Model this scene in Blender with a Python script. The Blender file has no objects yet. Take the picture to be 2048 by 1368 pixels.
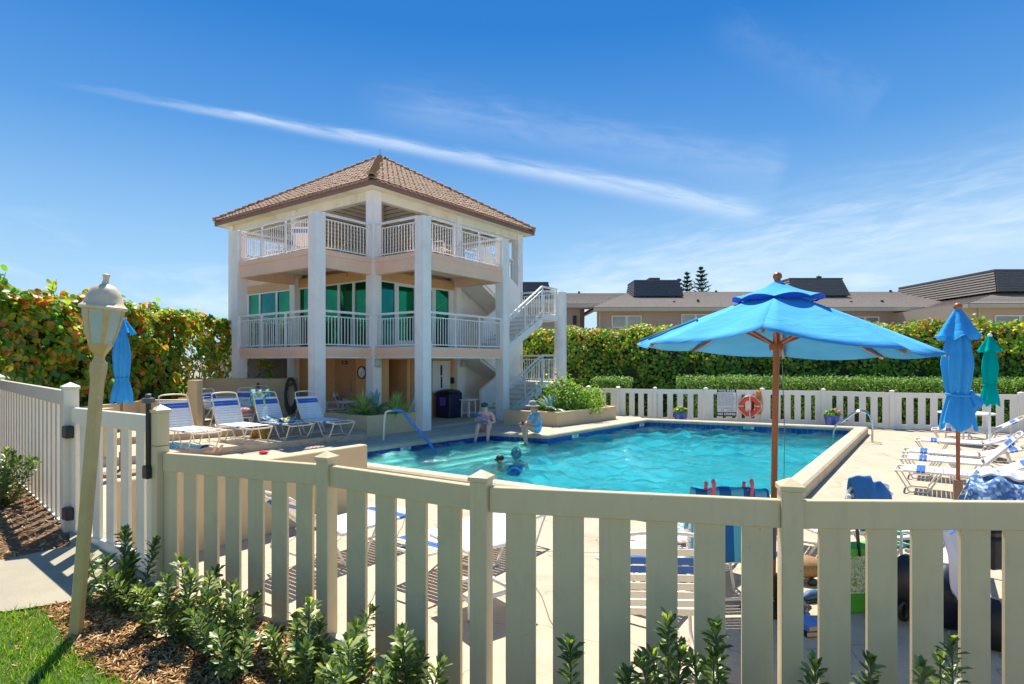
import bpy, bmesh, math, random
import numpy as np
from mathutils import Vector, Matrix
from math import sin, cos, pi, radians, sqrt, atan2
random.seed(7); rng = np.random.default_rng(7)
sc = bpy.context.scene
COL = sc.collection

# ---------------------------------------------------------------- camera, sky, sun, exposure
EYE = 1.98; FP = 1165.0; HY = 723.0
cd = bpy.data.cameras.new('camera'); cam = bpy.data.objects.new('camera', cd); COL.objects.link(cam)
cam.location = (0, 0, EYE); cam.rotation_euler = (pi/2, 0, 0)
cd.sensor_width = 36; cd.lens = 36*FP/2048; cd.shift_y = (HY-684)/2048; cd.clip_end = 2000; cd.clip_start = .05
sc.camera = cam
SUN_EL = radians(60); SX, SY = -0.17, 0.985
sl = bpy.data.lights.new('sun', 'SUN'); sl.energy = 3.2; sl.angle = radians(.55); sl.color = (1, .94, .85)
so = bpy.data.objects.new('sun', sl); COL.objects.link(so)
sd = Vector((SX*cos(SUN_EL), SY*cos(SUN_EL), sin(SUN_EL))).normalized()
so.rotation_euler = sd.to_track_quat('Z', 'Y').to_euler(); so.location = (0, 0, 30)
sc.view_settings.view_transform = 'Standard'; sc.view_settings.look = 'None'
sc.view_settings.exposure = 1.35; sc.view_settings.gamma = 1
W = bpy.data.worlds.new('World'); sc.world = W; W.use_nodes = True
wn = W.node_tree; wn.nodes.clear()
def N(t, typ, **k):
    n = t.nodes.new(typ)
    for a, b in k.items():
        if a.startswith('i_'):
            s = a[2:]; n.inputs[int(s) if s.isdigit() else s].default_value = b
        else: setattr(n, a, b)
    return n
def math_(t, op, a, b=None, c=None, clamp=False):
    n = t.nodes.new('ShaderNodeMath'); n.operation = op; n.use_clamp = clamp
    for i, x in enumerate((a, b, c)):
        if x is None: continue
        if isinstance(x, (int, float)): n.inputs[i].default_value = x
        else: t.links.new(x, n.inputs[i])
    return n.outputs[0]
def dirpx(px, py): return Vector(((px-1024)/FP, 1, (HY-py)/FP)).normalized()
sky = N(wn, 'ShaderNodeTexSky', sky_type='NISHITA', sun_disc=False, sun_elevation=SUN_EL, sun_rotation=atan2(SX, SY), altitude=0, air_density=1.0, dust_density=0.1, ozone_density=2.4)
tc = N(wn, 'ShaderNodeTexCoord')
sv = N(wn, 'ShaderNodeVectorMath', operation='SCALE'); sv.inputs['Scale'].default_value = 1/7.5; wn.links.new(sky.outputs[0], sv.inputs[0])
gm = N(wn, 'ShaderNodeGamma', i_Gamma=1.35); wn.links.new(sv.outputs[0], gm.inputs[0])
hs = N(wn, 'ShaderNodeHueSaturation', i_Saturation=1.08, i_Value=7.0); wn.links.new(gm.outputs[0], hs.inputs['Color'])
def dotn(v):
    n = N(wn, 'ShaderNodeVectorMath', operation='DOT_PRODUCT'); wn.links.new(tc.outputs['Generated'], n.inputs[0]); n.inputs[1].default_value = v; return n.outputs['Value']
def streak(p0, p1, w0, w1, amp, a0, a1, ns):
    d0, d1 = dirpx(*p0), dirpx(*p1); nn = d0.cross(d1).normalized(); tt = (d1-d0).normalized()
    s = dotn(nn); a = dotn(tt)
    la, lb = d0.dot(tt), d1.dot(tt)
    u = math_(wn, 'DIVIDE', math_(wn, 'SUBTRACT', a, la), lb-la)
    cb = N(wn, 'ShaderNodeCombineXYZ'); wn.links.new(math_(wn, 'MULTIPLY', u, 5.0), cb.inputs[0]); wn.links.new(math_(wn, 'MULTIPLY', s, 40.0), cb.inputs[1]); cb.inputs[2].default_value = ns
    no = N(wn, 'ShaderNodeTexNoise', i_Scale=1.6, i_Detail=7.0, i_Roughness=.62, i_Distortion=.5); wn.links.new(cb.outputs[0], no.inputs['Vector'])
    wob = math_(wn, 'MULTIPLY', math_(wn, 'SUBTRACT', no.outputs[0], .5), w1*1.1)
    s2 = math_(wn, 'ADD', s, wob)
    w = math_(wn, 'ADD', w0, math_(wn, 'MULTIPLY', u, w1-w0))
    q = math_(wn, 'DIVIDE', s2, math_(wn, 'MAXIMUM', w, .002))
    g = math_(wn, 'EXPONENT', math_(wn, 'MULTIPLY', math_(wn, 'MULTIPLY', q, q), -1.0))
    e0 = N(wn, 'ShaderNodeMapRange', interpolation_type='SMOOTHSTEP'); wn.links.new(u, e0.inputs[0]); e0.inputs[1].default_value = a0; e0.inputs[2].default_value = a0+.25
    e1 = N(wn, 'ShaderNodeMapRange', interpolation_type='SMOOTHSTEP'); wn.links.new(u, e1.inputs[0]); e1.inputs[1].default_value = a1; e1.inputs[2].default_value = a1-.05
    nz = N(wn, 'ShaderNodeMapRange'); wn.links.new(no.outputs[0], nz.inputs[0]); nz.inputs[1].default_value = .3; nz.inputs[2].default_value = .65; nz.inputs[3].default_value = .35
    m = math_(wn, 'MULTIPLY', math_(wn, 'MULTIPLY', g, e0.outputs[0]), math_(wn, 'MULTIPLY', e1.outputs[0], nz.outputs[0]))
    return math_(wn, 'MULTIPLY', m, amp)
c1 = streak((180, 178), (1550, 430), 0.003, .017, .46, -.06, 1.0, 0)
c2 = streak((1400, 30), (1760, 215), .02, .03, .05, 0, 1.0, 4)
c3 = streak((1080, 600), (2050, 440), .05, .07, .42, -.1, 1.5, 8)
c4 = streak((760, 210), (1500, 330), .03, .03, .14, -.1, 1.1, 12)
gsep = N(wn, 'ShaderNodeSeparateXYZ'); wn.links.new(tc.outputs['Generated'], gsep.inputs[0])
grad = N(wn, 'ShaderNodeValToRGB'); wn.links.new(gsep.outputs[2], grad.inputs[0]); ge = grad.color_ramp.elements
ge[0].position = 0; ge[0].color = (2.7/5, 3.75/5, 4.5/5, 1); ge[1].position = 1; ge[1].color = (.09/5, .68/5, 2.2/5, 1)
for p_, c_ in ((.10, (2.1, 3.3, 4.4)), (.188, (1.45, 2.72, 4.2)), (.341, (.50, 1.62, 3.6)), (.494, (.11, 1.0, 3.05))):
    e_ = ge.new(p_); e_.color = (*[x/5 for x in c_], 1)
gs = N(wn, 'ShaderNodeVectorMath', operation='SCALE'); gs.inputs['Scale'].default_value = 4.15; wn.links.new(grad.outputs[0], gs.inputs[0])
skm = N(wn, 'ShaderNodeMix', data_type='RGBA'); skm.inputs['Factor'].default_value = .94; wn.links.new(hs.outputs[0], skm.inputs['A']); wn.links.new(gs.outputs[0], skm.inputs['B'])
# broad high haze low in the sky
sep = N(wn, 'ShaderNodeSeparateXYZ'); wn.links.new(tc.outputs['Generated'], sep.inputs[0])
vm = N(wn, 'ShaderNodeMapping'); wn.links.new(tc.outputs['Generated'], vm.inputs[0]); vm.inputs['Scale'].default_value = (2.2, 2.2, 11); vm.inputs['Rotation'].default_value = (0, .12, 0)
n2 = N(wn, 'ShaderNodeTexNoise', i_Scale=1.7, i_Detail=8.0, i_Roughness=.6, i_Distortion=.8); wn.links.new(vm.outputs[0], n2.inputs['Vector'])
mr = N(wn, 'ShaderNodeMapRange', interpolation_type='SMOOTHSTEP'); wn.links.new(n2.outputs[0], mr.inputs[0]); mr.inputs[1].default_value = .47; mr.inputs[2].default_value = .75
el = N(wn, 'ShaderNodeMapRange', interpolation_type='SMOOTHSTEP'); wn.links.new(sep.outputs[2], el.inputs[0]); el.inputs[1].default_value = .24; el.inputs[2].default_value = .05
c5 = math_(wn, 'MULTIPLY', math_(wn, 'MULTIPLY', mr.outputs[0], el.outputs[0]), .42)
tot = c1
for c in (c2, c3, c4, c5): tot = math_(wn, 'ADD', tot, c)
tot = math_(wn, 'MINIMUM', tot, .85)
mx = N(wn, 'ShaderNodeMix', data_type='RGBA'); wn.links.new(tot, mx.inputs['Factor']); wn.links.new(skm.outputs['Result'], mx.inputs['A']); mx.inputs['B'].default_value = (4.1, 4.4, 4.7, 1)
bg = N(wn, 'ShaderNodeBackground', i_Strength=.10); wn.links.new(mx.outputs['Result'], bg.inputs[0])
wo = N(wn, 'ShaderNodeOutputWorld'); wn.links.new(bg.outputs[0], wo.inputs[0])

# ---------------------------------------------------------------- helpers
def G(px, py, z):
    D = FP*(EYE-z)/(py-HY); return Vector(((px-1024)/FP*D, D, z))
def AT(px, D, z=0.): return Vector(((px-1024)/FP*D, D, z))
def ZY(py, D): return EYE-(py-HY)/FP*D

def mat(name, col, rough=.6, var=.12, scale=6., bump=0., bscale=80., metal=0., spec=.5, stain=None, stain_amt=0., sscale=1.5, coat=0., stretch=None):
    m = bpy.data.materials.new(name); m.use_nodes = True; t = m.node_tree; b = t.nodes['Principled BSDF']
    b.inputs['Roughness'].default_value = rough; b.inputs['Metallic'].default_value = metal; b.inputs['Specular IOR Level'].default_value = spec; b.inputs['Coat Weight'].default_value = coat
    c = N(t, 'ShaderNodeTexCoord'); vec = c.outputs['Object']
    if stretch:
        mp = N(t, 'ShaderNodeMapping'); mp.inputs['Scale'].default_value = stretch; t.links.new(vec, mp.inputs[0]); vec = mp.outputs[0]
    n = N(t, 'ShaderNodeTexNoise', i_Scale=scale, i_Detail=6.0, i_Roughness=.6); t.links.new(vec, n.inputs['Vector'])
    r = N(t, 'ShaderNodeValToRGB'); t.links.new(n.outputs[0], r.inputs[0])
    r.color_ramp.elements[0].position = .28; r.color_ramp.elements[1].position = .72
    r.color_ramp.elements[0].color = [max(0, x*(1-var)) for x in col]+[1]; r.color_ramp.elements[1].color = [min(1, x*(1+var)) for x in col]+[1]
    out = r.outputs[0]
    if stain:
        n3 = N(t, 'ShaderNodeTexNoise', i_Scale=sscale, i_Detail=9.0, i_Roughness=.68, i_Distortion=.6); t.links.new(vec, n3.inputs['Vector'])
        q = N(t, 'ShaderNodeMapRange', interpolation_type='SMOOTHSTEP'); t.links.new(n3.outputs[0], q.inputs[0]); q.inputs[1].default_value = .48; q.inputs[2].default_value = .75; q.inputs[4].default_value = stain_amt
        x = N(t, 'ShaderNodeMix', data_type='RGBA'); t.links.new(q.outputs[0], x.inputs['Factor']); t.links.new(out, x.inputs['A']); x.inputs['B'].default_value = (*stain, 1); out = x.outputs['Result']
    t.links.new(out, b.inputs['Base Color'])
    if bump:
        nb = N(t, 'ShaderNodeTexNoise', i_Scale=bscale, i_Detail=5.0); t.links.new(vec, nb.inputs['Vector'])
        bp = N(t, 'ShaderNodeBump', i_Strength=bump, i_Distance=.01); t.links.new(nb.outputs[0], bp.inputs['Height']); t.links.new(bp.outputs[0], b.inputs['Normal'])
    return m

def leafmat(name, stops, trans=.4, rough=.45, zlo=None, zhi=None, zamt=0., gloss=.12, tcol=1.5):
    m = bpy.data.materials.new(name); m.use_nodes = True; t = m.node_tree; t.nodes.clear()
    g = N(t, 'ShaderNodeNewGeometry'); oi = N(t, 'ShaderNodeObjectInfo')
    f = math_(t, 'FRACT', math_(t, 'ADD', g.outputs['Random Per Island'], oi.outputs['Random']))
    if zamt:
        sp = N(t, 'ShaderNodeSeparateXYZ'); t.links.new(g.outputs['Position'], sp.inputs[0])
        mr = N(t, 'ShaderNodeMapRange'); t.links.new(sp.outputs[2], mr.inputs[0]); mr.inputs[1].default_value = zlo; mr.inputs[2].default_value = zhi; mr.inputs[3].default_value = -zamt*.5; mr.inputs[4].default_value = zamt
        f = math_(t, 'ADD', f, mr.outputs[0], clamp=True)
    r = N(t, 'ShaderNodeValToRGB'); t.links.new(f, r.inputs[0]); cr = r.color_ramp
    while len(cr.elements) > 2: cr.elements.remove(cr.elements[-1])
    cr.elements[0].position, cr.elements[0].color = stops[0][0], (*stops[0][1], 1); cr.elements[1].position, cr.elements[1].color = stops[-1][0], (*stops[-1][1], 1)
    for p, c in stops[1:-1]:
        e = cr.elements.new(p); e.color = (*c, 1)
    d = N(t, 'ShaderNodeBsdfDiffuse'); tr = N(t, 'ShaderNodeBsdfTranslucent'); gl = N(t, 'ShaderNodeBsdfGlossy', i_Roughness=rough); gl.inputs[0].default_value = (.8, .85, .8, 1)
    t.links.new(r.outputs[0], d.inputs[0])
    sc_ = N(t, 'ShaderNodeMix', data_type='RGBA', blend_type='MULTIPLY'); sc_.inputs['Factor'].default_value = 1; t.links.new(r.outputs[0], sc_.inputs['A']); sc_.inputs['B'].default_value = (tcol, tcol, tcol*.55, 1); t.links.new(sc_.outputs['Result'], tr.inputs[0])
    m1 = N(t, 'ShaderNodeMixShader', i_0=trans); t.links.new(d.outputs[0], m1.inputs[1]); t.links.new(tr.outputs[0], m1.inputs[2])
    m2 = N(t, 'ShaderNodeMixShader', i_0=gloss); t.links.new(m1.outputs[0], m2.inputs[1]); t.links.new(gl.outputs[0], m2.inputs[2])
    o = N(t, 'ShaderNodeOutputMaterial'); t.links.new(m2.outputs[0], o.inputs[0]); return m

class MB:
    def __init__(s): s.v = []; s.f = []; s.mi = []; s.k = 0
    def add(s, vs, fs, mi=None):
        b = len(s.v); s.v += [tuple(x) for x in vs]; s.f += [tuple(i+b for i in f) for f in fs]; s.mi += [s.k if mi is None else mi]*len(fs); return s
    def box(s, x0, x1, y0, y1, z0, z1, M=None, mi=None):
        vs = [Vector(p) for p in ((x0,y0,z0),(x1,y0,z0),(x1,y1,z0),(x0,y1,z0),(x0,y0,z1),(x1,y0,z1),(x1,y1,z1),(x0,y1,z1))]
        if M is not None: vs = [M @ p for p in vs]
        return s.add(vs, [(0,3,2,1),(4,5,6,7),(0,1,5,4),(1,2,6,5),(2,3,7,6),(3,0,4,7)], mi)
    def beam(s, p0, p1, w, h, mi=None, up=(0,0,1)):
        p0, p1 = Vector(p0), Vector(p1); d = (p1-p0).normalized(); u = Vector(up)
        if abs(d.dot(u)) > .99: u = Vector((1, 0, 0))
        sx = d.cross(u).normalized(); uz = sx.cross(d)
        vs = []
        for p in (p0, p1):
            for a, b in ((-1,-1),(1,-1),(1,1),(-1,1)): vs.append(p+sx*(a*w/2)+uz*(b*h/2))
        return s.add(vs, [(0,1,2,3),(7,6,5,4),(0,4,5,1),(1,5,6,2),(2,6,7,3),(3,7,4,0)], mi)
    def tube(s, pts, r, n=8, closed=False, mi=None, cap=True):
        pts = [Vector(p) for p in pts]; rs = r if isinstance(r, (list, tuple)) else [r]*len(pts); L = len(pts); vs = []; prev = None
        for i, p in enumerate(pts):
            a = pts[(i-1) % L] if (closed or i > 0) else p; b = pts[(i+1) % L] if (closed or i < L-1) else p
            d = (b-a).normalized()
            if prev is None: q = d.orthogonal().normalized()
            else:
                q = prev-d*prev.dot(d)
                q = q.normalized() if q.length > 1e-6 else d.orthogonal().normalized()
            prev = q; w = d.cross(q)
            for k in range(n):
                t = 2*pi*k/n; vs.append(p+(q*cos(t)+w*sin(t))*rs[i])
        fs = []
        for i in range(L if closed else L-1):
            for k in range(n):
                a = i*n+k; b = i*n+(k+1) % n; c = ((i+1) % L)*n+(k+1) % n; d = ((i+1) % L)*n+k; fs.append((a, b, c, d))
        if not closed and cap: fs.append(tuple(range(n-1, -1, -1))); fs.append(tuple((L-1)*n+k for k in range(n)))
        return s.add(vs, fs, mi)
    def lathe(s, prof, n=16, c=(0,0,0), mi=None, ph=0.):
        vs = []; fs = []
        for r, z in prof:
            for k in range(n):
                t = 2*pi*k/n+ph; vs.append((c[0]+r*cos(t), c[1]+r*sin(t), c[2]+z))
        for i in range(len(prof)-1):
            for k in range(n): fs.append((i*n+k, i*n+(k+1) % n, (i+1)*n+(k+1) % n, (i+1)*n+k))
        fs.append(tuple(range(n-1, -1, -1))); fs.append(tuple((len(prof)-1)*n+k for k in range(n)))
        return s.add(vs, fs, mi)
    def prism(s, poly, z0, z1, mi=None):
        n = len(poly); vs = [(p[0], p[1], z0) for p in poly]+[(p[0], p[1], z1) for p in poly]
        return s.add(vs, [tuple(range(n-1, -1, -1)), tuple(range(n, 2*n))]+[(i, (i+1) % n, n+(i+1) % n, n+i) for i in range(n)], mi)
    def mesh(s, name, mats, smooth=False, bevel=0):
        me = bpy.data.meshes.new(name); me.from_pydata(s.v, [], s.f)
        for m in (mats if isinstance(mats, (list, tuple)) else [mats]): me.materials.append(m)
        me.polygons.foreach_set('material_index', s.mi)
        if bevel or True:
            bm = bmesh.new(); bm.from_mesh(me); bmesh.ops.recalc_face_normals(bm, faces=bm.faces)
            if bevel: bmesh.ops.bevel(bm, geom=[e for e in bm.edges if e.is_manifold and e.calc_face_angle(0) > .6], offset=bevel, segments=1, affect='EDGES')
            bm.to_mesh(me); bm.free()
        if smooth: me.polygons.foreach_set('use_smooth', [True]*len(me.polygons)); 
        if smooth == 'auto':
            me.set_sharp_from_angle(angle=radians(35))
        me.update(); return me
    def build(s, name, mats, parent=None, smooth=False, bevel=0): return link(name, s.mesh(name, mats, smooth, bevel), parent)

def link(name, me, parent=None, M=None):
    o = bpy.data.objects.new(name, me); COL.objects.link(o)
    if parent is not None: o.parent = parent
    if M is not None: o.matrix_basis = M
    return o
def tag(o, label=None, cat=None, group=None, kind=None):
    for k, v in (('label', label), ('category', cat), ('group', group), ('kind', kind)):
        if v: o[k] = v
    return o
def thing(name, label, cat, loc=(0,0,0), rz=0., group=None):
    o = bpy.data.objects.new(name, None); COL.objects.link(o); o.location = loc; o.rotation_euler = (0, 0, rz); o.empty_display_size = .1
    return tag(o, label, cat, group)
def kids(o): return KM.get(o.name, [])
def copy_tree(o, parent=None):
    c = o.copy(); COL.objects.link(c); c.parent = parent
    for ch in [x for x in o.children]: copy_tree(ch, c)
    return c
def struct(name, mb, m, **k): return tag(mb.build(name, m, **k), kind='structure')
def polyfill(loops, z, m, name):
    bm = bmesh.new(); es = []
    for lp in loops:
        vs = [bm.verts.new((p[0], p[1], p[2] if len(p) > 2 and z is None else z)) for p in lp]
        es += [bm.edges.new((vs[i], vs[(i+1) % len(vs)])) for i in range(len(vs))]
    bmesh.ops.triangle_fill(bm, edges=es, use_beauty=True, use_dissolve=False)
    for f in bm.faces:
        if f.normal.z < 0: f.normal_flip()
    me = bpy.data.meshes.new(name); bm.to_mesh(me); bm.free(); me.materials.append(m); return me
def npmesh(name, V, polys_n, tf, m, smooth=False):
    # V (N,k,3) ; tf list of faces of equal size
    Nn, k, _ = V.shape; tf = np.array(tf); nf, q = tf.shape
    me = bpy.data.meshes.new(name); me.vertices.add(Nn*k); me.vertices.foreach_set('co', V.reshape(-1).astype(np.float32))
    idx = (tf[None]+(np.arange(Nn)*k)[:, None, None]).reshape(-1)
    me.loops.add(idx.size); me.loops.foreach_set('vertex_index', idx.astype(np.int32))
    P = Nn*nf; me.polygons.add(P); me.polygons.foreach_set('loop_start', (np.arange(P)*q).astype(np.int32))
    me.update(calc_edges=True); me.validate(); me.materials.append(m); return me
def frames(P, Nrm, size, spin=None, stretch=None):
    P = np.asarray(P, float); Nrm = np.asarray(Nrm, float); Nrm /= np.linalg.norm(Nrm, axis=1)[:, None]+1e-9
    n = len(P); a = rng.normal(size=(n, 3)) if spin is None else np.asarray(spin, float)
    x = a-(a*Nrm).sum(1)[:, None]*Nrm; x /= np.linalg.norm(x, axis=1)[:, None]+1e-9
    y = np.cross(Nrm, x); size = np.broadcast_to(size, (n,))
    T = np.zeros((n, 4, 4)); T[:, :3, 0] = x*size[:, None]; T[:, :3, 1] = y*size[:, None]; T[:, :3, 2] = Nrm*size[:, None]; T[:, :3, 3] = P; T[:, 3, 3] = 1; return T
def apply(T, tv):
    tv = np.asarray(tv, float); h = np.c_[tv, np.ones(len(tv))]; return np.einsum('nij,kj->nki', T, h)[:, :, :3]
# leaf templates (x = along the midrib)
ROUND_V = [(-.5,0,0),(0,0,-.07),(.5,0,0),(-.38,.3,.06),(0,.47,.09),(.38,.3,.04),(-.38,-.3,.06),(0,-.47,.09),(.38,-.3,.04)]
ROUND_F = [(0,1,4,3),(1,2,5,4),(0,6,7,1),(1,7,8,2)]
OBO_V = [(0,0,0),(.5,0,.02),(1,0,-.06),(.3,.1,.04),(.72,.2,.05),(.3,-.1,.04),(.72,-.2,.05)]
OBO_F = [(0,1,3,3),(1,2,4,3),(0,5,1,1),(1,5,6,2)]
OBO_F = [(0,1,4,3),(1,2,4,4),(0,5,6,1),(1,6,2,2)]
def leaf_template(V, F, name, m):
    me = bpy.data.meshes.new(name); me.from_pydata(V, [], [tuple(dict.fromkeys(f)) for f in F]); me.materials.append(m); me.polygons.foreach_set('use_smooth', [True]*len(me.polygons)); return me
OBO_TF = [(0,1,4),(0,4,3),(1,2,4),(0,5,6),(0,6,1),(1,6,2)]
ROUND_TF = [(0,1,4),(0,4,3),(1,2,5),(1,5,4),(0,6,7),(0,7,1),(1,7,8),(1,8,2)]
def text_mesh(s, size, m, depth=.0, font_bold=.0):
    cu = bpy.data.curves.new('text', 'FONT'); cu.body = s; cu.size = size; cu.align_x = 'CENTER'; cu.align_y = 'CENTER'; cu.extrude = depth; cu.offset = font_bold; cu.resolution_u = 3
    o = bpy.data.objects.new('text', cu); COL.objects.link(o); dg = bpy.context.evaluated_depsgraph_get()
    me = bpy.data.meshes.new_from_object(o.evaluated_get(dg)); bpy.data.objects.remove(o); bpy.data.curves.remove(cu); me.materials.clear(); me.materials.append(m); return me
def basis(o, x, y, z):
    M = Matrix.Identity(4)
    for i, a in enumerate((x, y, z)):
        for j in range(3): M[j][i] = a[j]
    for j in range(3): M[j][3] = o[j]
    return M
def ico(r, c=(0,0,0), sub=2, sc_=(1,1,1), noise_=0.):
    bm = bmesh.new(); bmesh.ops.create_icosphere(bm, subdivisions=sub, radius=1)
    vs = [(c[0]+v.co.x*r*sc_[0]*(1+random.uniform(-noise_, noise_)), c[1]+v.co.y*r*sc_[1]*(1+random.uniform(-noise_, noise_)), c[2]+v.co.z*r*sc_[2]*(1+random.uniform(-noise_, noise_))) for v in bm.verts]; fs = [tuple(v.index for v in f.verts) for f in bm.faces]; bm.free(); return vs, fs

# ---------------------------------------------------------------- materials
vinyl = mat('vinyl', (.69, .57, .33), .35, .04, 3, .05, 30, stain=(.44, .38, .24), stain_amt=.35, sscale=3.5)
vinyl_left_lit = mat('vinyl_left_lit', (.84, .755, .58), .35, .04, 3, .05, 30, stain=(.5, .44, .32), stain_amt=.3, sscale=3)  # lighter vinyl: stronger light on left fence and gate put into the colour
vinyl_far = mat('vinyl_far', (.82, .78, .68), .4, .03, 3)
stucco = mat('white_stucco', (.93, .87, .80), .85, .04, 2, .35, 120, stain=(.58, .55, .46), stain_amt=.3, sscale=1.6)
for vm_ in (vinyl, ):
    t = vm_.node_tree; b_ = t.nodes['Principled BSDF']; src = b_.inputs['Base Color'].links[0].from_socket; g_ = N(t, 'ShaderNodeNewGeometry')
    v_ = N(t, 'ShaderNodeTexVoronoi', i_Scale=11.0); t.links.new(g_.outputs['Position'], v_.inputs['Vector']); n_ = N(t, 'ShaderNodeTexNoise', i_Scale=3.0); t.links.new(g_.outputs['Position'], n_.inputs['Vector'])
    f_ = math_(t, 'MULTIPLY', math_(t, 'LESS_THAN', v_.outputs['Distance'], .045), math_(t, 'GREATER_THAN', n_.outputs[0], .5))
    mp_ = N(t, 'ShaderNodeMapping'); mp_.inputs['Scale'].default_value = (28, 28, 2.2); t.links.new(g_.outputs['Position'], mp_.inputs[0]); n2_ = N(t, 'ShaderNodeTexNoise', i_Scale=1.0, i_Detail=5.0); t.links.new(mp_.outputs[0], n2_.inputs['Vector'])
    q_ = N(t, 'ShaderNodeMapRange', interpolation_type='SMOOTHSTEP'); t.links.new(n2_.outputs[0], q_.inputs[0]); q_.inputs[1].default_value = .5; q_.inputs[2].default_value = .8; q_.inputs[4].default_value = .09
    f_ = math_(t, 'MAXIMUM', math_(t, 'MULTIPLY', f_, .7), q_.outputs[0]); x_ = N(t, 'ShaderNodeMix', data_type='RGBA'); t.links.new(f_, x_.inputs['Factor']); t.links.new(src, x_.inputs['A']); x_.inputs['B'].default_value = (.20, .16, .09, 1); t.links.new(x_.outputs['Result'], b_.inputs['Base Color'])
soffit_m = mat('soffit', (.84, .80, .66), .8, .06, 1.5, stain=(.42, .38, .18), stain_amt=.5, sscale=1.3)
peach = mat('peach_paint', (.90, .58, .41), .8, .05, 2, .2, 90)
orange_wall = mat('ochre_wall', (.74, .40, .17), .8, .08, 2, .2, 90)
tanwall = mat('tan_stucco', (.66, .50, .28), .88, .07, 1.5, .35, 90, stain=(.45, .36, .22), stain_amt=.3)
white_paint = mat('white_paint', (.82, .81, .78), .4, .03, 4)
white_metal = mat('white_metal', (.82, .80, .75), .3, .04, 4)
cream_metal = mat('cream_metal', (.78, .72, .58), .35, .05, 4)
strap_w = mat('white_strap', (.84, .83, .80), .45, .05, 9)
strap_b = mat('blue_strap', (.03, .14, .50), .4, .1, 9)
fascia_m = mat('brown_fascia', (.25, .13, .09), .6, .1, 2)
tile_m = mat('clay_tile', (.42, .26, .16), .85, .35, 9, .3, 60, stain=(.16, .09, .06), stain_amt=.45, sscale=5)
tile_dark = mat('dark_ridge_tile', (.20, .10, .07), .8, .3, 7, .3, 60)
plank_m = mat('ceiling_planks', (.86, .83, .74), .7, .05, 2)
def deckmat():
    m = mat('pool_deck', (.50, .405, .285), .85, .14, 3.0, .5, 45, stain=(.42, .31, .19), stain_amt=.5, sscale=.8)
    t = m.node_tree; b = t.nodes['Principled BSDF']; src = b.inputs['Base Color'].links[0].from_socket; c = N(t, 'ShaderNodeTexCoord')
    v = N(t, 'ShaderNodeTexVoronoi', feature='DISTANCE_TO_EDGE', i_Scale=.55); nz = N(t, 'ShaderNodeTexNoise', i_Scale=1.2, i_Detail=3.0); t.links.new(c.outputs['Object'], nz.inputs['Vector'])
    ad = N(t, 'ShaderNodeVectorMath', operation='ADD'); t.links.new(c.outputs['Object'], ad.inputs[0]); t.links.new(nz.outputs['Color'], ad.inputs[1]); t.links.new(ad.outputs[0], v.inputs['Vector'])
    ln = math_(t, 'LESS_THAN', v.outputs['Distance'], .0035)
    sp = N(t, 'ShaderNodeTexNoise', i_Scale=90.0, i_Detail=2.0); t.links.new(c.outputs['Object'], sp.inputs['Vector'])
    k = math_(t, 'MULTIPLY', math_(t, 'GREATER_THAN', sp.outputs[0], .62), .35)
    f = math_(t, 'MAXIMUM', math_(t, 'MULTIPLY', ln, .6), k)
    x = N(t, 'ShaderNodeMix', data_type='RGBA'); t.links.new(f, x.inputs['Factor']); t.links.new(src, x.inputs['A']); x.inputs['B'].default_value = (.22, .15, .09, 1); t.links.new(x.outputs['Result'], b.inputs['Base Color']); return m
deck_m = deckmat()
coping_m = mat('coping', (.56, .455, .30), .8, .12, 4, .5, 60, stain=(.40, .34, .20), stain_amt=.4, sscale=3)
concrete = mat('path_concrete', (.36, .32, .225), .9, .12, 3, .4, 90, stain=(.26, .24, .18), stain_amt=.5, sscale=2)
grass_base = mat('turf_base', (.06, .10, .02), .95, .4, 30)
soil = mat('soil', (.17, .095, .045), .95, .4, 25, .6, 60)
field = mat('far_ground', (.30, .26, .17), .95, .3, .4)
black_pl = mat('black_plastic', (.02, .02, .02), .4, .3, 8)
wood = mat('varnished_wood', (.36, .11, .035), .4, .25, 6, stretch=(6, 6, .6))
wood2 = mat('weathered_wood', (.30, .17, .10), .7, .25, 6)
blue_fab = mat('blue_canvas', (.05, .33, .72), .8, .06, 5, .15, 200)
blue_fab2 = mat('light_blue_canvas', (.13, .46, .80), .8, .06, 3, .15, 200)
deepblue_fab = mat('deep_blue_canvas', (.03, .10, .55), .8, .08, 5)
teal_fab = mat('teal_canvas', (.0, .42, .38), .8, .07, 5)
steel = mat('steel', (.6, .6, .58), .18, .05, 5, metal=1)
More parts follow.
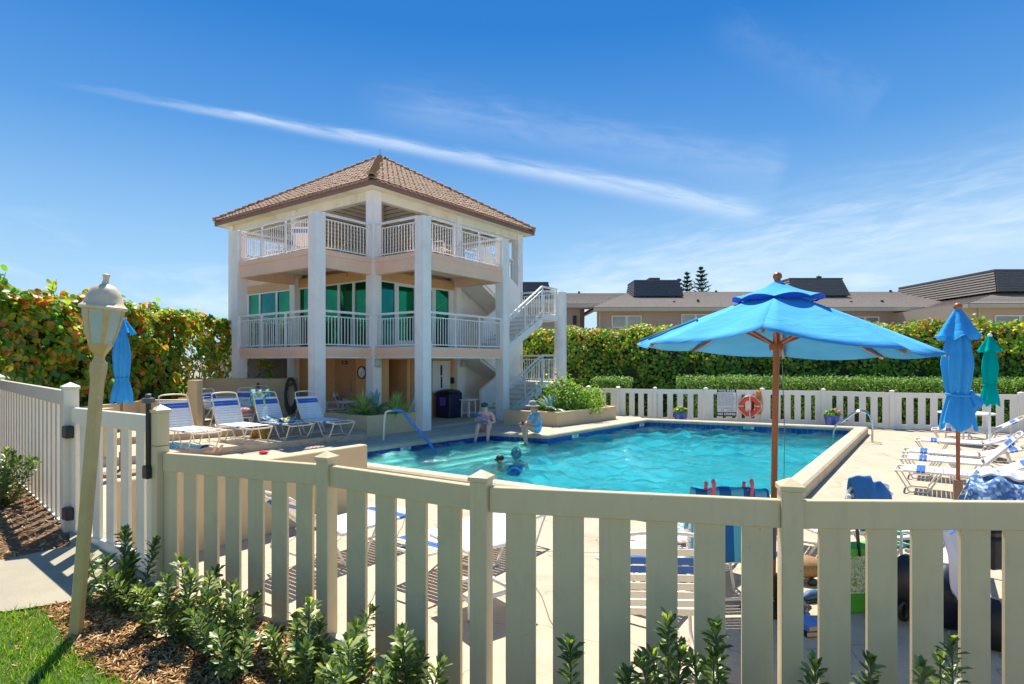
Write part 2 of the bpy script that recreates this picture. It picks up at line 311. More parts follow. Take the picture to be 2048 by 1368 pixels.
def canvas(name, col, tr=.35):
    m = bpy.data.materials.new(name); m.use_nodes = True; t = m.node_tree; t.nodes.clear()
    c = N(t, 'ShaderNodeTexCoord'); n = N(t, 'ShaderNodeTexNoise', i_Scale=2.5, i_Detail=6.0); t.links.new(c.outputs['Object'], n.inputs['Vector'])
    r = N(t, 'ShaderNodeValToRGB'); t.links.new(n.outputs[0], r.inputs[0]); r.color_ramp.elements[0].color = [x*.88 for x in col]+[1]; r.color_ramp.elements[1].color = [min(1, x*1.1) for x in col]+[1]; r.color_ramp.elements[0].position = .3; r.color_ramp.elements[1].position = .7
    d = N(t, 'ShaderNodeBsdfDiffuse'); tl = N(t, 'ShaderNodeBsdfTranslucent'); t.links.new(r.outputs[0], d.inputs[0])
    mp = N(t, 'ShaderNodeMapping'); mp.inputs['Scale'].default_value = (1.2, 3.5, 6); t.links.new(c.outputs['Object'], mp.inputs[0])
    nb = N(t, 'ShaderNodeTexNoise', i_Scale=2.2, i_Detail=3.0, i_Distortion=.7); t.links.new(mp.outputs[0], nb.inputs['Vector']); bp = N(t, 'ShaderNodeBump', i_Strength=.35, i_Distance=.04); t.links.new(nb.outputs[0], bp.inputs['Height']); t.links.new(bp.outputs[0], d.inputs['Normal']); t.links.new(bp.outputs[0], tl.inputs['Normal'])
    deep = N(t, 'ShaderNodeMix', data_type='RGBA', blend_type='MULTIPLY'); deep.inputs['Factor'].default_value = 1; t.links.new(r.outputs[0], deep.inputs['A']); deep.inputs['B'].default_value = (.35, .8, 1.1, 1); t.links.new(deep.outputs['Result'], tl.inputs[0])
    m1 = N(t, 'ShaderNodeMixShader', i_0=tr); t.links.new(d.outputs[0], m1.inputs[1]); t.links.new(tl.outputs[0], m1.inputs[2]); o = N(t, 'ShaderNodeOutputMaterial'); t.links.new(m1.outputs[0], o.inputs[0]); return m
canopy_m = canvas('open_canopy_canvas', (.11, .44, .78), .08)
closed_m = canvas('closed_canopy_canvas', (.07, .42, .80), .22)
closed_teal = canvas('closed_teal_canvas', (.0, .45, .40), .25)
LZ = leafmat('sea_grape_leaf', [(0, (.06, .18, .02)), (.35, (.13, .30, .03)), (.60, (.24, .38, .035)), (.79, (.50, .42, .04)), (.92, (.62, .30, .03)), (1, (.55, .13, .02))], .45, .4, .4, 3.6, .10, .04, 2.0)
LH = leafmat('hedge_leaf', [(0, (.07, .20, .02)), (.45, (.15, .33, .03)), (.70, (.26, .40, .04)), (.83, (.60, .52, .05)), (.93, (.62, .40, .05)), (1, (.48, .20, .05))], .45, .45, 1.6, 3.6, .17, .04, 2.2)
LC = leafmat('clipped_leaf', [(0, (.07, .17, .02)), (.5, (.16, .32, .03)), (1, (.36, .50, .07))], .45, .5, gloss=.03)
LS = leafmat('shrub_leaf', [(0, (.055, .11, .03)), (.45, (.13, .21, .05)), (.8, (.28, .37, .09)), (1, (.55, .60, .13))], .4, .4, gloss=.06)
LB = leafmat('bush_leaf', [(0, (.07, .20, .02)), (.6, (.20, .38, .03)), (1, (.48, .58, .06))], .45, .4, gloss=.04)
LY = leafmat('yucca_leaf', [(0, (.16, .30, .09)), (.6, (.36, .54, .16)), (1, (.62, .70, .24))], .25, .4, gloss=.05)
LA = leafmat('agave_leaf', [(0, (.24, .40, .34)), (1, (.38, .55, .46))], .12, .4, gloss=.05)
LP = leafmat('pine_needles', [(0, (.01, .04, .015)), (1, (.03, .08, .03))], .15, .6, gloss=.02)
LG = leafmat('grass_blade', [(0, (.08, .20, .01)), (.5, (.19, .38, .02)), (.82, (.36, .54, .05)), (1, (.58, .50, .16))], .4, .45, gloss=.04)
MC = leafmat('mulch_chip', [(0, (.16, .07, .025)), (.35, (.36, .18, .06)), (.75, (.62, .38, .16)), (1, (.78, .60, .34))], .05, .7, gloss=.02)
bark = mat('bark', (.20, .15, .11), .9, .3, 12)
dark_core = mat('hedge_core_fill', (.035, .04, .018), 1., .5, 6)  # for the solid filler inside the hedges
glass_g = mat('green_mirror_glass', (.004, .17, .075), .05, .5, .5, metal=.85)
glass_t = mat('teal_mirror_glass', (.006, .15, .13), .05, .5, .5, metal=.85)
window_g = mat('far_window_glass', (.30, .28, .24), .08, .3, .5, metal=.5)
skin_m = mat('skin', (.80, .48, .35), .5, .08, 14)
skin_tan = mat('tanned_skin', (.68, .37, .25), .5, .08, 14)

# ---------------------------------------------------------------- ground
TH = .628; Rv = Vector((sin(TH), cos(TH), 0)); Lv = Vector((-cos(TH), sin(TH), 0)); O = Vector((-4.282, 18.032, 0))
# pool outline (inner edge of the coping)
V1 = Vector((4.65, 20.0)); V2 = Vector((10.3, 17.5)); V3 = Vector((3.08, 7.65)); V7 = Vector((-3.45, 11.83)); V6 = Vector((-3.75, 12.95)); V5 = Vector((-.66, 16.4)); V4 = Vector((.97, 15.7))
pool = [V3, V2, V1, V4, V5, V6, V7]   # counter-clockwise
def offset(poly, d):
    out = []; n = len(poly)
    for i in range(n):
        a, p, c = poly[i-1], poly[i], poly[(i+1) % n]
        e0 = (p-a).normalized(); e1 = (c-p).normalized(); n0 = Vector((e0.y, -e0.x)); n1 = Vector((e1.y, -e1.x)); h = (n0+n1)/(1+n0.dot(n1)); out.append(p+h*d)
    return out
outer = offset(pool, .32)
o = link('far_ground', polyfill([[(-500, -80), (500, -80), (500, 900), (-500, 900)], [tuple(p) for p in offset(pool, .15)]], -.32, field, 'far_ground')); tag(o, kind='structure')
ZD = -.22; ZW = -.2
# near and right deck, with a hole for the pool
P658 = Vector((-1.24, 3.90)); P963 = Vector((-.17, 3.23)); P1582 = Vector((1.39, 2.91)); P318 = Vector((-2.68, 4.44)); P140 = Vector((-4.02, 5.30)); PR = Vector((3.05, 2.86))
decklow = [(-2.6, 4.46), (-1.22, 3.93), (-.15, 3.26), (1.39, 2.94), (3.0, 2.88), (9, 2.9), (17, 9), (17.5, 17.1), (16, 17.68), (4.0, 21.75), (-2, 24), (-12, 24), (-12, 9), (-4.0, 5.35)]
o = link('pool_deck', polyfill([decklow, [tuple(p) for p in outer]], ZD, deck_m, 'pool_deck')); tag(o, kind='structure')
# raised deck beside the building, flush with the coping
bk = offset(pool, .30)
strip = [bk[6]+Vector((.1,0)), bk[5], bk[4], bk[3], bk[2], Vector((4.6, 21.2)), Vector((-1, 23.6)), Vector((-11.9, 23.6)), Vector((-11.9, 9.5)), Vector((-8.5, 7.2)), Vector((-4.5, 6.0)), Vector((-3.2, 7.75))]
b = MB(); b.prism([tuple(p) for p in strip], ZD-.05, -.006); struct('raised_deck', b, deck_m)
# terraces with low risers
b = MB(); b.prism([(-9.4, 9.35), (-6.41, 12.18), (-3.68, 14.85), (-3.95, 15.35), (-5.3, 16.3), (-11.8, 19), (-11.8, 9.35)], -.03, .15); struct('lower_terrace', b, deck_m)
b = MB(); b.prism([(-9.6, 12.05), (-6.67, 14.4), (-5.3, 15.55), (-5.4, 16.5), (-3.0, 21), (-6, 22.5), (-11.75, 22.5), (-11.75, 12.05)], -.03, .30); struct('upper_terrace', b, deck_m)
b = MB(); jm = mat('joint_dark', (.16, .11, .06), .95)  # thin dark joint lines laid on the deck
for (x0, y0, x1, y1) in ((7.1, 4.2, 9.2, 16.0), (6.15, 7.3, 16.0, 6.2), (8.6, 10.6, 17.0, 9.5), (2.2, 3.0, 2.9, 7.0), (.55, 3.3, -.2, 9.0), (-1.2, 4.0, -1.6, 9.6), (-1.4, 6.9, 5.9, 6.3), (9.9, 13.6, 17.0, 12.6)):
    p0, p1 = Vector((x0, y0)), Vector((x1, y1)); q = 24; w = .004
    for i in range(q):
        a, c = p0.lerp(p1, i/q), p0.lerp(p1, (i+1)/q); nn = Vector((-(c-a).y, (c-a).x)).normalized()*w; j0, j1 = .012*sin(i*1.9+x0), .012*sin((i+1)*1.9+x0); nj = nn.normalized()
        b.add([(*(a+nj*j0-nn), ZD+.004), (*(c+nj*j1-nn), ZD+.004), (*(c+nj*j1+nn), ZD+.004), (*(a+nj*j0+nn), ZD+.004)], [(0, 1, 2, 3)])
struct('deck_joints', b, jm)
# pool shell
shell_m = mat('pool_plaster', (.05, .42, .46), .7, .08, 1.2, stain=(.03, .26, .33), stain_amt=.6)
step_m = mat('pool_step_plaster', (.50, .72, .60), .7, .06, 2)
b = MB(); n = len(pool); low = [(p.x, p.y, -.66) for p in pool]; top = [(p.x, p.y, -.1) for p in pool]
b.add(low, [tuple(range(n))]); b.add(low+top, [(i, (i+1) % n, n+(i+1) % n, n+i) for i in range(n)]); pl = tag(b.build('pool_basin', shell_m), kind='structure')
# pool steps following the bay
e65 = (V5-V6).normalized(); n65 = Vector((e65.y, -e65.x)); e54 = (V4-V5).normalized(); n54 = Vector((e54.y, -e54.x))
def inter(p, d, q, e):
    det = d.x*(-e.y)+e.x*d.y; r = q-p; t = (r.x*(-e.y)+e.x*r.y)/det; return p+d*t
Vend = V7+(V3-V7).normalized()*0
e76 = (V6-V7).normalized()
b = MB(); e41 = (V1-V4).normalized()
for k in range(5):
    w = .36*(k+1); zt = -.245-.055*k; z0 = zt-.19
    c0 = V5+(n65+n54)/(1+n65.dot(n54))*w
    a0 = inter(V6+n65*w, e65, V7, e76); a1 = inter(V5+n54*w, e54, V4, e41)
    b.prism([(V6.x+.003, V6.y), (a0.x, a0.y), (c0.x, c0.y), (a1.x, a1.y), (V4.x, V4.y-.003), (V5.x, V5.y-.003)], -.655, zt-.002*k)
struct('pool_steps', b, step_m)
# coping and tile band
navy = mat('navy_tile', (.015, .05, .30), .2, .5, 14)
cp = thing('pool_coping', 'cream rounded coping curb running all round the pool with a navy tile band', 'pool coping')
hg = .035; inner2 = offset(pool, -.02)
for i in range(n):
    a, c = i, (i+1) % n; b = MB()
    prof = [(inner2, -.10), (inner2, -.03), (offset(pool, .01), 0.), (offset(pool, .27), 0.004), (offset(pool, .31), -.03), (offset(pool, .31), -.30)]
    pa = [(q[a].x, q[a].y, z) for q, z in prof]; pc = [(q[c].x, q[c].y, z) for q, z in prof]; m_ = len(prof)
    b.add(pa+pc, [(j, j+1, m_+j+1, m_+j) for j in range(m_-1)]); b.build('coping_edge', coping_m, cp, smooth='auto')
for i in range(n):
    a, c = pool[i], pool[(i+1) % n]; d = (c-a).normalized(); L = (c-a).length; q = int(L/.155); nn = Vector((-d.y, d.x))
    if i in (0, 6): continue
    b = MB()
    for j in range(q):
        s0, s1 = j*L/q+.004, (j+1)*L/q-.004
        p0, p1 = a+d*s0+nn*.004, a+d*s1+nn*.004; p2, p3 = a+d*s1-nn*.02, a+d*s0-nn*.02
        b.prism([tuple(p0), tuple(p1), tuple(p2), tuple(p3)][::-1], -.30, -.105)
    tag(b.build('tile_band', navy, cp), kind='stuff')
mark_w = mat('marker_tile', (.8, .8, .78), .3, .03); ink = mat('black_ink', (.02, .02, .02), .6, .1)
for px, edge, s_ in ((811, (V6, V5), '3 FT'), (1150, (V4, V1), '4 FT'), (1283, (V4, V1), '5 FT'), (1497, (V1, V2), '5 FT')):
    a, c = edge; d = (c-a).normalized(); r_ = Vector(((px-1024)/FP, 1)); P = inter(a, d, Vector((0, 0)), r_)
    nn = Vector((d.y, -d.x)); z0 = -.155; M = basis((P.x+nn.x*.012, P.y+nn.y*.012, z0), (d.x, d.y, 0), (0, 0, 1), (nn.x, nn.y, 0))
    b = MB(); b.box(-.16, .16, -.045, .045, -.004, .004); t_ = link('depth_marker', b.mesh('depth_marker', mark_w), cp, M)
    tag(link('marker_lettering', text_mesh(s_, .085, ink, 0, .002), cp, M @ Matrix.Translation((0, 0, .006))), kind='stuff')
# water
def watermat():
    m = bpy.data.materials.new('pool_water'); m.use_nodes = True; t = m.node_tree; t.nodes.clear(); c = N(t, 'ShaderNodeTexCoord')
    mp = N(t, 'ShaderNodeMapping'); mp.inputs['Scale'].default_value = (1, 1.35, 1); t.links.new(c.outputs['Object'], mp.inputs[0])
    n1 = N(t, 'ShaderNodeTexNoise', i_Scale=2.2, i_Detail=3.0, i_Distortion=1.4); n2 = N(t, 'ShaderNodeTexNoise', i_Scale=9.0, i_Detail=3.0, i_Distortion=1.6)
    t.links.new(mp.outputs[0], n1.inputs['Vector']); t.links.new(mp.outputs[0], n2.inputs['Vector'])
    h = math_(t, 'ADD', math_(t, 'MULTIPLY', n1.outputs[0], 1.3), math_(t, 'MULTIPLY', n2.outputs[0], .9))
    bp = N(t, 'ShaderNodeBump', i_Strength=1.0, i_Distance=.03); t.links.new(h, bp.inputs['Height'])
    g = N(t, 'ShaderNodeBsdfGlossy', i_Roughness=.02); tr = N(t, 'ShaderNodeBsdfTransparent'); tr.inputs[0].default_value = (.58, .97, .99, 1)
    rf = N(t, 'ShaderNodeBsdfRefraction', i_IOR=1.08, i_Roughness=0.); rf.inputs[0].default_value = (.52, .97, 1.0, 1)
    fr = N(t, 'ShaderNodeFresnel', i_IOR=1.33)
    for x in (g, rf, fr): t.links.new(bp.outputs[0], x.inputs['Normal'])
    a = N(t, 'ShaderNodeMixShader', i_0=.45); t.links.new(tr.outputs[0], a.inputs[1]); t.links.new(rf.outputs[0], a.inputs[2])
    f2 = math_(t, 'MULTIPLY', fr.outputs[0], .85)
    x = N(t, 'ShaderNodeMixShader'); t.links.new(f2, x.inputs[0]); t.links.new(a.outputs[0], x.inputs[1]); t.links.new(g.outputs[0], x.inputs[2])
    o = N(t, 'ShaderNodeOutputMaterial'); t.links.new(x.outputs[0], o.inputs[0]); return m
def wave_grid():
    st = .055; ang_ = .63; ca, sa = cos(ang_), sin(ang_); pl_ = np.array([(p.x*ca-p.y*sa, p.x*sa+p.y*ca) for p in pool]); lo, hi = pl_.min(0)-.1, pl_.max(0)+.1
    nx, ny = int((hi[0]-lo[0])/st)+1, int((hi[1]-lo[1])/st)+1; gx, gy = np.meshgrid(lo[0]+np.arange(nx)*st, lo[1]+np.arange(ny)*st); X = gx*ca+gy*sa; Y = -gx*sa+gy*ca
    Z = np.zeros_like(X); r = np.random.default_rng(11)
    for k in range(70):
        lam = r.uniform(.22, .55) if k % 3 else r.uniform(.5, 1.5); th = r.uniform(0, 2*pi); kk = 2*pi/lam; amp = .020*lam/1.0*r.uniform(.6, 1.3)*.85; Z += amp*np.sin(kk*(X*cos(th)+Y*sin(th))+r.uniform(0, 6.28)+.6*np.sin(X*1.3+k)+.6*np.sin(Y*1.1-k))
    infl = .6+.4*np.sin(X*.8+1)*np.sin(Y*.7); Z *= infl
    dist = np.full(X.shape, 1e9); n = len(pool)
    for i in range(n):
        a, c = np.array(pool[i]), np.array(pool[(i+1) % n]); d = (c-a)/np.linalg.norm(c-a); dist = np.minimum(dist, (X-a[0])*-d[1]+(Y-a[1])*d[0] if True else dist)
    ins = inpoly(X.ravel(), Y.ravel(), [tuple(p) for p in pool]).reshape(X.shape)
    keep = ins[:-1, :-1] | ins[1:, :-1] | ins[:-1, 1:] | ins[1:, 1:]
    idx = np.arange(nx*ny).reshape(ny, nx); F_ = np.stack([idx[:-1, :-1], idx[:-1, 1:], idx[1:, 1:], idx[1:, :-1]], -1)[keep]
    used, inv = np.unique(F_, return_inverse=True); V_ = np.stack([X.ravel(), Y.ravel(), Z.ravel()+ZW], -1)[used]; F_ = inv.reshape(F_.shape)
    me = bpy.data.meshes.new('pool_water'); me.vertices.add(len(V_)); me.vertices.foreach_set('co', V_.astype(np.float32).ravel()); me.loops.add(F_.size); me.loops.foreach_set('vertex_index', F_.ravel().astype(np.int32)); me.polygons.add(len(F_)); me.polygons.foreach_set('loop_start', (np.arange(len(F_))*4).astype(np.int32)); me.update(calc_edges=True); me.validate(); me.polygons.foreach_set('use_smooth', [True]*len(me.polygons))
    if me.polygons[0].normal.z < 0: me.flip_normals()
    me.materials.append(watermat()); return me
def inpoly(x, y, poly):
    c = np.zeros(len(x), bool); n = len(poly)
    for i in range(n):
        x0, y0 = poly[i][:2]; x1, y1 = poly[i-1][:2]; m = ((y0 > y) != (y1 > y)) & (x < (x1-x0)*(y-y0)/(y1-y0+1e-12)+x0); c ^= m
    return c
o = link('pool_water', wave_grid()); tag(o, kind='structure')

# outside ground: mulch bed, lawn, path
def gz(x, y): return max(-.1, min(.46, .10-.125*(x+1.25)))
def sheet(name, poly, m, dz=0., step=.25):
    xs = [p[0] for p in poly]; ys = [p[1] for p in poly]; me = polyfill([poly], 0, m, name)
    bm = bmesh.new(); bm.from_mesh(me)
    x = math.floor(min(xs)/step)*step
    while x < max(xs): bmesh.ops.bisect_plane(bm, geom=bm.verts[:]+bm.edges[:]+bm.faces[:], plane_co=(x, 0, 0), plane_no=(1, 0, 0)); x += step
    for v in bm.verts: v.co.z = gz(v.co.x, v.co.y)+dz
    bm.to_mesh(me); bm.free(); o = link(name, me); return tag(o, kind='structure')
bed = [(-14, 0), (6, 0), (6, 2.75), (PR.x, 2.84), (1.39, 2.9), (-.17, 3.21), (-1.24, 3.88), (-2.68, 4.42), (-4.02, 5.28), (-7.65, 8.7), (-10.6, 11.5), (-14, 12)]
sheet('mulch_bed', bed, soil)
b = MB()
fl = [(6, 2.75), (PR.x, 2.845), (1.39, 2.905), (-.17, 3.215), (-1.24, 3.885), (-2.68, 4.425), (-4.02, 5.285), (-7.65, 8.71), (-10.6, 11.52)]
for i in range(len(fl)-1):
    (x0, y0), (x1, y1) = fl[i], fl[i+1]; b.add([(x0, y0, gz(x0, 0)+.001), (x1, y1, gz(x1, 0)+.001), (x1, y1, -.3), (x0, y0, -.3), ], [(0, 1, 2, 3)])
struct('bed_edge', b, coping_m)
lawn_edge = [(-3.27, 3.74), (-3.18, 3.9), (-2.98, 3.76), (-2.75, 3.57), (-2.55, 3.42), (-2.36, 3.28), (-1.95, 3.12), (-1.53, 2.93), (-1.2, 2.7), (-.6, 2.3), (0, 2.0)]
lawn = lawn_edge+[(1.5, 1.6), (6, 1.0), (6, .02), (-13.9, .02), (-13.9, 3.2), (-5.5, 3.4)]
sheet('lawn', lawn, grass_base, .006)
path = [(-13, 3.9), (-5.5, 3.45), (-3.26, 3.75), (-3.08, 3.92), (-2.95, 4.12), (-2.72, 4.38), (-2.74, 4.6), (-3.9, 5.45), (-3.95, 5.2), (-3.72, 4.9), (-3.93, 4.48), (-5.5, 4.5), (-13, 5.0)]
sheet('garden_path', path, concrete, .02)
# grass blades, mulch chips
def inpoly(x, y, poly):
    c = np.zeros(len(x), bool); n = len(poly)
    for i in range(n):
        x0, y0 = poly[i][:2]; x1, y1 = poly[i-1][:2]; m = ((y0 > y) != (y1 > y)) & (x < (x1-x0)*(y-y0)/(y1-y0+1e-12)+x0); c ^= m
    return c
NG = 52000; x = rng.uniform(-3.9, -.2, NG); y = rng.uniform(2.2, 4.1, NG)+rng.normal(0, .01, NG)
k = inpoly(x+rng.normal(0, .025, NG), y+rng.normal(0, .025, NG), lawn) & ~inpoly(x, y, path); x, y = x[k], y[k]; z = np.array([gz(a, 0) for a in x])+.006
lean = rng.normal(0, .55, (len(x), 3)); lean[:, 2] = 1; sp = rng.normal(size=(len(x), 3)); sz = rng.uniform(.025, .06, len(x))
T = frames(np.c_[x, y, z], sp*[1, 1, .2], sz, spin=lean)
tv = [(0, -.045, 0), (0, .045, 0), (.55, .04, .1), (.55, -.04, .1), (1, 0, .32)]
me = npmesh('grass', apply(T, tv), 3, [(0, 1, 2), (0, 2, 3), (3, 2, 4)], LG); tag(link('grass', me), 'short bright green turf blades in the corner beside the concrete path', 'grass', kind='stuff')
NM = 90000; kk = rng.uniform(0, 1, NM) < .62; x = np.where(kk, rng.uniform(-4.2, .4, NM), rng.uniform(-6.8, 3.2, NM)); y = np.where(kk, rng.uniform(2.3, 4.6, NM), rng.uniform(2.2, 8.0, NM)); nearw = rng.uniform(0, 1, NM)
k = inpoly(x, y, bed) & ~inpoly(x, y, path) & ~(inpoly(x, y, lawn) & (rng.uniform(0, 1, NM) > .04)); x, y = x[k], y[k]; z = np.array([gz(a, 0) for a in x])+rng.uniform(.0, .03, len(x))
nr = rng.normal(0, .45, (len(x), 3)); nr[:, 2] = 1; T = frames(np.c_[x, y, z], nr, rng.uniform(.015, .065, len(x)))
tv = [(-.5, -.07, 0), (.45, -.05, .02), (.5, .06, 0), (-.42, .09, .02), (-.5, -.06, -.08), (.45, -.05, -.07), (.5, .05, -.08), (-.42, .08, -.07)]
me = npmesh('mulch', apply(T, tv), 4, [(0, 1, 2, 3), (0, 4, 5, 1), (1, 5, 6, 2), (2, 6, 7, 3), (3, 7, 4, 0)], MC); tag(link('mulch', me), 'shredded brown bark mulch under the shrubs outside the fence', 'mulch', kind='stuff')

# ---------------------------------------------------------------- pavilion (local x = u along the right face, local y = v along the left face)
BA, BB, VL, UR, Wv, Wu, S = 2.049, 2.122, 4.069, 3.808, 8.12, 7.65, .335
S1, B1, S2, B2, RT1, RT2, HC, HE, HF, HAP, OH = 2.40, 2.126, 5.152, 4.641, 3.43, 6.216, 6.149, 7.247, 7.404, 10.16, .524
bld = thing('pool_pavilion', 'three storey white and peach pavilion with balconies, green windows and a brown tiled roof', 'building', O, pi/2-TH)
def col_(u, v, z0, z1, s=S, cap=True, name='column'):
    b = MB(); b.box(u-s/2, u+s/2, v-s/2, v+s/2, z0, z1)
    if cap: h = s/2+.004; b.add([(u-h, v-h, z1), (u+h, v-h, z1), (u+h, v+h, z1), (u-h, v+h, z1), (u, v, z1+.05)], [(0, 1, 4), (1, 2, 4), (2, 3, 4), (3, 0, 4), (3, 2, 1, 0)])
    return b.build(name, stucco, bld, bevel=0)
col_(0, 0, -.1, HE, cap=False)
for u, v in ((-BA, 0), (0, -BB), (-BA, VL), (UR, -BB)): col_(u, v, -.1, HC)
for u, v in ((0, Wv), (Wu, 0), (Wu, Wv)): col_(u, v, 0, HE, cap=False)
for u, v in ((0, VL-.0), (UR+.08, 0)): col_(u, v, S2, HE, .26, cap=False)
col_(0, VL, .0, S1, .42, cap=False); b = MB(); b.box(UR-.12, UR+.30, -.2, .26, 0, S1); b.build('column', stucco, bld)
col_(0, VL, S1, S2-.1, .30, cap=False); b = MB(); b.box(UR-.10, UR+.16, -.14, .14, S1, S2-.1); b.build('column', stucco, bld)
# storeys: balcony slabs with a lip over a recessed beam
def slab(u0, u1, v0, v1, zt, zl, zb, nm='balcony_slab'):
    b = MB(); b.box(u0, u1, v0, v1, zl, zt); b.k = 0; b.box(u0+.03, u1-.03, v0+.03, v1-.03, zb, zl); return b.build(nm, peach, bld)
def hollow(u0, u1, v0, v1, zt, zl, zb, open_):
    # slab lip plus perimeter beams (local), beams only on the outer sides
    b = MB(); b.box(u0, u1, v0, v1, zl, zt); w = .2; i = .03
    for (a0, a1, c0, c1) in open_: b.box(a0, a1, c0, c1, zb, zl-.0005)
    o = b.build('balcony_slab', peach, bld)
    s_ = MB(); s_.box(u0+.24, u1-.03, v0+.24, v1-.03, zl-.02, zl-.004); s_.build('balcony_ceiling', soffit_m, bld)
    return o
e = .12
for zt, zl, zb in ((S1, S1-.165, B1), (S2, S2-.155, B2)):
    u0, v0 = -BA-e, -e
    b = MB(); b.box(u0, -S/2-.003, v0, VL+.0, zl, zt); b.box(-S/2-.003, .3, S/2+.003, VL, zl, zt)
    b.box(u0+.03, u0+.23, S/2+.003, VL-S/2-.003, zb, zl); b.box(-BA+S/2+.003, -S/2-.003, v0+.03, v0+.23, zb, zl); b.box(-BA+S/2, -.2, VL-.2, VL-.0, zb, zl)
    b.build('balcony_slab', peach, bld)
    s_ = MB(); s_.box(u0+.24, -.01, v0+.24, VL-.21, zl-.03, zl-.003); s_.build('balcony_ceiling', soffit_m, bld)
    u0, v0 = -e, -BB-e
    b = MB(); b.box(u0, UR, v0, -S/2-.003, zl, zt); b.box(S/2+.003, UR, -S/2-.003, .3, zl, zt)
    b.box(S/2+.003, UR-S/2-.003, v0+.03, v0+.23, zb, zl); b.box(u0+.03, u0+.23, -BB+S/2+.003, -S/2-.003, zb, zl); b.box(UR-.2, UR, -BB+S/2, -.2, zb, zl)
    b.build('balcony_slab', peach, bld)
    s_ = MB(); s_.box(u0+.24, UR-.21, v0+.24, -.01, zl-.03, zl-.003); s_.build('balcony_ceiling', soffit_m, bld)
    b = MB(); b.box(.301, Wu-.02, .301, Wv-.02, zt-.3, zt-.001); b.box(.02, .3, VL+.001, Wv-.02, zt-.3, zt-.002); b.box(UR+.001, Wu-.02, .02, .3, zt-.3, zt-.002); b.build('floor_slab', peach, bld)
b = MB(); b.box(-.1, Wu, -.6, Wv, -.2, .06); b.box(-.1, 4.5, -2.0, -.601, -.2, .055); b.build('plinth', deck_m, bld)
# white trim line under the first balcony beams
b = MB(); b.box(-BA-.06, -.2, -.06, .0, B1-.05, B1-.002); b.box(-.06, 0, -BB-.06, -.2, B1-.05, B1-.002); b.box(-BA-.06, -BA+.0, .2, VL-.2, B1-.05, B1-.002); b.box(.2, UR-.2, -BB-.06, -BB, B1-.05, B1-.002); b.build('trim', white_paint, bld)
# ground floor walls
def wallbox(u0, u1, v0, v1, z0, z1, m, nm='wall'):
    b = MB(); b.box(u0, u1, v0, v1, z0, z1); return b.build(nm, m, bld)
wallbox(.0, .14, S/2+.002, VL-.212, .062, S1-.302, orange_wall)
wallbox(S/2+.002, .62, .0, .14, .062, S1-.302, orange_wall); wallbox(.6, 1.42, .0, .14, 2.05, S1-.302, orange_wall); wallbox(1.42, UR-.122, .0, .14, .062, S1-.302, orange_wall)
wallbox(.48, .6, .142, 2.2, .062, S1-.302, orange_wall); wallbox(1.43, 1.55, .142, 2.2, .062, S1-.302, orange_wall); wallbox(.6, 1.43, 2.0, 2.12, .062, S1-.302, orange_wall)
wallbox(UR+.302, Wu-S/2, .05, .2, .0, S2-.3, stucco); wallbox(Wu-.12, Wu-.02, .3, Wv-S/2, .0, S2-.3, stucco)
wallbox(.3, Wu-.2, Wv-.14, Wv-.02, .0, S2-.302, stucco)
# doors on the ground floor
door_m = mat('ochre_door', (.56, .28, .12), .55, .05, 3); pull_m = mat('door_pull', (.35, .33, .3), .3, .1, metal=.9); sign_b = mat('black_sign', (.02, .02, .02), .5, .1)
def door(M, w=.84, h=1.98, mirror=1, plaque=False):
    b = MB(); b.box(-w/2-.07, -w/2, -.03, .012, 0, h+.07); b.box(w/2, w/2+.07, -.03, .012, 0, h+.07); b.box(-w/2, w/2, -.03, .0118, h, h+.07)
    d = link('door', b.mesh('door', door_m), bld, M)
    b = MB(); b.box(-w/2+.004, w/2-.004, -.02, -.004, 0, h-.004)
    for (x0, x1, z0, z1) in ((-w/2+.13, w/2-.13, .25, .8), (-w/2+.13, w/2-.13, .95, 1.85)):
        for (a0, a1, c0, c1) in ((x0-.03, x1+.03, z0-.03, z0), (x0-.03, x1+.03, z1, z1+.03), (x0-.03, x0, z0, z1), (x1, x1+.03, z0, z1)): b.box(a0, a1, -.032, -.0199, c0, c1)
    b.build('door_leaf', door_m, d)
    b = MB(); x = mirror*(w/2-.1); b.tube([(x, -.02, 1.02), (x, -.07, 1.03), (x, -.07, 1.2), (x, -.02, 1.21)], .012, 6); b.box(x-.035, x+.035, -.03, -.02, .98, 1.1); b.build('handle', pull_m, d, smooth=True)
    b = MB(); b.box(-.14, .14, -.038, -.02, 1.83, 1.93); b.build('door_sign', sign_b, d); 
    t_ = link('sign_lettering', text_mesh('MEN' if plaque else 'LADIES', .07, mark_w, .001), d, basis((0, -.041, 1.88), (1, 0, 0), (0, 0, 1), (0, -1, 0)))
    if plaque: b = MB(); b.box(-.1, .16, -.036, -.02, .55, .72); b.build('notice', mark_w, d)
    return d
DL = Matrix.Translation((-.012, 1.35, .062)) @ Matrix.Rotation(-pi/2, 4, 'Z'); door(DL, plaque=True, mirror=1)
DR = Matrix.Translation((2.05, -.012, .062)); door(DR, mirror=-1)
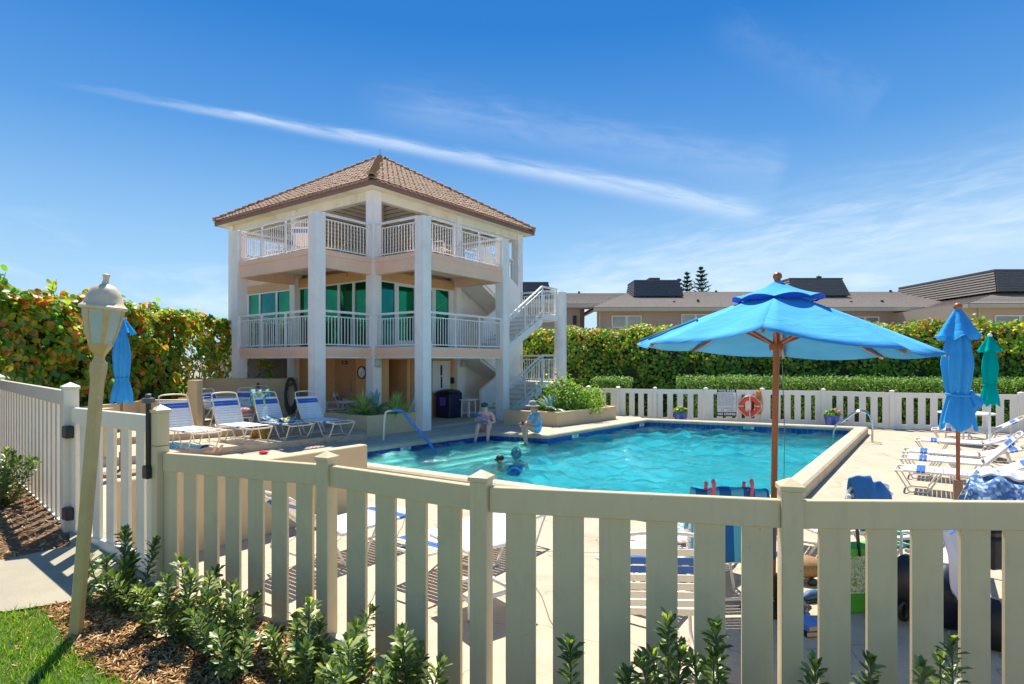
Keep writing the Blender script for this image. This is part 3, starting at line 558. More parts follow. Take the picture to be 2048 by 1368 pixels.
# windows of the first storey in both faces
def window_run(axis, a0, a1, mull, z0=S1+.02, z1=4.54, glass=glass_g, doorat=None):
    # axis 'v' : face u=0 ; axis 'u' : face v=0
    def bx(b, s0, s1, d0, d1, zz0, zz1):
        b.box(d0, d1, s0, s1, zz0, zz1) if axis == 'v' else b.box(s0, s1, d0, d1, zz0, zz1)
    cuts = [a0]+mull+[a1]
    for s0, s1 in zip(cuts[:-1], cuts[1:]):
        dr = doorat and s0 >= doorat[0]-.01 and s1 <= doorat[1]+.01
        b = MB(); w = .05 if not dr else .11; s0 += .003; s1 -= .003
        bx(b, s0, s0+w, .0, .09, z0, z1); bx(b, s1-w, s1, .0, .09, z0, z1); bx(b, s0+w, s1-w, .001, .089, z1-w, z1); bx(b, s0+w, s1-w, .001, .089, z0, z0+(.07 if not dr else .25))
        f = b.build('window' if not dr else 'glazed_door', white_paint, bld)
        g = MB(); bx(g, s0+w-.004, s1-w+.004, .035, .045, z0+.05, z1-w+.01); g.build('pane', random.choice([glass_g, glass_g, glass]), f)
window_run('v', S/2+.005, VL-.155, [.97, 1.72, 2.52, 3.28], glass=glass_t)
window_run('v', VL+.155, Wv-S/2-.003, [VL+1.05+.155, VL+2.3, VL+3.1], glass=glass_t)
window_run('u', S/2+.005, UR-.305, [.93, 1.86, 2.72], glass=glass_t, doorat=(.93, 2.72))
wallbox(UR-.302, UR-.103, 0, .09, S1, S2-.302, stucco)
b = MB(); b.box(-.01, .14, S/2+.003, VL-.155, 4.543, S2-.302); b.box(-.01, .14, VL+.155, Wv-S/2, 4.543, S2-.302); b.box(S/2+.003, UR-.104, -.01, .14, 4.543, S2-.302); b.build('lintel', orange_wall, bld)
# third storey screen walls in the shade of the roof
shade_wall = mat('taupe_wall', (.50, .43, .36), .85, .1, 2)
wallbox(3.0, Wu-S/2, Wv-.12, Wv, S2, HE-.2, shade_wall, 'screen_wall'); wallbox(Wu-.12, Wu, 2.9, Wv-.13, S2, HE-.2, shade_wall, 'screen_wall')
# roof: fascia, soffit, ring beam, ceiling, rafters, tiles
r0, r1, q0, q1 = -OH, Wu+OH, -OH, Wv+OH; cx, cy = Wu/2, Wv/2
b = MB()
for (a0, a1, c0, c1) in ((r0, r1, q0, q0+.03), (r0, r1, q1-.03, q1), (r0, r0+.03, q0+.031, q1-.031), (r1-.03, r1, q0+.031, q1-.031)): b.box(a0, a1, c0, c1, HE, HF)
b.build('fascia', fascia_m, bld)
b = MB(); w = OH-.031
for (a0, a1, c0, c1) in ((r0+.031, r1-.031, q0+.031, -.02), (r0+.031, r1-.031, Wv+.02, q1-.031), (r0+.031, -.02, -.019, Wv+.019), (Wu+.02, r1-.031, -.019, Wv+.019)): b.box(a0, a1, c0, c1, HE+.01, HE+.03)
b.build('soffit', soffit_m, bld)
b = MB()
for (a0, a1, c0, c1) in ((S/2, Wu-S/2, -.1, .1), (S/2, Wu-S/2, Wv-.1, Wv+.1), (-.1, .1, S/2, Wv-S/2), (Wu-.1, Wu+.1, S/2, Wv-S/2)): b.box(a0, a1, c0, c1, HE-.27, HE+.06)
b.build('ring_beam', soffit_m, bld)
hz = lambda d: HE+.03+(HAP-HF)*d/(min(cx, cy)+OH)   # underside height
apx = (cx, cy, HAP-.32)
b = MB(); pts = [(-.05, -.05, HE+.05), (Wu+.05, -.05, HE+.05), (Wu+.05, Wv+.05, HE+.05), (-.05, Wv+.05, HE+.05), apx]
for i in range(4):
    A_, B_ = Vector(pts[i]), Vector(pts[(i+1) % 4]); C_ = Vector(apx); npl = 22
    for j in range(npl):
        t0, t1 = j/npl, (j+1)/npl-.006; lift = Vector((0, 0, .0))
        b.add([A_.lerp(C_, t0), B_.lerp(C_, t0), B_.lerp(C_, t1), A_.lerp(C_, t1)], [(0, 1, 2, 3)])
        b.add([A_.lerp(C_, t1)+Vector((0, 0, .03)), B_.lerp(C_, t1)+Vector((0, 0, .03)), B_.lerp(C_, t1+.006)+Vector((0, 0, .03)), A_.lerp(C_, t1+.006)+Vector((0, 0, .03))], [(0, 1, 2, 3)])
tag(b.build('ceiling_boards', plank_m, bld), kind='stuff')
for i in range(4):
    b = MB(); A_ = Vector(pts[i])-Vector((0, 0, .12)); b.beam(A_, Vector(apx)-Vector((0, 0, .12)), .14, .2); b.build('hip_rafter', soffit_m, bld)
# tie rods / braces under the roof
for (p, q) in (((1.2, 1.2, HE-.4), (2.6, 2.6, S2+.1)), ((.9, 3.2, S2+.3), (2.6, 4.4, HE-.3)), ((3.0, .9, S2+.2), (4.2, 2.4, HE-.3)), ((2.4, .8, HE-.5), (3.9, 2.2, S2+.3))):
    b = MB(); b.tube([p, q], .035, 8); b.build('brace', white_paint, bld, smooth=True)
corners = [(r0, q0), (r1, q0), (r1, q1), (r0, q1)]
ap = Vector((cx, cy, HAP))
for i in range(4):
    a = Vector((*corners[i], HF+.0)); c = Vector((*corners[(i+1) % 4], HF)); L = (c-a).length; ex = (c-a).normalized(); mid = (a+c)/2; up = ap-mid; SL = up.length; ey = up.normalized(); ez = ex.cross(ey)
    if ez.z < 0: ez = -ez
    b = MB(); b.add([a-ey*.03, c-ey*.03, ap, a-ey*.03-ez*.06, c-ey*.03-ez*.06, ap-ez*.06], [(0, 1, 2), (5, 4, 3), (0, 3, 4, 1)]); b.build('roof_deck', tile_dark, bld)
    b = MB(); pw = .235; ncol = int(L/pw); pw = L/ncol; rows = 17; ph = SL/rows
    for r in range(rows):
        d0 = r*ph-.07; d1 = (r+1)*ph+.03; wr = L*(1-(r*ph)/SL)/2
        for k in range(ncol):
            xc = (k+.5)*pw-L/2+random.uniform(-.006, .006)
            if abs(xc) > wr-.02: continue
            vs = []; l0 = random.uniform(.035, .05)
            for (d, rad, lf) in ((d0, .082, l0), (d1, .068, .006)):
                for t in (0, pi*.25, pi/2, pi*.75, pi): vs.append(mid+ex*(xc+rad*cos(t))+ey*d+ez*(rad*.75*sin(t)+lf))
            for t in (0, pi*.25, pi/2, pi*.75, pi): vs.append(mid+ex*(xc+.064*cos(t))+ey*(d0+.004)+ez*(.05*sin(t)+l0-.02))
            b.add(vs, [(j, j+1, j+6, j+5) for j in range(4)]+[(j, j+10, j+11, j+1) for j in range(4)])
    tag(b.build('roof_tiles', tile_m, bld, smooth='auto'), kind='stuff')
rt = MB(); vs = []
for (d, rad, lf) in ((0, .135, .05), (.34, .11, .015)):
    for k in range(7):
        t = pi*k/6; vs.append((d, rad*cos(t)*1.0, rad*sin(t)+lf))
for k in range(7):
    t = pi*k/6; vs.append((.004, .108*cos(t), .108*sin(t)+.03))
rt.add(vs, [(j, j+1, j+8, j+7) for j in range(6)]+[(j, j+14, j+15, j+1) for j in range(6)]); rtm = rt.mesh('ridge_tile', tile_m, smooth='auto')
for i in range(4):
    a = Vector((*corners[i], HF+.02)); L = (ap-a).length; d = (ap-a).normalized(); y = Vector((0, 0, 1)).cross(d).normalized(); z = d.cross(y); k = 0
    while k*.30 < L-.2:
        link('ridge_tile', rtm, bld, basis(a+d*(k*.30)+z*random.uniform(-.004, .004), d, y, z)); k += 1
b = MB(); b.lathe([(.2, -.06), (.2, .05), (.12, .09), (.03, .12)], 12, ap); b.build('roof_cap', tile_m, bld, smooth=True)
b = MB(); b.tube([ap+Vector((0, 0, .1)), ap+Vector((0, 0, .42))], .008, 5); b.build('lightning_rod', black_pl, bld)
# railings
def railing(p0, p1, z0, z1=None, h=1.03, ends=(1, 1), parent=None, mat_=white_metal, pitch=.112):
    """p0,p1 local plan points; z0,z1 floor heights at the ends"""
    z1 = z0 if z1 is None else z1; p0 = Vector((*p0, z0)); p1 = Vector((*p1, z1)); Lh = sqrt((p1.x-p0.x)**2+(p1.y-p0.y)**2); d = (p1-p0); U = lambda s, z: p0+d*s+Vector((0, 0, z))
    b = MB(); b.beam(U(0, h), U(1, h), .075, .035); b.beam(U(0, h-.03), U(1, h-.03), .04, .03); b.beam(U(0, h-.16), U(1, h-.16), .035, .03); b.beam(U(0, .07), U(1, .07), .035, .03)
    r = b.build('railing', mat_, parent or bld)
    npost = max(1, round(Lh/1.35)); pm = MB(); pm.box(-.025, .025, -.025, .025, 0, h-.02); pm = pm.mesh('railing_post', mat_)
    ang = Matrix.Rotation(atan2(d.y, d.x), 4, 'Z')
    for i in range(npost+1):
        if (i == 0 and not ends[0]) or (i == npost and not ends[1]): continue
        s = min(max(i/npost, .03/Lh), 1-.03/Lh); link('railing_post', pm, r, Matrix.Translation(U(s, 0)) @ ang)
    bm = MB(); bm.box(-.009, .009, -.009, .009, .08, h-.165); bm = bm.mesh('baluster', mat_); nb = int(Lh/pitch)
    for i in range(nb): 
        s = (i+.5)/nb
        link('baluster', bm, r, Matrix.Translation(U(s, 0)) @ ang)
    return r
for z, o_ in ((S1, 0), (S2, 0)):
    railing((-BA-.06, S/2), (-BA-.06, VL-S/2+.02), z); railing((-BA+S/2, -.06), (-S/2, -.06), z)
    railing((-.06, -BB+S/2), (-.06, -S/2), z); railing((S/2, -BB-.06), (UR-S/2, -BB-.06), z)
    railing((-BA+S/2, VL-.05), (-S/2, VL-.05), z)
railing((UR-.05, -BB+S/2), (UR-.05, -S/2), S2)
railing((.1, Wv-.06), (2.95, Wv-.06), S2); railing((Wu-.06, .2), (Wu-.06, 2.85), S2)
railing((UR+.3, .06), (Wu-.2, .06), S2)
# switchback stairs at the right end, u from 3.9 to 6.3, landings to 7.65
SU0, SU1 = 3.95, 6.32; steps_m = stucco
tread_m = mat('stair_tread', (.55, .47, .36), .8, .08)
def flight(v0, v1, zb, zt, up, nm='stair_flight'):
    k = 7; b = MB(); rise = (zt-zb)/(k+1); run = (SU1-SU0)/k
    for i in range(k):
        z = zb+rise*(i+1); ua = SU0+run*i if up else SU1-run*(i+1); b.box(ua, ua+run, v0, v1, z-rise-.02, z)
    o = b.build(nm, steps_m, bld)
    t = MB()
    for i in range(k):
        z = zb+rise*(i+1); ua = SU0+run*i if up else SU1-run*(i+1); t.box(ua-.02, ua+run+.02, v0+.0, v1-.0, z+.001, z+.035)
        o2 = MB(); o2.box(ua-.02, ua+run+.02, v0-.03, v1, z+.001, z+.04); o2.build('tread', tread_m, o)
    # stringer on the open side and sloping soffit
    s_ = MB(); 
    (x0_, za), (x1_, zc) = ((SU0, zb), (SU1, zt-rise)) if up else ((SU1, zb), (SU0, zt-rise))
    for vv0, vv1, dn, up_ in ((v0-.05, v0-.001, .26, .03), (v0, v1, .22, 0)):
        pts_ = [(x0_, za-dn), (x1_, zc-dn), (x1_, zc+up_), (x0_, za+up_)]
        s_.add([(p[0], vv0, p[1]) for p in pts_]+[(p[0], vv1, p[1]) for p in pts_], [(0, 1, 2, 3), (7, 6, 5, 4), (0, 4, 5, 1), (1, 5, 6, 2), (2, 6, 7, 3), (3, 7, 4, 0)])
    s_.build('stringer', stucco, o)
def parapet(v, z0, z1, up, t=.11, h=.98):
    A_, B_ = ((SU0, z0), (SU1, z1)) if up else ((SU0, z1), (SU1, z0)); b = MB(); pts_ = [(A_[0], A_[1]-.3), (B_[0], B_[1]-.3), (B_[0], B_[1]+h), (A_[0], A_[1]+h)]
    b.add([(p[0], v-t/2, p[1]) for p in pts_]+[(p[0], v+t/2, p[1]) for p in pts_], [(0, 1, 2, 3), (7, 6, 5, 4), (0, 4, 5, 1), (1, 5, 6, 2), (2, 6, 7, 3), (3, 7, 4, 0)]); b.build('stair_parapet', stucco, bld)
VM = -1.05; ZL1, ZL2 = 1.2, 3.78
flight(-2.05, VM-.06, 0, ZL1, True); flight(VM+.06, -.02, ZL1, S1, False); flight(-2.05, VM-.06, S1, ZL2, True); flight(VM+.06, -.02, ZL2, S2, False)
parapet(VM, 0, ZL1, True); parapet(VM-.001, ZL1, S1, False); parapet(VM, S1, ZL2, True); parapet(VM-.001, ZL2, S2, False)
b = MB(); b.add([(5.1, VM-.05, 0), (SU1, VM-.05, 0), (SU1, VM-.05, ZL2+.9), (5.1, VM-.05, 5.0), (5.1, VM+.05, 0), (SU1, VM+.05, 0), (SU1, VM+.05, ZL2+.9), (5.1, VM+.05, 5.0)], [(0, 1, 2, 3), (7, 6, 5, 4), (0, 4, 5, 1), (1, 5, 6, 2), (2, 6, 7, 3), (3, 7, 4, 0)]); b.build('stair_spine_wall', stucco, bld)
for z in (ZL1, ZL2):
    b = MB(); b.box(SU1, Wu+.1, -2.1, .04, z-.22, z); b.build('landing', stucco, bld)
    railing((SU1, -2.1), (Wu-.28, -2.1), z); railing((Wu-.0, -1.85), (Wu-.0, -.2), z)
railing((UR+.25, -2.1), (SU1, -2.1), 0.06, ZL1, ends=(1, 0)); railing((UR+.25, -2.1), (SU1, -2.1), S1+.02, ZL2, ends=(1, 0))
b = MB(); r_ = .24; b.lathe([(r_, -.2), (r_, 4.7), (r_-.05, 4.76)], 24, (Wu, -BB+.02, 0)); b.build('round_column', stucco, bld, smooth='auto')
# fixtures on the pavilion
b = MB(); b.tube([(-.28, .9, 4.98), (-.28, .9, 4.78), (-.30, .92, 4.70), (-.26, .95, 4.66)], .01, 5); b.build('hanging_cable', black_pl, bld)
lamp_g = mat('bulkhead_glass', (.55, .58, .50), .2, .2, 20)
for (u, v, z) in ((-.02, -S/2-.05, 1.93), (UR+.12, -.25, 1.9)):
    b = MB(); b.box(u-.1, u+.1, v-.05, v+.048, z-.12, z+.12); f = b.build('wall_lamp', mat('lamp_cage', (.45, .5, .42), .5), bld, bevel=.02)
    b = MB(); b.box(u-.075, u+.075, v-.065, v-.0505, z-.09, z+.09); b.build('lamp_glass', lamp_g, f, bevel=.005)

# things on and around the ground floor
def local(u, v, z=0.): return O+Rv*u+Lv*v+Vector((0, 0, z))
RZ = pi/2-TH
def faceM(axis, s, z, off=.02):
    """frame on the left ('v') or right ('u') face: x to the right seen from outside, y up, z out"""
    if axis == 'v': p = local(-off, s, z); return basis(p, (-Lv.x, -Lv.y, 0), (0, 0, 1), (-Rv.x, -Rv.y, 0))
    p = local(s, -off, z); return basis(p, (Rv.x, Rv.y, 0), (0, 0, 1), (-Lv.x, -Lv.y, 0))
ck = thing('wall_clock', 'round black rimmed wall clock beside the left ochre door', 'clock'); ck.matrix_world = faceM('v', .52, 1.63, .02)
b = MB(); vs, fs = [], []
b.lathe([(.2, -.015), (.205, .01), (.2, .035), (.17, .035), (.165, .012)], 28); b.build('clock_rim', black_pl, ck, smooth='auto')
b = MB(); b.lathe([(.163, .013), (.163, .022)], 28); b.build('clock_face', mark_w, ck)
b = MB(); b.beam((0, 0, .026), (.08, .09, .026), .012, .004); b.beam((0, 0, .028), (-.03, -.1, .028), .009, .004)
b.build('clock_hand', black_pl, ck)
for k in range(12):
    b = MB(); t = 2*pi*k/12; b.beam((.13*cos(t), .13*sin(t), .025), (.15*cos(t), .15*sin(t), .025), .012, .003); b.build('hour_mark', black_pl, ck)
bb = thing('notice_board', 'glazed white notice board on the ochre wall right of the front column', 'notice board'); bb.matrix_world = faceM('u', 3.0, 1.45, .02)
b = MB(); b.box(-.42, .42, -.52, .52, -.018, .01); b.build('board_back', white_paint, bb)
b = MB(); [b.box(*q, .011, .04) for q in ((-.45, .45, .48, .55), (-.45, .45, -.55, -.48), (-.45, -.39, -.479, .479), (.39, .45, -.479, .479))]; b.build('board_frame', soffit_m, bb)
for (x, y, w, h, m_) in ((-.2, .2, .28, .36, mark_w), (-.22, -.22, .26, .32, mark_w), (.02, .22, .1, .36, ink), (.03, -.2, .08, .4, ink), (.22, .1, .24, .5, mark_w), (.2, -.32, .2, .2, mark_w)):
    b = MB(); b.box(x-w/2, x+w/2, y-h/2, y+h/2, .011, .014); b.build('pinned_sheet', m_, bb)
ph = thing('wall_phone', 'small black phone box on the ochre wall by the notice board', 'phone'); ph.matrix_world = faceM('u', 3.58, 1.3, .02)
b = MB(); b.box(-.07, .07, -.11, .11, -.02, .06); b.build('phone_body', black_pl, ph, bevel=.01); b = MB(); b.tube([(-.04, -.09, .07), (-.05, 0, .1), (-.04, .09, .07)], .02, 7); b.build('handset', black_pl, ph, smooth=True)
# bin with a bulging bag
bn = thing('waste_bin', 'dark navy bin with a black bag folded over its rim under the balcony', 'bin', local(2.9, -.5, .06), RZ)
b = MB(); b.prism([(-.33, -.33), (.33, -.33), (.33, .33), (-.33, .33)], 0, .86); b.build('bin_body', mat('navy_plastic', (.01, .015, .05), .45), bn, bevel=.03)
b = MB(); vs, fs = ico(.4, (0, 0, .88), 3, (1.0, 1.0, .22), .09); b.add(vs, fs); b.build('bin_bag', black_pl, bn)
b = MB(); b.box(-.36, -.345, -.16, .1, .42, .7); b.build('recycling_sticker', mat('violet_sticker', (.12, .08, .5), .5), bn)
def side_table(name, label, loc, rz=0, r=.36, h=.62, square=False, n=4, m=white_paint, group=None, s=.03):
    t = thing(name, label, 'table', loc, rz, group); b = MB()
    if square: b.box(-r, r, -r, r, h-.035, h)
    else: b.lathe([(r, h-.035), (r+.005, h-.015), (r-.005, h)], 24)
    b.build('table_top', m, t, bevel=.008 if square else 0)
    q = r*.82 if square else r*.72
    for k in range(n):
        a = 2*pi*k/n+pi/4; x, y = q*cos(a)*(1.25 if square else 1), q*sin(a)*(1.25 if square else 1); b = MB(); b.tube([(x*.93, y*.93, h-.036), (x, y, .012)], s, 8); b.build('leg', m, t, smooth='auto')
    b = MB(); ring = [(q*1.2*cos(2*pi*k/n+pi/4)*(1.0 if square else .82), q*1.2*sin(2*pi*k/n+pi/4)*(1.0 if square else .82), .15) for k in range(n)]
    for k in range(n): b.beam(ring[k], ring[(k+1) % n], .03, .03)
    b.build('stretcher', m, t); return t
side_table('side_table', 'small white round side table standing by the dark bin under the balcony', local(3.35, -1.0, .06), RZ, .34, .62, s=.028)
# ---------------------------------------------------------------- planters
rough_stone = mat('planter_stone', (.42, .36, .28), .9, .3, 8)
def planter(poly, z0, z1, label, soil_z):
    t = thing('planter', label, 'planter'); n = len(poly); c = sum((Vector(p) for p in poly), Vector((0, 0)))/n; inn = [Vector(p)+(c-Vector(p)).normalized()*.22 for p in poly]
    b = MB(); vs = [(*p, z0) for p in poly]+[(*p, z1) for p in poly]+[(*p, z1) for p in inn]+[(*p, soil_z) for p in inn]
    b.add(vs, [(i, (i+1) % n, n+(i+1) % n, n+i) for i in range(n)]+[(n+i, n+(i+1) % n, 2*n+(i+1) % n, 2*n+i) for i in range(n)]+[(2*n+i, 2*n+(i+1) % n, 3*n+(i+1) % n, 3*n+i) for i in range(n)]); b.build('planter_wall', tanwall, t)
    b = MB(); b.add([(*p, soil_z+.002) for p in inn], [tuple(range(n))]); b.build('planter_soil', soil, t)
    return t
Pc = Vector((-3.81, 15.3)); R2 = Rv.to_2d(); L2 = Lv.to_2d()
planter([Pc, Pc+R2*1.96, Pc+R2*1.96+L2*1.9, Pc+L2*1.9], -.05, .54, 'tan stucco planter with spiky yuccas in front of the pavilion', .47)
planter([Vector((1.37, 17.7)), Vector((3.6, 20.15)), Vector((2.2, 22.2)), Vector((-.27, 18.6))], -.05, .43, 'low tan stucco planter with agaves and a flowering bush beside the stairs', .36)

# ---------------------------------------------------------------- walls round the terrace
b = MB(); b.add([], []); A_ = Vector((-2.17, 8.76)); d = R2; nn = L2
B_ = A_-d*3.3; b.prism([tuple(A_), tuple(A_+nn*.16), tuple(B_+nn*.16), tuple(B_)], -.3, .73); o = b.build('terrace_wall', tanwall, bevel=.012); tag(o, 'long low tan stucco wall seen through the near fence', 'wall')
b = MB(); b.box(-10.4, -6.88, 18.5, 18.72, .2, 1.44); o = b.build('back_wall', tanwall, bevel=.01); tag(o, 'tan stucco wall closing the back of the terrace behind the loungers', 'wall')
t = thing('terrace_planter_wall', 'stepped tan stucco wall with a tall end pillar in front of the sea grapes', 'wall')
b = MB(); b.box(-9.4, -8.17, 14.7, 14.9, .1, 1.01); b.box(-9.6, -9.4, 12.2, 14.9, .1, .98); b.build('wall', tanwall, t)
b = MB(); b.box(-8.17, -7.93, 14.66, 14.95, .1, 1.51); b.prism([(-8.17, 14.951), (-8.0, 14.951), (-10.05, 18.48), (-10.25, 18.48)], .1, 1.0); b.build('pillar', tanwall, t, bevel=.01)
b = MB(); b.prism([(-9.4, 14.905), (-8.25, 14.905), (-10.3, 18.4), (-11.4, 18.4)], .1, .93); b.build('planter_soil', soil, t)
b = MB(); b.box(-8.6, -7.7, 11.0, 11.25, .1, .98); b.box(-8.8, -8.6, 11.0, 12.6, .1, .98); o = b.build('terrace_planter_wall', tanwall); tag(o, 'short low tan wall end just behind the left closed blue umbrella', 'wall')

# ---------------------------------------------------------------- fences
def post(parent, x, y, z0, z1, s=.1, rz=0., m=vinyl, cap=True):
    b = MB(); b.box(-s/2, s/2, -s/2, s/2, z0, z1-.05); M = Matrix.Translation((x, y, 0)) @ Matrix.Rotation(rz, 4, 'Z'); p = link('post', b.mesh('post', m, bevel=.004), parent, M)
    if cap:
        h = s/2+.008; b = MB(); b.box(-h, h, -h, h, z1-.049, z1-.025); b.add([(-h, -h, z1-.0249), (h, -h, z1-.0249), (h, h, z1-.0249), (-h, h, z1-.0249), (0, 0, z1+.012)], [(0, 1, 4), (1, 2, 4), (2, 3, 4), (3, 0, 4)]); link('post_cap', b.mesh('post_cap', m), p)
    return p
def tpx(p0, p1, px):
    k = (px-1024)/FP; dx, dy = p1[0]-p0[0], p1[1]-p0[1]; return (k*p0[1]-p0[0])/(dx-k*dy)
def span(parent, p0, p1, zt, zb, pick, m=vinyl, rail=.14, th=.045, bot=.10, zb1=None, pth=.024, gap=.05):
    """pick: list of (t0,t1) along the span"""
    p0, p1 = Vector(p0[:2]), Vector(p1[:2]); d = p1-p0; L = d.length; M = Matrix.Translation((p0.x, p0.y, 0)) @ Matrix.Rotation(atan2(d.y, d.x), 4, 'Z'); zb1 = zb if zb1 is None else zb1
    b = MB(); b.box(gap, L-gap, -th/2, th/2, zt-rail, zt); link('top_rail', b.mesh('top_rail', m, bevel=.004), parent, M)
    b = MB(); b.beam((gap, 0, zb+bot/2+.01), (L-gap, 0, zb1+bot/2+.01), th, bot); link('bottom_rail', b.mesh('bottom_rail', m), parent, M)
    for t0, t1 in pick:
        z = zb+(zb1-zb)*(t0+t1)/2+bot-.02; b = MB(); b.box(t0*L, t1*L, -pth/2, pth/2, z, zt-rail+.002); link('picket', b.mesh('picket', m, bevel=.002), parent, M)
ZR = 1.29
nf = thing('picket_fence', 'near cream vinyl picket fence running across the bottom of the photo', 'fence')
def ang(p, q): return atan2(q[1]-p[1], q[0]-p[0])
PR2 = Vector((4.6, 2.95))
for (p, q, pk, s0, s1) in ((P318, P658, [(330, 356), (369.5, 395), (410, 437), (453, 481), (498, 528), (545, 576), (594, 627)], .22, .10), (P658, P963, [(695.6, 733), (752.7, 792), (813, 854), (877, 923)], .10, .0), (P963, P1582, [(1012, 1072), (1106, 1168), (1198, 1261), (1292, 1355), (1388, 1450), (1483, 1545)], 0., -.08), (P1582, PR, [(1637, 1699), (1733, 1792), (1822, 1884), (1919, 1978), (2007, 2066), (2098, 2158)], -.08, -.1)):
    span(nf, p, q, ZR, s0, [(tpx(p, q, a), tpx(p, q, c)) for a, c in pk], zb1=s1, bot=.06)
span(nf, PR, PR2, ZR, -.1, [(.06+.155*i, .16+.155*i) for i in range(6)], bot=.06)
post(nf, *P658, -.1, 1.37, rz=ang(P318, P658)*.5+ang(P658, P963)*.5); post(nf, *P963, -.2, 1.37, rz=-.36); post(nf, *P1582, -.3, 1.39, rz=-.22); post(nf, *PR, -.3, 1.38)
gp = post(nf, *P318, 0, 1.64, s=.092, rz=-.62)
b = MB(); b.box(-.048, .048, -.048, .048, 1.338, 1.344); link('joint', b.mesh('joint', mat('seam_dark', (.25, .2, .12), .8)), gp)  # dark joint line where the post is extended
# gate
gt = thing('pool_gate', 'cream vinyl picket gate with black latch and hinges between two tall posts', 'gate')
g0 = P318+(P140-P318).normalized()*.075; g1 = P140+(P318-P140).normalized()*.085
d = g1-g0; L = d.length; M = Matrix.Translation((g0.x, g0.y, 0)) @ Matrix.Rotation(atan2(d.y, d.x), 4, 'Z')
for nm, q in (('top_rail', (0, L, -.024, .024, 1.43, 1.565)), ('bottom_rail', (.08, L-.08, -.022, .022, .34, .47)), ('stile', (0, .085, -.0245, .0245, .34, 1.429)), ('stile', (L-.085, L, -.0245, .0245, .34, 1.429))):
    b = MB(); b.box(*q); link(nm, b.mesh(nm, vinyl_left_lit, bevel=.004), gt, M)
np_ = 5
for i in range(np_):
    c = .085+(L-.17)*(i+.5)/np_; b = MB(); b.box(c-.065, c+.065, -.013, .013, .44, 1.431); link('picket', b.mesh('picket', vinyl_left_lit), gt, M)
lt = thing('gate_latch', 'tall black tubular pool gate latch with a pull knob on top', 'latch', (g0.x, g0.y, 0), atan2(d.y, d.x)-pi)
Ml = lambda: None
fx, fy = 0.0, .05
b = MB(); b.tube([(0, fy, 1.16), (0, fy, 1.66)], .019, 12); b.build('latch_tube', black_pl, lt, smooth='auto')
b = MB(); b.lathe([(.022, 1.66), (.045, 1.665), (.045, 1.70), (.02, 1.705), (.022, 1.73), (.012, 1.735)], 12, (0, fy, 0)); b.build('latch_knob', mat('grey_plastic', (.12, .12, .12), .4), lt, smooth='auto')
b = MB(); b.box(-.04, .03, fy-.03, fy+.035, 1.09, 1.19); b.build('latch_body', black_pl, lt, bevel=.008)
lt.rotation_euler[2] = atan2(d.y, d.x); 
for ch in lt.children: pass
for hz_ in (.62, 1.35):
    h = MB(); h.box(-.06, .04, -.06, .03, hz_-.055, hz_+.055); link('hinge', h.mesh('hinge', black_pl, bevel=.01), gt, Matrix.Translation((g1.x, g1.y, 0)) @ Matrix.Rotation(atan2(d.y, d.x), 4, 'Z') @ Matrix.Translation((.0, .055, 0)))
lf = thing('picket_fence', 'left cream picket fence with close narrow slats running back from the gate', 'fence')
Q1 = Vector((-7.65, 8.7)); Q2 = Q1+(Q1-P140)*.8
post(lf, *P140, .2, 1.78, s=.115, rz=ang(P140, Q1), m=vinyl_left_lit); post(lf, *Q1, .2, 1.78, rz=ang(P140, Q1), m=vinyl_left_lit); post(lf, *Q2, .2, 1.78, rz=ang(P140, Q1), m=vinyl_left_lit)
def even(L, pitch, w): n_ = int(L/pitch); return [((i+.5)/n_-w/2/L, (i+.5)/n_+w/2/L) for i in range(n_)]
for p, q in ((P140, Q1), (Q1, Q2)): span(lf, p, q, 1.71, .40, even((q-p).length, .235, .10), bot=.06, gap=.06, m=vinyl_left_lit)
# far fence
ff = thing('picket_fence', 'far white vinyl picket fence behind the pool', 'fence')
FPx = [(1177.6, 22.3), (1236.7, 21.7), (1310, 21.2), (1411.7, 20.9), (1524.8, 20.55), (1646.8, 20.1), (1784, 18.95), (1905, 18.4), (2042, 17.8)]
FPp = [AT(px, D) for px, D in FPx]+[Vector((17.4, 17.1, 0))]
FPp.insert(0, AT(1130, 22.9))
for i, p in enumerate(FPp):
    post(ff, p.x, p.y, ZD-.05, 1.05, s=.13, rz=ang(FPp[max(0, i-1)], FPp[min(len(FPp)-1, i+1)]), m=vinyl_far)
    if i: q = FPp[i-1]; span(ff, q, p, .97, ZD, even((p-q).to_2d().length, .30, .20), m=vinyl_far, bot=.16, rail=.16)
sf = thing('picket_fence', 'short white fence panel at the right edge turning back behind the loungers', 'fence')
p, q = Vector((16.05, 17.6)), Vector((17.2, 14.2)); post(sf, *q, ZD, 1.08, s=.13, m=vinyl_far); span(sf, p, q, 1.0, ZD, even(3.4, .2, .13), m=vinyl_far, bot=.16)
# pool rules sign, life ring, rope
def on_fence(px, z, off=.06):
    for i in range(len(FPp)-1):
        a, c = FPp[i], FPp[i+1]; t = tpx(a, c, px)
        if 0 <= t <= 1: p = a.lerp(c, t); d = (c-a).normalized(); nn = Vector((d.y, -d.x, 0)); return basis((p.x+nn.x*off, p.y+nn.y*off, z), (d.x, d.y, 0), (0, 0, 1), (nn.x, nn.y, 0)), p.y
sg = thing('pool_rules_sign', 'white POOL RULES sign with black header and NO DIVING footer on the far fence', 'sign'); M_, D_ = on_fence(1452.5, ZY(806, 20.6), .07); sg.matrix_world = M_
b = MB(); b.box(-.33, .33, -.48, .48, -.012, .0); b.build('sign_panel', mark_w, sg); b = MB(); b.box(-.33, .33, .375, .48, .0005, .004); b.box(-.33, .33, -.48, -.325, .0005, .004); b.box(-.33, -.315, -.3245, .3745, .0005, .003); b.box(.315, .33, -.3245, .3745, .0005, .003); b.build('sign_band', ink, sg)
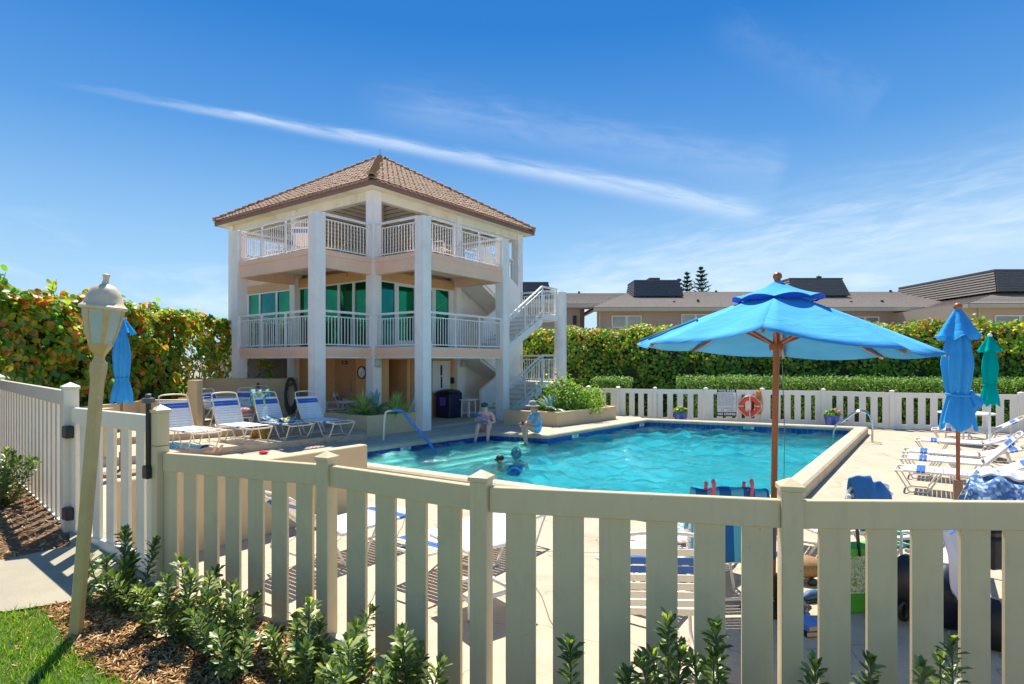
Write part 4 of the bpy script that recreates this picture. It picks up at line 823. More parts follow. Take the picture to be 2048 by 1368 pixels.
def lett(s, size, x, y, m, bold=.0): link('sign_lettering', text_mesh(s, size, m, .0, bold), sg, Matrix.Translation((x, y, .0055)))
lett('POOL RULES', .095, 0, .428, mark_w, .004); lett('NO DIVING', .115, 0, -.402, mark_w, .006); lett('POOL MAXIMUM DEPTH', .05, 0, -.19, ink, .001); lett('5 FEET        0 INCHES', .05, 0, -.265, ink, .001)
b = MB(); rr = random.Random(3)
y = .33
while y > -.14:
    x = -.29
    while x < .2:
        w = rr.uniform(.04, .12); b.box(x, min(x+w, .29), y-.006, y+.006, .0005, .002); x += w+.02
    y -= .034
b.build('sign_print', ink, sg)
lr = thing('life_ring', 'orange red life ring with white rope hanging on the far fence', 'life ring'); M_, D_ = on_fence(1497, ZY(812, 20.5), .12); lr.matrix_world = M_
red = mat('life_ring_red', (.72, .08, .03), .5, .08); b = MB(); b.tube([(.28*cos(2*pi*k/40), .28*sin(2*pi*k/40), 0) for k in range(40)], .085, 10, closed=True); b.build('ring', red, lr, smooth=True)
for a in (0, pi/2, pi, 3*pi/2):
    b = MB(); b.tube([((.28+.092*cos(t))*cos(a), (.28+.092*cos(t))*sin(a), .092*sin(t)) for t in [2*pi*k/12 for k in range(12)]], .02, 6, closed=True); b.build('band', white_paint, lr, smooth=True)
b = MB(); b.tube([((.37+.025*cos(4*t))*cos(t), (.37+.03*cos(4*t))*sin(t), .05) for t in [2*pi*k/48 for k in range(48)]], .012, 6, closed=True); b.tube([(0, .3, .08), (-.05, .42, .05), (0, .5, .03), (.05, .42, .05), (0, .3, .08)], .012, 6); b.build('rope', white_paint, lr, smooth=True)
rp = thing('rope_bundle', 'yellow orange coiled throw rope hanging beside the life ring', 'rope'); M_, D_ = on_fence(1516, ZY(806, 20.5), .09); rp.matrix_world = M_
b = MB()
for k in range(7):
    x = (k-3)*.02; b.tube([(x, .38, .02), (x*2.2, .1, .02+.01*(k % 3)), (x*2.0, -.25, .02), (x*1.2, -.38, .02), (x*.6, -.2, .04), (x, .2, .04)], .012, 6)
b.build('rope_coil', mat('orange_rope', (.75, .32, .04), .7, .2, 30), rp, smooth=True)
b = MB(); b.tube([(.07*cos(t), .37+.07*sin(t), .02) for t in [2*pi*k/14 for k in range(14)]], .02, 6, closed=True); b.build('rope_hook', mat('orange_plastic', (.8, .2, .05), .5), rp, smooth=True)
# flower pots
glaze = mat('blue_glaze', (.04, .09, .40), .25, .4, 12)
def pot(px, D, label, flower):
    t = thing('flower_pot', label, 'flower pot', AT(px, D, ZD)); b = MB(); b.lathe([(.16, 0), (.17, .03), (.235, .36), (.245, .37), (.245, .42), (.21, .42), (.20, .34)], 20); b.build('pot', glaze, t, smooth='auto')
    P = rng.normal(0, 1, (260, 3)); P /= np.linalg.norm(P, axis=1)[:, None]; P[:, 2] = abs(P[:, 2]); Q = P*[.27, .27, .2]*rng.uniform(.5, 1, (260, 1))+[0, 0, .42]; me = npmesh('foliage', apply(frames(Q, P+[0, 0, .5], rng.uniform(.05, .09, 260)), ROUND_V), 3, ROUND_TF, LB); tag(link('foliage', me, t), kind='stuff')
    if flower:
        fm = mat('flower', flower, .6, .2)
        for k in range(14):
            a = rng.uniform(0, 6.28); r = rng.uniform(0, .22); vs, fs = ico(.035, (.06+r*cos(a), r*sin(a), .56+rng.uniform(-.05, .08)), 1); b = MB(); b.add(vs, fs); b.build('flower', fm, t)
pot(1361, 20.45, 'blue glazed pot of yellow green leaves by the far fence, left of the sign', (.6, .5, .1)); pot(1663.5, 19.45, 'blue glazed pot of pink flowers by the far fence near the pool ladder', (.75, .25, .2))

# ---------------------------------------------------------------- lamp post
lp = thing('lamp_post', 'leaning cream garden lamp post with a frosted lantern head outside the gate', 'lamp post', (-2.697, 3.6, .28))
lp.rotation_euler = (0, .085, 0); lp.scale = (.84, .84, 1)
lpm = mat('lamp_enamel', (.62, .45, .19), .4, .12, 8, stain=(.36, .28, .12), stain_amt=.5, sscale=6); lpt = mat('lamp_top_enamel', (.70, .58, .38), .4, .1, 8)
b = MB(); h_ = .036; c_ = .010; oct_ = [(-h_+c_, -h_), (h_-c_, -h_), (h_, -h_+c_), (h_, h_-c_), (h_-c_, h_), (-h_+c_, h_), (-h_, h_-c_), (-h_, -h_+c_)]
b.prism(oct_, -.15, 1.66); b.build('pole', lpm, lp)
b = MB(); b.prism([(x*1.22, y*1.22) for x, y in oct_], 1.63, 1.70); b.prism([(x*1.1, y*1.1) for x, y in oct_], 1.60, 1.63); b.build('collar', lpm, lp)
b = MB(); b.lathe([(.046, 1.70), (.036, 1.725), (.034, 1.74), (.05, 1.76), (.075, 1.80), (.082, 1.815), (.07, 1.82)], 8, ph=pi/8); b.build('lantern_base', lpm, lp)
frost = canvas('frosted_glass', (.88, .84, .70), .5)
prof = [(.078, 1.815), (.098, 1.87), (.118, 1.94), (.130, 2.0), (.134, 2.03)]
for k in range(6):
    a0, a1 = 2*pi*k/6+.13+.25, 2*pi*(k+1)/6-.13+.25; b = MB(); vs = [(r*.97*cos(a), r*.97*sin(a), z) for r, z in prof for a in (a0, (a0+a1)/2, a1)]; b.add(vs, [(3*j+i, 3*j+i+1, 3*j+i+4, 3*j+i+3) for j in range(4) for i in range(2)]); b.build('glass_panel', frost, lp, smooth=True)
    a = 2*pi*k/6+.25; b = MB(); vs = [(r*1.02*cos(a+s*.14), r*1.02*sin(a+s*.14), z) for r, z in prof for s in (-1, 0, 1)]+[(r*.95*cos(a+s*.14), r*.95*sin(a+s*.14), z) for r, z in prof for s in (-1, 0, 1)]; b.add(vs, [(3*j+i, 3*j+i+1, 3*j+i+4, 3*j+i+3) for j in range(4) for i in range(2)]+[(15+3*j+i, 15+3*j+i+1, 15+3*j+i+4, 15+3*j+i+3) for j in range(4) for i in range(2)]+[(3*j+i, 15+3*j+i, 18+3*j+i, 3+3*j+i) for j in range(4) for i in (0, 2)]); b.build('lantern_rib', lpm, lp)
b = MB(); b.lathe([(.134, 2.025), (.152, 2.03), (.155, 2.045), (.135, 2.06), (.122, 2.075), (.112, 2.11), (.09, 2.15), (.06, 2.175), (.03, 2.185), (.026, 2.19)], 12, ph=.25); b.build('lantern_roof', lpt, lp, smooth='auto')
b = MB(); b.lathe([(.026, 2.188), (.022, 2.20), (.018, 2.215), (.022, 2.23), (.024, 2.245), (.01, 2.25)], 8); b.build('finial', lpt, lp, smooth='auto')

# ---------------------------------------------------------------- pool hardware
hr = thing('pool_handrail', 'grab rail with a blue sleeve leading down the pool steps', 'handrail')
def sm(pts, k=2):
    for _ in range(k):
        out = [pts[0]]
        for a, c in zip(pts[:-1], pts[1:]): a, c = Vector(a), Vector(c); out += [a.lerp(c, .25), a.lerp(c, .75)]
        out.append(pts[-1]); pts = out
    return pts
h0 = AT(767, 14.6, 0); top1 = AT(769, 14.6, ZY(823, 14.6)); top2 = AT(800, 14.6, ZY(820, 14.6)); mid_ = AT(862, 14.3, ZY(889, 14.3)); end_ = AT(873, 14.2, -.35)
b = MB(); b.tube(sm([h0, top1+Vector((0, 0, -.12)), top1+Vector((.05, 0, .01)), top1+Vector((.2, 0, .02))]), .028, 10); b.build('rail', cream_metal, hr, smooth=True)
b = MB(); b.tube(sm([top1+Vector((.18, 0, .02)), top2+Vector((.05, 0, .0)), top2.lerp(mid_, .3), top2.lerp(mid_, .7), mid_, end_, end_-Vector((0, 0, .3))]), .036, 10); b.build('rail_sleeve', mat('blue_sleeve', (.06, .25, .62), .6, .15), hr, smooth=True)
ld = thing('pool_ladder', 'stainless steel pool ladder arching over the right coping', 'pool ladder')
for off in (0, .42):
    o1 = Vector((9.75, 15.75, ZD))+Rv*off*.95+Vector((-.1*off, 0, 0)); o0 = o1+Lv*.95; b = MB()
    b.tube(sm([o1, o1+Vector((0, 0, .55)), o1+Lv*.12+Vector((0, 0, .84)), o1+Lv*.4+Vector((0, 0, .83)), o0.lerp(o1, .3)+Vector((0, 0, .55)), o0+Vector((0, 0, .4)), o0+Vector((0, 0, -.6))], 3), .024, 10); b.build('ladder_rail', steel, ld, smooth=True)
b = MB(); p = Vector((9.75, 15.75, ZD))+Lv*.95; b.box(-.04, .04, -.02, .42, -.3, -.27, Matrix.Translation(p)); b.build('ladder_step', steel, ld)

# ---------------------------------------------------------------- umbrellas
def closed_umbrella(name, label, loc, m, ball, top=2.90, can_top=2.80, can_bot=1.42, scale=1., poleM=wood, pocket=False, group=None, base=None):
    t = thing(name, label, 'umbrella', loc, 0, group); b = MB(); b.tube([(0, 0, .02), (0, 0, top-.06)], .022, 10); b.build('pole', poleM, t, smooth='auto')
    vs, fs = ico(.048, (0, 0, top-.04), 2); b = MB(); b.add(vs, fs); b.build('finial', ball, t, smooth=True)
    H = can_top-can_bot; nseg = 48; rows = 26; rn = random.Random(len(label)); ph = rn.uniform(0, 6)
    def rad(s, a):   # s 0 top..1 bottom ; gathered folds
        base_ = np.interp(s, [0, .04, .3, .45, .68, .72, .76, .9, 1], [.03, .05, .125, .155, .125, .10, .118, .165, .185])*scale
        f = .5+.5*sin(8*a+ph+1.5*sin(3*s+a)); g_ = .5+.5*sin(5*a-ph+4*s)
        return base_*(.68+.30*f+.14*g_)
    b = MB(); vs = []
    for i in range(rows+1):
        s = i/rows
        for k in range(nseg):
            a = 2*pi*k/nseg; r = rad(s, a); z = can_top-H*s+(.05*sin(4*a+ph) if i == rows else 0)*scale
            if s < .02: r = .03
            vs.append((r*cos(a), r*sin(a), z))
    b.add(vs, [(i*nseg+k, i*nseg+(k+1) % nseg, (i+1)*nseg+(k+1) % nseg, (i+1)*nseg+k) for i in range(rows) for k in range(nseg)]); b.build('canopy', m, t, smooth=True)
    b = MB(); vs = []; rows2 = 8
    for i in range(rows2+1):
        s = i/rows2
        for k in range(nseg):
            a = 2*pi*k/nseg; r = (.035+.2*s**1.0*(.82+.22*sin(6*a+ph+1)))*scale; vs.append((r*cos(a), r*sin(a), can_top+.03-.34*s*scale+(.03*sin(6*a+ph) if i == rows2 else 0)))
    b.add(vs, [(i*nseg+k, i*nseg+(k+1) % nseg, (i+1)*nseg+(k+1) % nseg, (i+1)*nseg+k) for i in range(rows2) for k in range(nseg)]); b.build('vent_cap', m, t, smooth=True)
    zt = can_top-H*.72; b = MB(); b.tube([(.115*scale*cos(2*pi*k/24), .115*scale*sin(2*pi*k/24), zt+.012*sin(2*pi*k/24)) for k in range(24)], .014, 6, closed=True); b.build('tie_strap', m, t, smooth=True)
    if base:
        b = MB(); b.tube([(0, 0, 0), (0, 0, base[0])], base[1], 8); b.build('base_sleeve', wood2, t, smooth='auto')
        b = MB(); b.lathe([(.30, 0), (.30, .05), (.08, .09)], 20); b.build('base', wood2, t, smooth='auto')
    if pocket:
        b = MB(); vs, fs = ico(.1, (.17, -.02, can_bot+.30), 3, (.85, .6, 1.5), .0); b.add([(x+.03*sin(30*z), y+.02*sin(40*x), z+.03*sin(22*x+2)-.04*(x > .2)) for x, y, z in vs], fs); b.build('loose_fold', m, t, smooth=True)
    return t
closed_umbrella('closed_umbrella', 'tall closed blue umbrella on a wooden pole among the right loungers', AT(1916, 7.0, ZD), closed_m, wood, scale=1.02, pocket=True, base=(.78, .05))
closed_umbrella('closed_umbrella', 'closed teal green umbrella with a white finial near the far fence', AT(1979.5, 13.0, ZD), closed_teal, white_paint, top=2.82, can_top=2.74, can_bot=1.25, scale=1.0, poleM=white_metal, base=(.28, .1))
closed_umbrella('closed_umbrella', 'closed blue umbrella behind the lamp post on the left', AT(243, 10.2, .0), closed_m, wood, top=2.82, can_top=2.75, can_bot=1.28, scale=.92, base=(.4, .04))
# open umbrella
um = thing('open_umbrella', 'large open blue umbrella on a wooden pole by the pool', 'umbrella', (2.35, 5.2, ZD))
ZT = 2.62+.22; rim = []
for k, (ph_, z) in enumerate(((-28, 2.043), (17, 2.028), (62, 2.04), (107, 2.106), (152, 2.154), (197, 2.133), (242, 2.215), (287, 2.066))):
    rim.append(Vector((1.26*cos(radians(ph_)), 1.26*sin(radians(ph_)), z+.22)))
apex = Vector((.02, 0, ZT)); b = MB(); vs = []; NR = 9; NS = 8
sagr = random.Random(5)
for k in range(8):
    A_, B_ = rim[k], rim[(k+1) % 8]; base_i = len(vs)
    for i in range(NR+1):
        s = .06+.94*i/NR
        for j in range(NS+1):
            w = j/NS; p = apex.lerp(A_.lerp(B_, w), s); inward = 4*w*(1-w); p = p-(A_.lerp(B_, w)-apex).normalized()*(.03*inward*s*s)
            p.z += -.03*inward*sin(pi*s*.8)-.03*inward*s**3+.004*sin(9*s+k*2)*inward
            p.z += .015*sin(pi*s)
            vs.append(tuple(p))
    for i in range(NR):
        for j in range(NS): q = base_i+i*(NS+1)+j; b.f.append((q, q+1, q+NS+2, q+NS+1)); b.mi.append(0)
b.v = vs; me = b.mesh('canopy', canopy_m, smooth='auto'); o = link('canopy', me, um); sdm = o.modifiers.new('thickness', 'SOLIDIFY'); sdm.thickness = .003
def vent_z(s, a): lobes = abs(sin(4*(a-radians(-28)))); return ZT+.07-.16*s**.8+.028*lobes*s**3
b = MB(); vs = []
for i in range(7):
    s = i/6
    for k in range(64):
        a = 2*pi*k/64+radians(-28); r = .04+.34*s; vs.append((r*cos(a)+.02, r*sin(a), vent_z(s, a)))
b.add(vs, [(i*64+k, i*64+(k+1) % 64, (i+1)*64+(k+1) % 64, (i+1)*64+k) for i in range(6) for k in range(64)]); b.build('vent_cap', canopy_m, um, smooth=True)
b = MB(); vs = []
for i in range(2):
    for k in range(64):
        a = 2*pi*k/64+radians(-28); lobes = abs(sin(4*(a-radians(-28)))); r = .379-.05*i; vs.append((r*cos(a)+.02, r*sin(a), vent_z(1, a)-.004-(.03*lobes+.01)*i))
b.add(vs, [(k, (k+1) % 64, 64+(k+1) % 64, 64+k) for k in range(64)]); b.build('vent_valance', deepblue_fab, um, smooth=True)
vs, fs = ico(.04, (.02, 0, ZT+.12), 2); b = MB(); b.add(vs, fs); b.build('finial', wood, um, smooth=True)
b = MB(); b.tube([(-.028, 0, 0), (.02, 0, ZT+.1)], .027, 12); b.build('pole', wood, um, smooth='auto')
for k in range(8):
    b = MB(); b.beam(apex+Vector((0, 0, -.07)), rim[k].lerp(apex, .01)+Vector((0, 0, -.022)), .018, .028); b.build('rib', wood, um)
    hub = Vector((.012, 0, 2.12+.22)); b = MB(); q = apex.lerp(rim[k], .42)+Vector((0, 0, -.04)); b.beam(hub+(q-hub).normalized()*.05, q, .018, .024); b.build('strut', wood, um)
    b = MB(); b.beam(rim[k].lerp(apex, .16)+Vector((0, 0, -.035)), rim[k].lerp(apex, .02)+Vector((0, 0, -.03)), .022, .012); b.build('rib_tip', steel, um)
b = MB(); b.lathe([(.06, -.04), (.066, 0), (.05, .04)], 12, (.012, 0, 2.34)); b.build('hub', wood, um, smooth='auto')
b = MB(); b.tube([(.04, -.05, 2.2), (.055, -.06, 1.6), (.05, -.05, .6)], .004, 5); b.build('pull_cord', mat('grey_cord', (.2, .2, .2), .7), um)
b = MB(); b.tube([(-.3, .0, 0), (-.0, -.3, 0), (.3, 0, 0), (0, .3, 0)], .03, 6, closed=True); b.lathe([(.26, 0), (.26, .06), (.05, .1), (.05, .3)], 18); b.build('base', black_pl, um, smooth='auto')
# torn seam tape on the left panel
b = MB(); p_ = lambda s, w, k=4: tuple(apex.lerp(rim[k].lerp(rim[(k+1) % 8], w), s)+Vector((0, -.02, .02)))
b.tube([p_(.98, .02), p_(.8, .0), p_(.55, .02)], .010, 6); b.tube([p_(.55, .02), p_(.6, .35), p_(.72, .40), p_(.78, .3), p_(.86, .55), p_(.97, .6)], .010, 6); b.build('seam_binding', mat('teal_binding', (.02, .22, .36), .8), um, smooth=True)

# ---------------------------------------------------------------- loungers and chairs
MC_ = {}
def cm(key, fn):
    if key not in MC_: MC_[key] = fn()
    return MC_[key]
def strapmesh(w, d, m, blue):
    def f():
        b = MB(); b.box(-d/2, d/2, -w/2, w/2, -.002, .0035); 
        for s in (-1, 1): b.tube([(-d/2, s*w/2, -.016), (d/2, s*w/2, -.016)], .0205, 8)
        return b.mesh('strap', m, smooth='auto')
    return cm(('strap', w, d, blue), f)
def rbar(pts, r=.0155, k=2): b = MB(); b.tube(sm(pts, k), r, 8); return b
def lounger(label, hinge, rz, back=50, w=.62, z=ZD, group='white strap sun loungers with blue bands', seat=1.25, blen=.80, cat='sun lounger', stripe_foot=True, frame=cream_metal, h=.36, sag=0):
    t = thing('sun_lounger', label, cat, (hinge[0], hinge[1], z), rz, group); a = radians(back); hw = w/2
    bx = lambda s, y=0, o=0: (-cos(a)*s-sin(a)*o, y, h+sin(a)*s-cos(a)*0+cos(a)*o)
    def fr():
        b = MB(); 
        b.tube(sm([(0, -hw, h), (seat-.04, -hw, h), (seat, -hw, h-.03), (seat, hw, h-.03), (seat-.04, hw, h), (0, hw, h)], 1), .0155, 8)
        b.tube(sm([bx(0, -hw), bx(blen-.1, -hw), bx(blen, -hw*.9), bx(blen, hw*.9), bx(blen-.1, hw), bx(0, hw)], 2), .0155, 8); return b.mesh('frame', frame, smooth=True)
    link('frame', cm(('lf', back, w, seat, frame.name), fr), t)
    def lg(x0, x1):
        def f():
            b = MB()
            for s in (-1, 1): b.tube(sm([(x0, s*hw, h), (x0+(x1-x0)*.30, s*(hw-.02), .02), (x0+(x1-x0)*.32, s*(hw-.02), .017), (x1-(x1-x0)*.32, s*(hw-.02), .017), (x1-(x1-x0)*.3, s*(hw-.02), .02), (x1, s*hw, h)], 1), .0145, 7)
            b.tube([(x0+(x1-x0)*.3, -hw+.02, .03), (x0+(x1-x0)*.3, hw-.02, .03)], .011, 6); return b.mesh('leg', frame, smooth=True)
        return f
    link('leg', cm(('lg1', w, seat, frame.name), lg(.60, seat-.01)), t); link('leg', cm(('lg2', w, seat, frame.name), lg(-.12, .5)), t)
    if back > 8:
        def pr():
            b = MB(); p = bx(blen*.55)
            for s in (-1, 1): b.tube([bx(blen*.55, s*(hw-.03)), (-.45, s*(hw-.03), h-.12), (-.3, s*(hw-.03), h-.14), (0, s*(hw-.01), h-.03)], .009, 6)
            b.tube([(-.45, -hw+.03, h-.12), (-.45, hw-.03, h-.12)], .009, 6); return b.mesh('back_prop', frame, smooth=True)
        link('back_prop', cm(('pr', back, w), pr), t)
    pit = .062; ns = int((seat-.08)/pit); ma = Matrix.Rotation(a, 4, 'Y')
    for i in range(ns):
        x = .05+i*pit; blue = stripe_foot and i in (ns-4, ns-5)
        link('strap', strapmesh(w, .052, strap_b if blue else strap_w, blue), t, Matrix.Translation((x, 0, h+.019)))
    nb = int((blen-.12)/pit)
    for i in range(nb):
        blue = i in (nb-2, nb-3); link('strap', strapmesh(w, .052, strap_b if blue else strap_w, blue), t, Matrix.Translation(bx(.05+i*pit, 0, .019)) @ ma)
    return t
def chair(label, loc, rz, z=.3, w=.54, group='strap chairs', back=68, frame=cream_metal, arms=True, h=.42, bl=.56, sd=.48, st=(.2, .3)):
    t = thing('strap_chair', label, 'chair', (loc[0], loc[1], z), rz, group); a = radians(back); hw = w/2
    bx = lambda s, y=0, o=0: (-cos(a)*s-sin(a)*o, y, h+sin(a)*s+cos(a)*o)
    def fr():
        b = MB(); b.tube(sm([bx(0, -hw), bx(bl-.08, -hw), bx(bl, -hw*.8), bx(bl, hw*.8), bx(bl-.08, hw), bx(0, hw)], 2), .0145, 8)
        b.tube(sm([(0, -hw, h), (sd, -hw, h), (sd+.02, -hw*.8, h-.03), (sd+.02, hw*.8, h-.03), (sd, hw, h), (0, hw, h)], 1), .0145, 8); return b.mesh('frame', frame, smooth=True)
    link('frame', cm(('cf', back, w, h, bl, frame.name), fr), t)
    def lg():
        b = MB()
        b.tube(sm([bx(.22, hw+.015), (.0+.05, hw+.03, h+.2), (sd*.8, hw+.03, h+.2), (sd+.04, hw+.03, h+.16), (sd*.9, hw+.03, .02), (.05, hw+.03, .018), (-.12, hw+.03, .02), (.16, hw+.01, h)], 1), .0135, 7); return b.mesh('leg', frame, smooth=True)
    m = cm(('cl', back, w, h, frame.name), lg); link('leg', m, t); link('leg', m, t, Matrix.Scale(-1, 4, (0, 1, 0)))
    ma = Matrix.Rotation(a, 4, 'Y'); n_ = int((sd-.05)/.062)
    for i in range(n_): link('strap', strapmesh(w, .05, strap_w, False), t, Matrix.Translation((.05+i*.062, 0, h+.018)))
    n_ = int((bl-.1)/.062)
    for i in range(n_):
        blue = i in (n_-3, n_-2); link('strap', strapmesh(w, .05, strap_b if blue else strap_w, blue), t, Matrix.Translation(bx(.05+i*.062, 0, .018)) @ ma)
    return t
RL = atan2(-.588, .809); RLr = atan2(.588, -.809)
def fromnear(x, y): return (x+.588*.31, y+.809*.31)
GL = 'sun loungers in a row on the left terrace'
lounger('strap lounger just behind the tall gate post, leftmost on the terrace', fromnear(-7.55, 12.65), RL, 66, z=.15, group=GL)
lounger('empty upright strap lounger second from the gate on the left terrace', fromnear(-6.82, 13.5), RL, 66, z=.15, group=GL)
l3 = lounger('strap lounger draped with a colourful patterned towel', fromnear(-6.12, 14.15), RL, 64, z=.15, group=GL)
lounger('empty strap lounger nearest the yucca planter below the front column', fromnear(-5.24, 14.6), RL, 62, z=.15, group=GL)
GR = 'flat sun loungers on the right deck'
def rightl(cx_, cy_, back, label): f = Vector((cx_, cy_))+R2*.31-L2*1.25; return lounger(label, (f.x, f.y), RLr, back, group=GR)
rightl(6.5, 9.9, 28, 'nearest right lounger, behind the tall closed blue umbrella')
rightl(7.35, 11.05, 48, 'second nearest right lounger with a steeply raised back')
rightl(8.0, 11.95, 17, 'middle right lounger with a low back and blue foot bands')
rightl(9.4, 13.6, 18, 'fourth right lounger with the reddish umbrella base behind it')
rightl(11.35, 15.75, 33, 'farthest right lounger next to the far fence and white table')
GN = 'sun loungers seen through the near fence'
RR = atan2(.809, .588)
lounger('lounger with raised back seen through the fence beside the tan wall', (-2.06, 6.35), RR, 40, group=GN, frame=white_metal)
lounger('flat white lounger seen through the fence beside the white square table', (-.58, 6.2), RR, 3, group=GN, frame=white_metal, stripe_foot=False)
lounger('lounger with a patterned towel seen between the fence slats left of the open umbrella pole', (1.45, 5.75), RR, 4, group=GN, frame=white_metal)
side_table('white_table', 'white plastic square side table behind the near fence', (-.30, 5.28, ZD), TH+.02+pi/2, .33, .63, True, s=.032)
chair('white strap chair with a double blue band just behind the near fence', (1.0, 3.98), pi/2-.05, ZD, .60, 'chairs behind the near fence', 80, white_metal, bl=.62, h=.45)
cb = lounger('high white strap lounger back draped with a striped teal towel and pink clips', (1.86, 5.25), pi/2+.05, 74, w=.60, group='chairs behind the near fence', frame=white_metal, blen=.76)
chair('strap chair behind the blue towel at the right of the umbrella pole', (3.46, 5.88), pi/2+.25, ZD, .50, 'chairs behind the near fence', 72, white_metal, bl=.6, h=.43)
GT = 'strap chairs round the terrace tables'
chair('strap chair seen beside the tan pillar on the left terrace', (-8.1, 15.8), -.2, .3, group=GT); chair('strap chair seen from behind at the back of the left terrace', (-7.55, 16.3), -pi/2-.2, .3, group=GT)
chair('strap chair standing at the back wall behind the towel lounger', (-7.75, 17.7), -pi/2, .3, group=GT)
side_table('round_table', 'white round table among the strap chairs on the left terrace', (-8.45, 16.7, .3), 0, .5, .66)
chair('left strap chair of the pair under the balcony behind the planter', (-5.75, 18.2), .2, .08, group='strap chairs under the balcony'); chair('right strap chair of the pair under the balcony behind the planter', (-5.45, 18.6), .1, .08, group='strap chairs under the balcony')
chair('strap chair facing left beside the yucca under the balcony', (-4.35, 17.6), pi-.2, .08, group='strap chairs under the balcony')
side_table('round_table', 'white round table under the balcony behind the large yucca', (-4.95, 18.0, .08), 0, .45, .68)
lounger('strap lounger standing upright behind the small yucca under the balcony', (-2.95, 17.2), pi*.9, 62, z=.08, group='strap chairs under the balcony')
side_table('round_table', 'white round table in front of the far fence by the closed teal umbrella', AT(1932, 15.6, ZD), 0, .62, .84, s=.022)
p = local(-1.2, 1.7, S2); lounger('white strap lounger on the left upper balcony', (p.x, p.y), RL+2.2, 60, z=S2, group='loungers on the upper balcony')
p = local(-1.0, 3.2, S2); chair('white strap chair behind the railing of the left upper balcony', (p.x, p.y), RZ+2.2, S2, group='loungers on the upper balcony')
p = local(1.6, -1.0, S2); chair('white strap chair behind the railing of the right upper balcony', (p.x, p.y), RZ-1.2, S2, group='loungers on the upper balcony')
p = local(1.2, 2.4, S2); lounger('white strap lounger under the roof of the upper storey', (p.x, p.y), RL+.5, 35, z=S2, group='loungers on the upper balcony')
# small table with towels, basket, towel on the lounger
st = side_table('side_table', 'small white side table holding a pink towel between the loungers', (-6.9, 15.0, .15), .3, .22, .42, True, s=.02)
def cloth(name, label, m, pts, nx, ny, parent=None, cat='towel', th=.012, amp=.012, seed=1, group=None):
    """pts: list of rows; each row a list of 3d points; resampled smoothly with a little ripple"""
    rr = random.Random(seed); b = MB(); R_, C_ = len(pts), len(pts[0]); ph = [rr.uniform(0, 6) for _ in range(4)]
    for i in range(ny+1):
        fi = i/ny*(R_-1); i0 = min(int(fi), R_-2); ti = fi-i0; ti = ti*ti*(3-2*ti)*.5+ti*.5
        for j in range(nx+1):
            fj = j/nx*(C_-1); j0 = min(int(fj), C_-2); tj = fj-j0
            q = Vector(pts[i0][j0]).lerp(Vector(pts[i0][j0+1]), tj).lerp(Vector(pts[i0+1][j0]).lerp(Vector(pts[i0+1][j0+1]), tj), ti)
            w = amp*(sin(9*j/nx+ph[0]+3*i/ny)+.7*sin(17*j/nx+ph[1]-5*i/ny)+.5*sin(13*i/ny+ph[2])); b.v.append((q.x+w*.3, q.y-w*.6, q.z+w))
    for i in range(ny):
        for j in range(nx): a = i*(nx+1)+j; b.f.append((a, a+1, a+nx+2, a+nx+1)); b.mi.append(0)
    o = link(name, b.mesh(name, m, smooth=True), parent); s_ = o.modifiers.new('thickness', 'SOLIDIFY'); s_.thickness = th
    if parent is None: tag(o, label, cat, group)
    return o
def patmat(name, cols, scale, kind='vor', stretch=(1, 1, 1), rough=.9):
    m = bpy.data.materials.new(name); m.use_nodes = True; t = m.node_tree; b = t.nodes['Principled BSDF']; b.inputs['Roughness'].default_value = rough; b.inputs['Specular IOR Level'].default_value = .2
    c = N(t, 'ShaderNodeTexCoord'); mp = N(t, 'ShaderNodeMapping'); mp.inputs['Scale'].default_value = stretch; t.links.new(c.outputs['Object'], mp.inputs[0])
    r = N(t, 'ShaderNodeValToRGB'); r.color_ramp.interpolation = 'CONSTANT'
    if kind == 'vor': v = N(t, 'ShaderNodeTexVoronoi', i_Scale=scale); s_ = v.outputs['Color']; sp = N(t, 'ShaderNodeSeparateColor'); t.links.new(s_, sp.inputs[0]); s_ = sp.outputs[0]
    elif kind == 'noise': v = N(t, 'ShaderNodeTexNoise', i_Scale=scale, i_Detail=2.0, i_Distortion=2.0); s_ = v.outputs[0]
    else: v = N(t, 'ShaderNodeTexWave', i_Scale=scale, bands_direction=kind); s_ = v.outputs['Fac' if 'Fac' in v.outputs else 1]
    t.links.new(mp.outputs[0], v.inputs['Vector']); t.links.new(s_, r.inputs[0]); cr = r.color_ramp
    cr.elements[0].color = (*cols[0], 1); cr.elements[1].position = 1/len(cols); cr.elements[1].color = (*cols[1], 1)
    for i in range(2, len(cols)): e_ = cr.elements.new(i/len(cols) if kind != 'noise' else .35+.3*i/len(cols)); e_.color = (*cols[i], 1)
    if kind == 'noise': cr.elements[1].position = .42
    t.links.new(r.outputs[0], b.inputs['Base Color']); return m
multi = patmat('multicolour_towel', [(.75, .75, .70), (.03, .42, .45), (.75, .70, .12), (.75, .75, .7), (.05, .12, .40), (.10, .55, .50), (.25, .50, .12)], 11)
H_ = Vector((*fromnear(-6.12, 14.15), .15)); dx_ = Vector((.809, -.588, 0)); 
def LP_(s, y, up): return H_+dx_*s+Vector((.588, .809, 0))*y+Vector((0, 0, up))
a_ = radians(64); ps = lambda s, y, o=.035: LP_(-cos(a_)*s-sin(a_)*o, y, .36+sin(a_)*s+cos(a_)*o)
cloth('draped_towel', 'multicoloured patterned beach towel draped over a lounger back and seat', multi, [[LP_(-.42, -.33, .75), LP_(-.42, .1, .80)], [ps(.84, -.32), ps(.84, .22)], [ps(.45, -.34), ps(.5, .10)], [ps(.08, -.30), ps(.12, .0)], [LP_(.28, -.26, .40), LP_(.25, .14, .40)], [LP_(.62, -.2, .41), LP_(.55, .22, .41)]], 14, 26, amp=.014)
